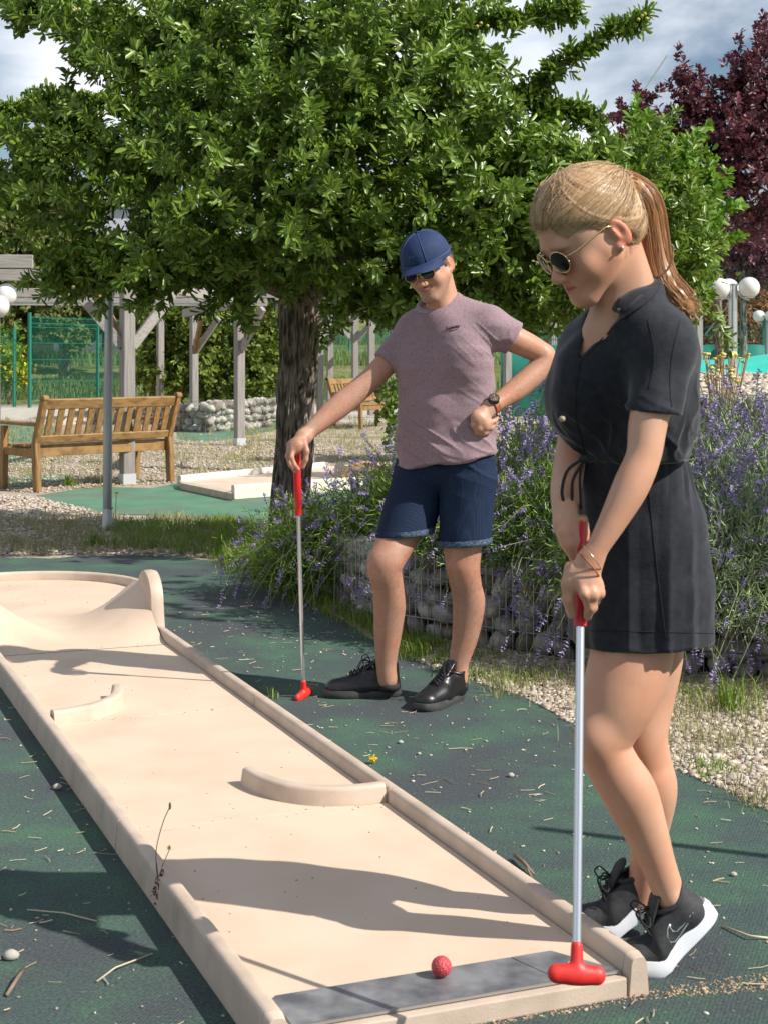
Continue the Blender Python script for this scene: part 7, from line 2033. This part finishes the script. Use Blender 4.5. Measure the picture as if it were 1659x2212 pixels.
finger(s, [P(1288, 1256, 2.895), P(1294, 1268, 2.91), P(1282, 1280, 2.93), P(1262, 1284, 2.945)], 0.0095, 0.0075, 0.006)
for q in (P(1290, 1278, 2.875), P(1279, 1280, 2.862)): s.ball(q, 0.0115, 0.006)
# far (right) arm
s.chain([(P(1275, 750, 3.19), 0.038), (P(1254, 870, 3.20), 0.034), (P(1232, 985, 3.15), 0.0330), (P(1222, 1050, 3.07), 0.0315), (P(1219, 1100, 2.985), 0.0255), (P(1221, 1132, 2.965), 0.0220)], 0.02)
s.cone(P(1222, 1132, 2.96), P(1229, 1168, 2.945), 0.0225, 0.021, 0.015)
finger(s, [P(1222, 1150, 2.935), P(1229, 1178, 2.930), P(1238, 1204, 2.935)], 0.0145, 0.0095, 0.008)
for i, (yy, xx) in enumerate(((1122, 1255), (1136, 1257), (1150, 1259), (1162, 1258))):
    finger(s, [P(1230, yy + 6, 2.975), P(1247, yy, 2.995), P(xx + 4, yy, 2.985), P(xx, yy + 1, 2.962)], 0.0098, 0.0080, 0.005)
# near (left) leg
s.chain([(PB(1378, 1270, 3.09), 0.082), (PB(1366, 1400, 3.075), 0.0865), (PB(1338, 1500, 3.065), 0.0790), (PB(1310, 1570, 3.07), 0.0640), (PB(1302, 1610, 3.075), 0.0570), (PB(1326, 1660, 3.085), 0.0550), (PB(1360, 1715, 3.10), 0.0570), (PB(1392, 1790, 3.12), 0.0465), (PB(1420, 1865, 3.14), 0.0370), (PB(1443, 1925, 3.155), 0.0330), (PB(1458, 1960, 3.165), 0.032)], 0.03)
s.ball(PB(1284, 1595, 3.04), (0.034, 0.034, 0.040), 0.03)
s.ball(PB(1452, 1944, 3.133), (0.012, 0.010, 0.014), 0.014)
# far (right) leg
s.chain([(PB(1392, 1270, 3.18), 0.080), (PB(1395, 1400, 3.20), 0.0810), (PB(1388, 1510, 3.21), 0.0670), (PB(1386, 1590, 3.21), 0.0550), (PB(1398, 1650, 3.23), 0.0525), (PB(1410, 1705, 3.24), 0.0520), (PB(1404, 1780, 3.275), 0.0430), (PB(1392, 1860, 3.31), 0.0330), (PB(1386, 1930, 3.34), 0.0315), (PB(1388, 1960, 3.345), 0.033)], 0.03)
SK_W = (0.52, 0.300, 0.200)
def woman_tone(v):
    c = head_tone(v, WC, WF, WS, SK_W, (0.50, 0.16, 0.15), brow=(0.22, 0.13, 0.08))
    kn = np.exp(-((v - arr(PB(1286, 1592, 3.04))) ** 2).sum(1) / 0.06 ** 2)[:, None] * 0.3
    return c * (1 - kn) + c * np.array([1.06, 0.78, 0.72]) * kn
solid_obj('body', s, 0.0028, MT['skin'], woman, col=woman_tone)

# playsuit bodice
s = Solid()
s.cone(PB(1400, 750, 3.03), PB(1396, 930, 3.06), 0.080, 0.080, 0.05)
s.cone(PB(1300, 755, 3.16), PB(1322, 930, 3.17), 0.074, 0.080, 0.06)
s.cone(PB(1350, 745, 3.09), PB(1352, 940, 3.11), 0.085, 0.092, 0.06)
s.ball(PB(1258, 818, 3.06), (0.055, 0.055, 0.070), 0.06); s.ball(PB(1252, 815, 3.15), (0.050, 0.055, 0.065), 0.06)
s.ball(PB(1240, 880, 3.10), (0.040, 0.07, 0.055), 0.06)
s.cone(PB(1246, 860, 3.10), PB(1290, 985, 3.11), 0.046, 0.040, 0.05)
s.cone(PB(1448, 775, 3.08), PB(1450, 900, 3.10), 0.048, 0.050, 0.05)
s.cone(PB(1340, 706, 3.09), PB(1430, 742, 2.99), 0.044, 0.052, 0.05)
s.cone(PB(1325, 706, 3.11), PB(1272, 750, 3.19), 0.040, 0.044, 0.05)
s.cone(PB(1400, 640, 3.085), PB(1428, 728, 3.06), 0.030, 0.058, 0.05)
s.chain([(PB(1398, 600, 3.12), 0.010), (PB(1412, 618, 3.04), 0.014), (PB(1396, 646, 2.992), 0.016), (PB(1358, 670, 2.978), 0.016), (PB(1332, 690, 2.975), 0.012)], 0.04)
s.cone(PB(1370, 668, 3.0), PB(1420, 735, 2.99), 0.030, 0.048, 0.04)
s.cone(P(1436, 742, 2.985), P(1400, 950, 2.93), 0.058, 0.0535, 0.03, cut=(P(1404, 891, 2.935), Vector((-0.10, 0, -1))))
s.cone(PB(1272, 752, 3.19), PB(1252, 850, 3.165), 0.048, 0.046, 0.04)
s.cone(PB(1298, 985, 3.12), PB(1404, 975, 3.09), 0.068, 0.070, 0.05)
s.cut(PB(1350, 995, 3.1), Vector((0.03, 0, -1)), reach=0.5)
# open collar: carve the V neck and the neck hole
s.subcone(PB(1362, 655, 3.075), PB(1345, 590, 3.05), 0.050, 0.058, 0.006)
s.wedge([PB(1340, 680, 3.0), PB(1286, 655, 3.0), PB(1254, 777, 3.0)], 2.90, 3.085)
def dress_disp(v, n):
    d = 0.0045 * vnoise(v * 9, 21) + 0.0022 * vnoise(v * 22, 22)
    w_ = np.exp(-((v[:, 2] - 1.08) / 0.07) ** 2)
    rid = 1 - np.abs(vnoise(v * np.array([34, 34, 7]), 23)) * 2
    d += 0.0075 * np.clip(rid, -0.3, 1) * w_
    rid = 1 - np.abs(vnoise(v * np.array([10, 10, 22]) + v[:, :1] * np.array([0, 0, 16]), 24)) * 2
    d += 0.006 * np.clip(rid, 0, 1) ** 2 * soft(-v[:, 2], -1.32, -1.15)
    return d
dress = solid_obj('playsuit_top', s, 0.0036, MT['dress'], woman, disp=dress_disp, cloth=True)
# skirt-like legs of the playsuit
s = Solid()
Wz = [(1354, 985, 3.10, 0.101), (1364, 1040, 3.11, 0.117), (1380, 1150, 3.115, 0.138), (1387, 1270, 3.12, 0.147), (1390, 1440, 3.125, 0.153)]
for (a, b) in zip(Wz[:-1], Wz[1:]):
    s.cone(PB(a[0], a[1], a[2]), PB(b[0], b[1], b[2]), a[3], b[3], 0.03)
s.cut(PB(1390, 1388, 3.1), Vector((0.03, 0.0, -1)), reach=0.5)
s.cut(PB(1360, 968, 3.1), Vector((0, 0, 1)), reach=0.4)
s.subcone(PB(1390, 1480, 3.125), PB(1390, 1560, 3.125), 0.135, 0.140, 0.003)
def skirt_disp(v, n):
    c_ = arr(PB(1375, 1200, 3.12)); a = np.arctan2(v[:, 1] - c_[1], v[:, 0] - c_[0]); t = soft(-v[:, 2], -1.08, -0.68)
    cyl = np.stack([np.cos(a) * 2.3 + 5, np.sin(a) * 2.3, v[:, 2] * 1.2], 1)
    rid = 1 - np.abs(vnoise(cyl, 31)) * 2
    d = 0.011 * np.maximum(rid - 0.15, -0.25) * (0.25 + 0.75 * t)
    g = np.stack([np.cos(a) * 11, np.sin(a) * 11, v[:, 2] * 4], 1)
    d += 0.006 * vnoise(g, 32) * np.exp(-((v[:, 2] - 1.06) / 0.08) ** 2)
    d += 0.002 * vnoise(v * 24, 33)
    return d * np.clip(1 - np.abs(n[:, 2]), 0, 1)
skirt = solid_obj('playsuit_legs', s, 0.004, MT['dress'], woman, disp=skirt_disp, cloth=True)
# waist cord, hem stitch, sleeve hem, drawstring loop, buttons
wpt = [PB(1352, 982, 3.10) + Vector((0.104 * math.cos(a) , 0.100 * math.sin(a), 0.012 * math.cos(a + 0.6))) for a in [2 * math.pi * k / 60 for k in range(61)]]
MB().tube(wpt, [0.008 + 0.0018 * math.sin(k * 2.3) for k in range(61)], 8).build('elastic_waist', MT['dress'], dress, smooth=True)
q = [P(1270, 984, 3.00), P(1250, 996, 2.985), P(1224, 1018, 2.975), P(1213, 1062, 2.97), P(1222, 1095, 2.97), P(1234, 1080, 2.975), P(1236, 1040, 2.98), P(1252, 1008, 2.985), P(1270, 988, 3.00)]
MB().ball(P(1258, 991, 2.985), (0.009, 0.007, 0.007), 12, 8).build('bow_knot', MT['black_lace'], dress, smooth=True)
MB().tube(curve(q, 5), 0.0032, 6).build('drawstring_loop', MT['black_lace'], dress, smooth=True)
MB().tube(curve([P(1260, 992, 2.99), P(1252, 1030, 2.985), P(1254, 1100, 2.98)], 5), 0.0030, 6).build('drawstring_loop', MT['black_lace'], dress, smooth=True)
MB().tube([P(1216, 905, 2.995), P(1212, 905, 2.985)], 0.006, 12).build('button', MT['button'], dress, smooth=True)
# collar flap: follows the cloth of the shoulder, a few millimetres proud of it
bpy.context.view_layer.update()
def proud_patch(target, rows, off, name, m_, parent, fallbackY):
    """rows of picture points laid on the cloth of target, given thickness"""
    W_ = len(rows[0]); pts_ = []
    lastY = fallbackY
    for r_ in rows:
        for (x, y) in r_:
            q, nr_ = on_surface(target, x, y, 0.0)
            if q is None or abs(q.y - lastY) > 0.12: q = P(x, y, lastY)
            lastY = q.y; pts_.append(q)
    H_ = len(rows)
    A_ = np.array([tuple(p) for p in pts_]).reshape(H_, W_, 3)
    for _ in range(2):
        B_ = A_.copy(); B_[1:-1, 1:-1] = (A_[:-2, 1:-1] + A_[2:, 1:-1] + A_[1:-1, :-2] + A_[1:-1, 2:]) / 4; A_ = B_
    m = MB(); toc = Vector((0.0, -1.0, 0.12))
    for o_ in (off, off * 0.1):
        for r_ in A_:
            for p in r_: m.v.append(tuple(Vector(p) + toc * o_))
    n_ = H_ * W_
    for i in range(H_ - 1):
        for j in range(W_ - 1):
            q = (i * W_ + j, i * W_ + j + 1, (i + 1) * W_ + j + 1, (i + 1) * W_ + j); m.f.append(q); m.f.append(tuple(n_ + k for k in q[::-1]))
    rim = [j for j in range(W_)] + [i * W_ + W_ - 1 for i in range(1, H_)] + [(H_ - 1) * W_ + j for j in range(W_ - 2, -1, -1)] + [i * W_ for i in range(H_ - 2, 0, -1)]
    for k in range(len(rim)):
        a_, b_ = rim[k], rim[(k + 1) % len(rim)]; m.f.append((a_, b_, n_ + b_, n_ + a_))
    return m.build(name, m_, parent, smooth=True, auto=0.8)
inner = [(1401, 593), (1390, 603), (1374, 618), (1358, 634), (1342, 648), (1326, 662)]
outer = [(1424, 613), (1419, 627), (1406, 643), (1389, 658), (1368, 672), (1344, 688)]
rows = [[(a_[0] + (b_[0] - a_[0]) * t, a_[1] + (b_[1] - a_[1]) * t) for a_, b_ in zip(inner, outer)] for t in (0, 0.25, 0.5, 0.75, 1.0)]
rows = [[(r_[i][0] + (r_[i + 1][0] - r_[i][0]) * f_, r_[i][1] + (r_[i + 1][1] - r_[i][1]) * f_) for i in range(5) for f_ in (0, 0.5)] + [r_[5]] for r_ in rows]
proud_patch(dress, rows, 0.010, 'collar', MT['dress'], dress, 3.02)
# stand of the collar behind the neck
ring = [P(1400, 598, 3.11), P(1385, 610, 3.14), P(1350, 635, 3.145), P(1318, 655, 3.13), P(1292, 668, 3.10)]
MB().tube(curve(ring, 4), 0.009, 8).build('collar_stand', MT['dress'], dress, smooth=True)

# hair: thin at the hairline, fuller towards the crown
s = Solid()
s.ball(ww(0, -0.012, 0.046), Vector((0.0775, 0.0975, 0.0855)) * WS, 0.02, WF)
s.ball(ww(0, 0.026, 0.000), Vector((0.0665, 0.0655, 0.0895)) * WS, 0.03 * WS, WF)
s.ball(ww(0, -0.052, 0.000), Vector((0.062, 0.055, 0.062)) * WS, 0.03, WF)
s.ball(ww(0, -0.088, 0.058), Vector((0.034, 0.026, 0.034)) * WS, 0.03, WF)
HL = []
for x in (-1, 1):
    HL += [((0.020 * x, 0.1250, 0.006), (0.090, 0.064, 0.068)), ((0.070 * x, 0.0600, -0.028), (0.052, 0.062, 0.066)), ((0.060 * x, 0.012, -0.055), (0.055, 0.050, 0.048)), ((0.030 * x, 0.060, -0.060), (0.09, 0.09, 0.06))]
    s.ball(ww(0.080 * x, -0.012, -0.010), Vector((0.020, 0.024, 0.036)) * WS, 0.003, WF, sub=True)
for c_, r_ in HL: s.ball(ww(*c_), Vector(r_) * WS, 0.002, WF, sub=True)
def hairline(L):
    q = np.full(len(L), 9.0)
    for c_, r_ in HL:
        q = np.minimum(q, np.sqrt((((L - np.array(c_)) / np.array(r_)) ** 2).sum(1)) - 1)
    return q
def hair_disp(v, n):
    L = (v - arr(WC)) @ np.array(WF) / WS
    tie = np.array([0, -0.10, 0.058]); q = L - tie; a = np.arctan2(q[:, 0], -(q[:, 2] - q[:, 1]))
    g = np.stack([a * 16, np.zeros(len(v)), np.linalg.norm(q, axis=1) * 6], 1)
    th = soft(hairline(L), -0.02, 0.42)
    return 0.0075 * th + (0.0008 * vnoise(g, 41) + 0.0007 * vnoise(g * np.array([2.6, 1, 1]), 42)) * th
def hair_tone(v):
    L = (v - arr(WC)) @ np.array(WF) / WS
    tie = np.array([0, -0.10, 0.058]); q = L - tie; a = np.arctan2(q[:, 0], -(q[:, 2] - q[:, 1]))
    r_ = np.linalg.norm(q, axis=1)
    s1 = vnoise(np.stack([a * 30, a * 0, r_ * 9], 1), 43) * 0.6 + vnoise(np.stack([a * 75, a * 0, r_ * 14], 1), 44) * 0.5
    t = np.clip(0.5 + s1 * 0.8, 0, 1)[:, None]
    c = np.array([0.17, 0.10, 0.05]) * (1 - t) + np.array([0.50, 0.34, 0.19]) * t
    e = (1 - soft(hairline(L), 0.0, 0.09) * 0.9)[:, None] * 0.75
    return c * (1 - e) + np.array([0.42, 0.265, 0.185]) * e
MT['hair_base'] = tone_mat('dark_blonde_hair_base', 0.42, spec=0.45, sss=0.0, bump=0.3, bscale=500)
hair = solid_obj('hair', s, 0.0017, MT['hair_base'], woman, disp=hair_disp, col=hair_tone)
from mathutils.bvhtree import BVHTree
_hb = BVHTree.FromPolygons([tuple(q.co) for q in hair.data.vertices], [tuple(p.vertices) for p in hair.data.polygons])
def on_hair(p, lift):
    l, n_, i, d = _hb.find_nearest(p - woman.location)
    return l + n_ * lift + woman.location if (l is not None and d < 0.05) else p
# strands drawn from the hairline back to the tie
TIE = Vector((0.0, -0.106, 0.062))
rg = random.Random(4); m = MB()
def scalp0(p, off=0.0):
    """push a local point onto the hair surface"""
    c_ = Vector((0, -0.014, 0.050)); d = p - c_; e = Vector((0.0845, 0.1035, 0.0905)); k = 1 / math.sqrt((d.x / e.x) ** 2 + (d.y / e.y) ** 2 + (d.z / e.z) ** 2)
    q = c_ + d * k; 
    return q + d.normalized() * off
def scalp(p, off=0.0):
    q = scalp0(p, 0.0); th = float(soft(hairline(np.array([tuple(q)])), -0.02, 0.42)[0])
    d = (q - Vector((0, -0.014, 0.05))).normalized()
    return q - d * 0.0062 * (1 - th) + d * off
for i in range(1500):
    t = rg.uniform(-1, 1)
    side = 1 if t > 0 else -1; t = abs(t)
    if t < 0.45: st = Vector((side * 0.066 * t / 0.45, 0.083 - 0.020 * (t / 0.45) ** 2, 0.074 - 0.010 * (t / 0.45)))
    elif t < 0.75:
        q = (t - 0.45) / 0.3; st = Vector((side * (0.066 + 0.014 * q), 0.060 - 0.054 * q, 0.058 - 0.032 * q))
    else:
        q = (t - 0.75) / 0.25; st = Vector((side * (0.080 - 0.045 * q), 0.002 - 0.06 * q, 0.030 - 0.085 * q))
    st += Vector((rg.gauss(0, .002), rg.gauss(0, .005), rg.gauss(0, .005)))
    lift = abs(rg.gauss(0, 0.0006)) + 0.0002; wob = rg.gauss(0, 0.004); u0 = max(0.0, rg.uniform(-0.5, 0.6)); pts = []
    lf2 = rg.uniform(0.002, 0.006) if rg.random() < 0.05 else 0.0
    for k in range(10):
        u = u0 + (1 - u0) * k / 9; p = st.lerp(TIE, u) * (1.0 + 0.5 * math.sin(math.pi * min(u, 0.9))) if False else st.lerp(TIE, u)
        p = p + (p - Vector((0, -0.014, 0.05))).normalized() * 0.03 * math.sin(math.pi * u) + Vector((wob * math.sin(3 * u), 0, wob * math.sin(2 * u)))
        pts.append(on_hair(ww(*p), lift + lf2 * math.sin(math.pi * (k / 9))))
    m.tube(pts, [0.0002, 0.0006] + [0.0008] * 7 + [0.0007], 3, cap=False)
tag(m.build('hair_strands', MT['hair_strand'], hair, smooth=True), kind='stuff')
tie_w = ww(*TIE)
# ponytail
PT = curve([tie_w, P(1358, 402, 3.07), P(1392, 440, 3.08), P(1404, 510, 3.085), P(1412, 570, 3.08), P(1430, 612, 3.07), P(1462, 648, 3.05), P(1486, 672, 3.04)], 6)
prad = np.interp(np.linspace(0, 1, len(PT)), [0, 0.08, 0.25, 0.55, 0.75, 0.9, 1], [0.014, 0.024, 0.034, 0.036, 0.034, 0.026, 0.008])
s = Solid()
for i in range(0, len(PT) - 1): s.cone(PT[i], PT[i + 1], prad[i] * 0.82, prad[i + 1] * 0.82, 0.012)
def tail_disp(v, n): return 0.002 * vnoise(v * np.array([120, 120, 14]), 51)
tail = solid_obj('ponytail', s, 0.003, MT['hair_tail'], woman, disp=tail_disp)
m = MB()
for i in range(520):
    a = rg.uniform(0, 6.283); rr = math.sqrt(rg.random()) * 1.08; ph = rg.gauss(0, 0.25); endk = len(PT) - rg.randrange(0, 7); fly = rg.gauss(0, 0.35)
    pts = []
    for k in range(0, endk, 2):
        d = (PT[min(k + 1, len(PT) - 1)] - PT[max(k - 1, 0)]).normalized(); u1 = d.cross(Vector((0, 1, 0.1))).normalized(); u2 = d.cross(u1)
        t = k / len(PT); aa = a + ph * t
        e = prad[k] * rr + 0.012 * max(0, t - 0.7) * abs(fly) * 6
        pts.append(PT[k] + u1 * math.cos(aa) * e + u2 * math.sin(aa) * e)
    if rg.random() < 0.6: pts.append(pts[-1] + Vector((rg.uniform(0.006, 0.026), rg.gauss(0, 0.006), rg.uniform(-0.024, 0.002))))
    m.tube(pts, [0.0009] * (len(pts) - 1) + [0.0003], 4, cap=False)
tag(m.build('ponytail_strands', MT['hair_tail'], tail, smooth=True), kind='stuff')
m = MB()
for sd_ in range(5):   # stray curl flicking out over the collar
    q0 = P(1418, 596 + sd_ * 2, 3.04); m.tube(curve([q0, P(1440, 585 - sd_, 3.03), P(1452, 560 - 3 * sd_, 3.02), P(1453, 545 - 4 * sd_, 3.02)], 4), [0.0012] * 12 + [0.0004], 4)
for i in range(60):    # loose wisps round the hairline and nape
    if i < 26: st = Vector((rg.choice((-1, 1)) * rg.uniform(0.05, 0.078), rg.uniform(-0.06, 0.0), rg.uniform(-0.06, -0.02))); en = st + Vector((rg.gauss(0, 0.01), rg.gauss(-0.012, 0.008), rg.gauss(-0.012, 0.008)))
    else: st = scalp(Vector((rg.uniform(-0.06, 0.06), rg.uniform(0.0, 0.09), rg.uniform(0.07, 0.13)))); en = scalp(st + Vector((rg.gauss(0, 0.02), -0.04, 0.01)), rg.uniform(0.002, 0.009))
    m.tube(curve([ww(*st), ww(*(st.lerp(en, 0.5) + Vector((rg.gauss(0, .004), rg.gauss(0, .004), 0.004)))), ww(*en)], 3), 0.0005, 3)
tag(m.build('stray_strands', MT['hair_strand'], hair, smooth=True), kind='stuff')
_d = (PT[4] - PT[1]).normalized(); _u = _d.cross(Vector((0, 1, 0))).normalized(); _v = _d.cross(_u)
MB().tube([PT[2] + (_u * math.cos(a) + _v * math.sin(a)) * 0.021 for a in [2 * math.pi * k / 20 for k in range(21)]], 0.0035, 6).build('hair_tie', MT['black_lace'], hair, smooth=True)
sunglasses(woman, WC, WF, WS, MT['lens'], MT['gold'])
MB().ball(ww(0.085, -0.004, -0.034), 0.0028, 10, 8).build('earring', MT['sock'], woman, smooth=True)
# bracelets
def bracelet(c, d, r, th, m_, nm, tilt):
    d = Vector(d).normalized(); u1 = d.cross(Vector((0, 1, 0))).normalized(); u2 = d.cross(u1)
    MB().tube([c + u1 * math.cos(a) * r + u2 * math.sin(a) * r * 1.08 + d * tilt * math.cos(a) for a in [2 * math.pi * k / 32 for k in range(33)]], th, 6).build(nm, m_, woman, smooth=True)
wdir = P(1274, 1212, 2.88) - P(1312, 1145, 2.885)
bracelet(P(1277, 1204, 2.88), wdir, 0.0265, 0.0010, MT['gold'], 'gold_bracelet', 0.012)
bracelet(P(1271, 1220, 2.88), wdir, 0.0275, 0.0016, MT['tan_strap'], 'cord_bracelet', 0.010)
# shoes
near, nw = shoe(woman, Vector((0.742, 3.205, 0.0)), Vector((-1, -0.10, 0)), L=0.262, wd=0.046, mu=MT['runner'], ms=MT['white_foam'], ml=MT['black_lace'], pitch=math.radians(41), kind='runner', hgt=1.0, sole_h=0.030)
far_, fw = shoe(woman, Vector((0.668, 3.385, 0.0)), Vector((-1, -0.02, 0)), L=0.262, wd=0.046, mu=MT['runner'], ms=MT['white_foam'], ml=MT['black_lace'], pitch=math.radians(30), kind='runner', sole_h=0.030)
for c_, r_ in ((PB(1460, 1955, 3.163), 0.0358), (PB(1392, 1958, 3.343), 0.0345)):
    s = Solid(); s.cone(c_ + Vector((0.004, 0, -0.006)), c_ + Vector((-0.004, 0, 0.008)), r_, r_ * 0.98, 0.01, cut=(c_ + Vector((-0.004, 0, 0.012)), Vector((-0.5, 0, 1)))); solid_obj('ankle_sock', s, 0.003, MT['sock'], woman)
# curved tick printed on the near shoe
sw = [(0.075, 0.016), (0.052, 0.030), (0.060, 0.044), (0.080, 0.050), (0.110, 0.055), (0.150, 0.070), (0.110, 0.048), (0.085, 0.036), (0.076, 0.028), (0.078, 0.020)]
near_me = near
bpy.context.view_layer.update()
pts = []
for (px, py) in [(1446, 1996), (1441, 2008), (1441, 2024), (1448, 2036), (1458, 2034), (1470, 2018), (1484, 1996), (1496, 1972), (1504, 1950), (1490, 1978), (1474, 2000), (1462, 2012), (1452, 2012), (1447, 2004), (1446, 1996)]:
    q, nr_ = on_surface(near, px, py, 0.0012)
    if q is not None: pts.append(q)
if len(pts) > 4: MB().tube(pts, 0.0019, 5).build('side_emblem', MT['iridescent'], near, smooth=True)

# side seam, hem stitching and sleeve seam of the playsuit
def seam_on(target, pts_, r_, nm, par, m_):
    bpy.context.view_layer.update(); o_ = []
    for (x, y) in pts_:
        q, nr_ = on_surface(target, x, y, 0.0002)
        if q is not None and (not o_ or abs(q.y - o_[-1].y) < 0.06): o_.append(q)
    if len(o_) > 3: MB().tube(o_, r_, 5).build(nm, m_, par, smooth=True)
MT['seam'] = mat('dark_seam', (0.004, 0.004, 0.006), 0.9)
seam_on(skirt, [(1398 + 40 * t ** 1.3, 1010 + 372 * t) for t in [k / 30 for k in range(31)]], 0.0013, 'side_seam', skirt, MT['seam'])
seam_on(skirt, [(1272 + 268 * t, 1362 + 6 * t) for t in [k / 40 for k in range(41)]], 0.0009, 'hem_stitching', skirt, MT['seam'])
seam_on(dress, [(1352 + 108 * t, 868 + 10 * t) for t in [k / 20 for k in range(21)]], 0.0009, 'hem_stitching', dress, MT['seam'])
seam_on(dress, [(1468 - 22 * math.sin(2.2 * t), 690 + 190 * t) for t in [k / 20 for k in range(21)]], 0.0010, 'sleeve_seam', dress, MT['seam'])
seam_on(dress, [(1398 + 14 * math.sin(3 * t), 690 + 150 * t) for t in [k / 20 for k in range(21)]], 0.0010, 'armhole_seam', dress, MT['seam'])

seam_on(dress, [(x_, y_ + 1.5) for x_, y_ in zip(np.interp(np.linspace(0, 5, 24), range(6), [q[0] for q in outer]), np.interp(np.linspace(0, 5, 24), range(6), [q[1] for q in outer]))], 0.0016, 'collar_edge', dress, MT['seam'])
seam_on(dress, [(x_, y_) for x_, y_ in zip(np.interp(np.linspace(0, 3, 24), range(4), [1253, 1243, 1244, 1262]), np.linspace(780, 975, 24))], 0.0013, 'front_placket', dress, MT['seam'])
seam_on(dress, [(1346 - 92 * t, 684 + 96 * t) for t in [k / 20 for k in range(21)]], 0.0018, 'neckline_binding', dress, MT['dress'])

# her putter
putter(P(1249, 1116, 2.972), P(1245, 2046, 2.700), P(1253, 1354, 2.905), Vector((1, 0.06, -0.12)), 0.105, 'red headed putter held by the woman, hovering over the front of the lane', r=0.0078)
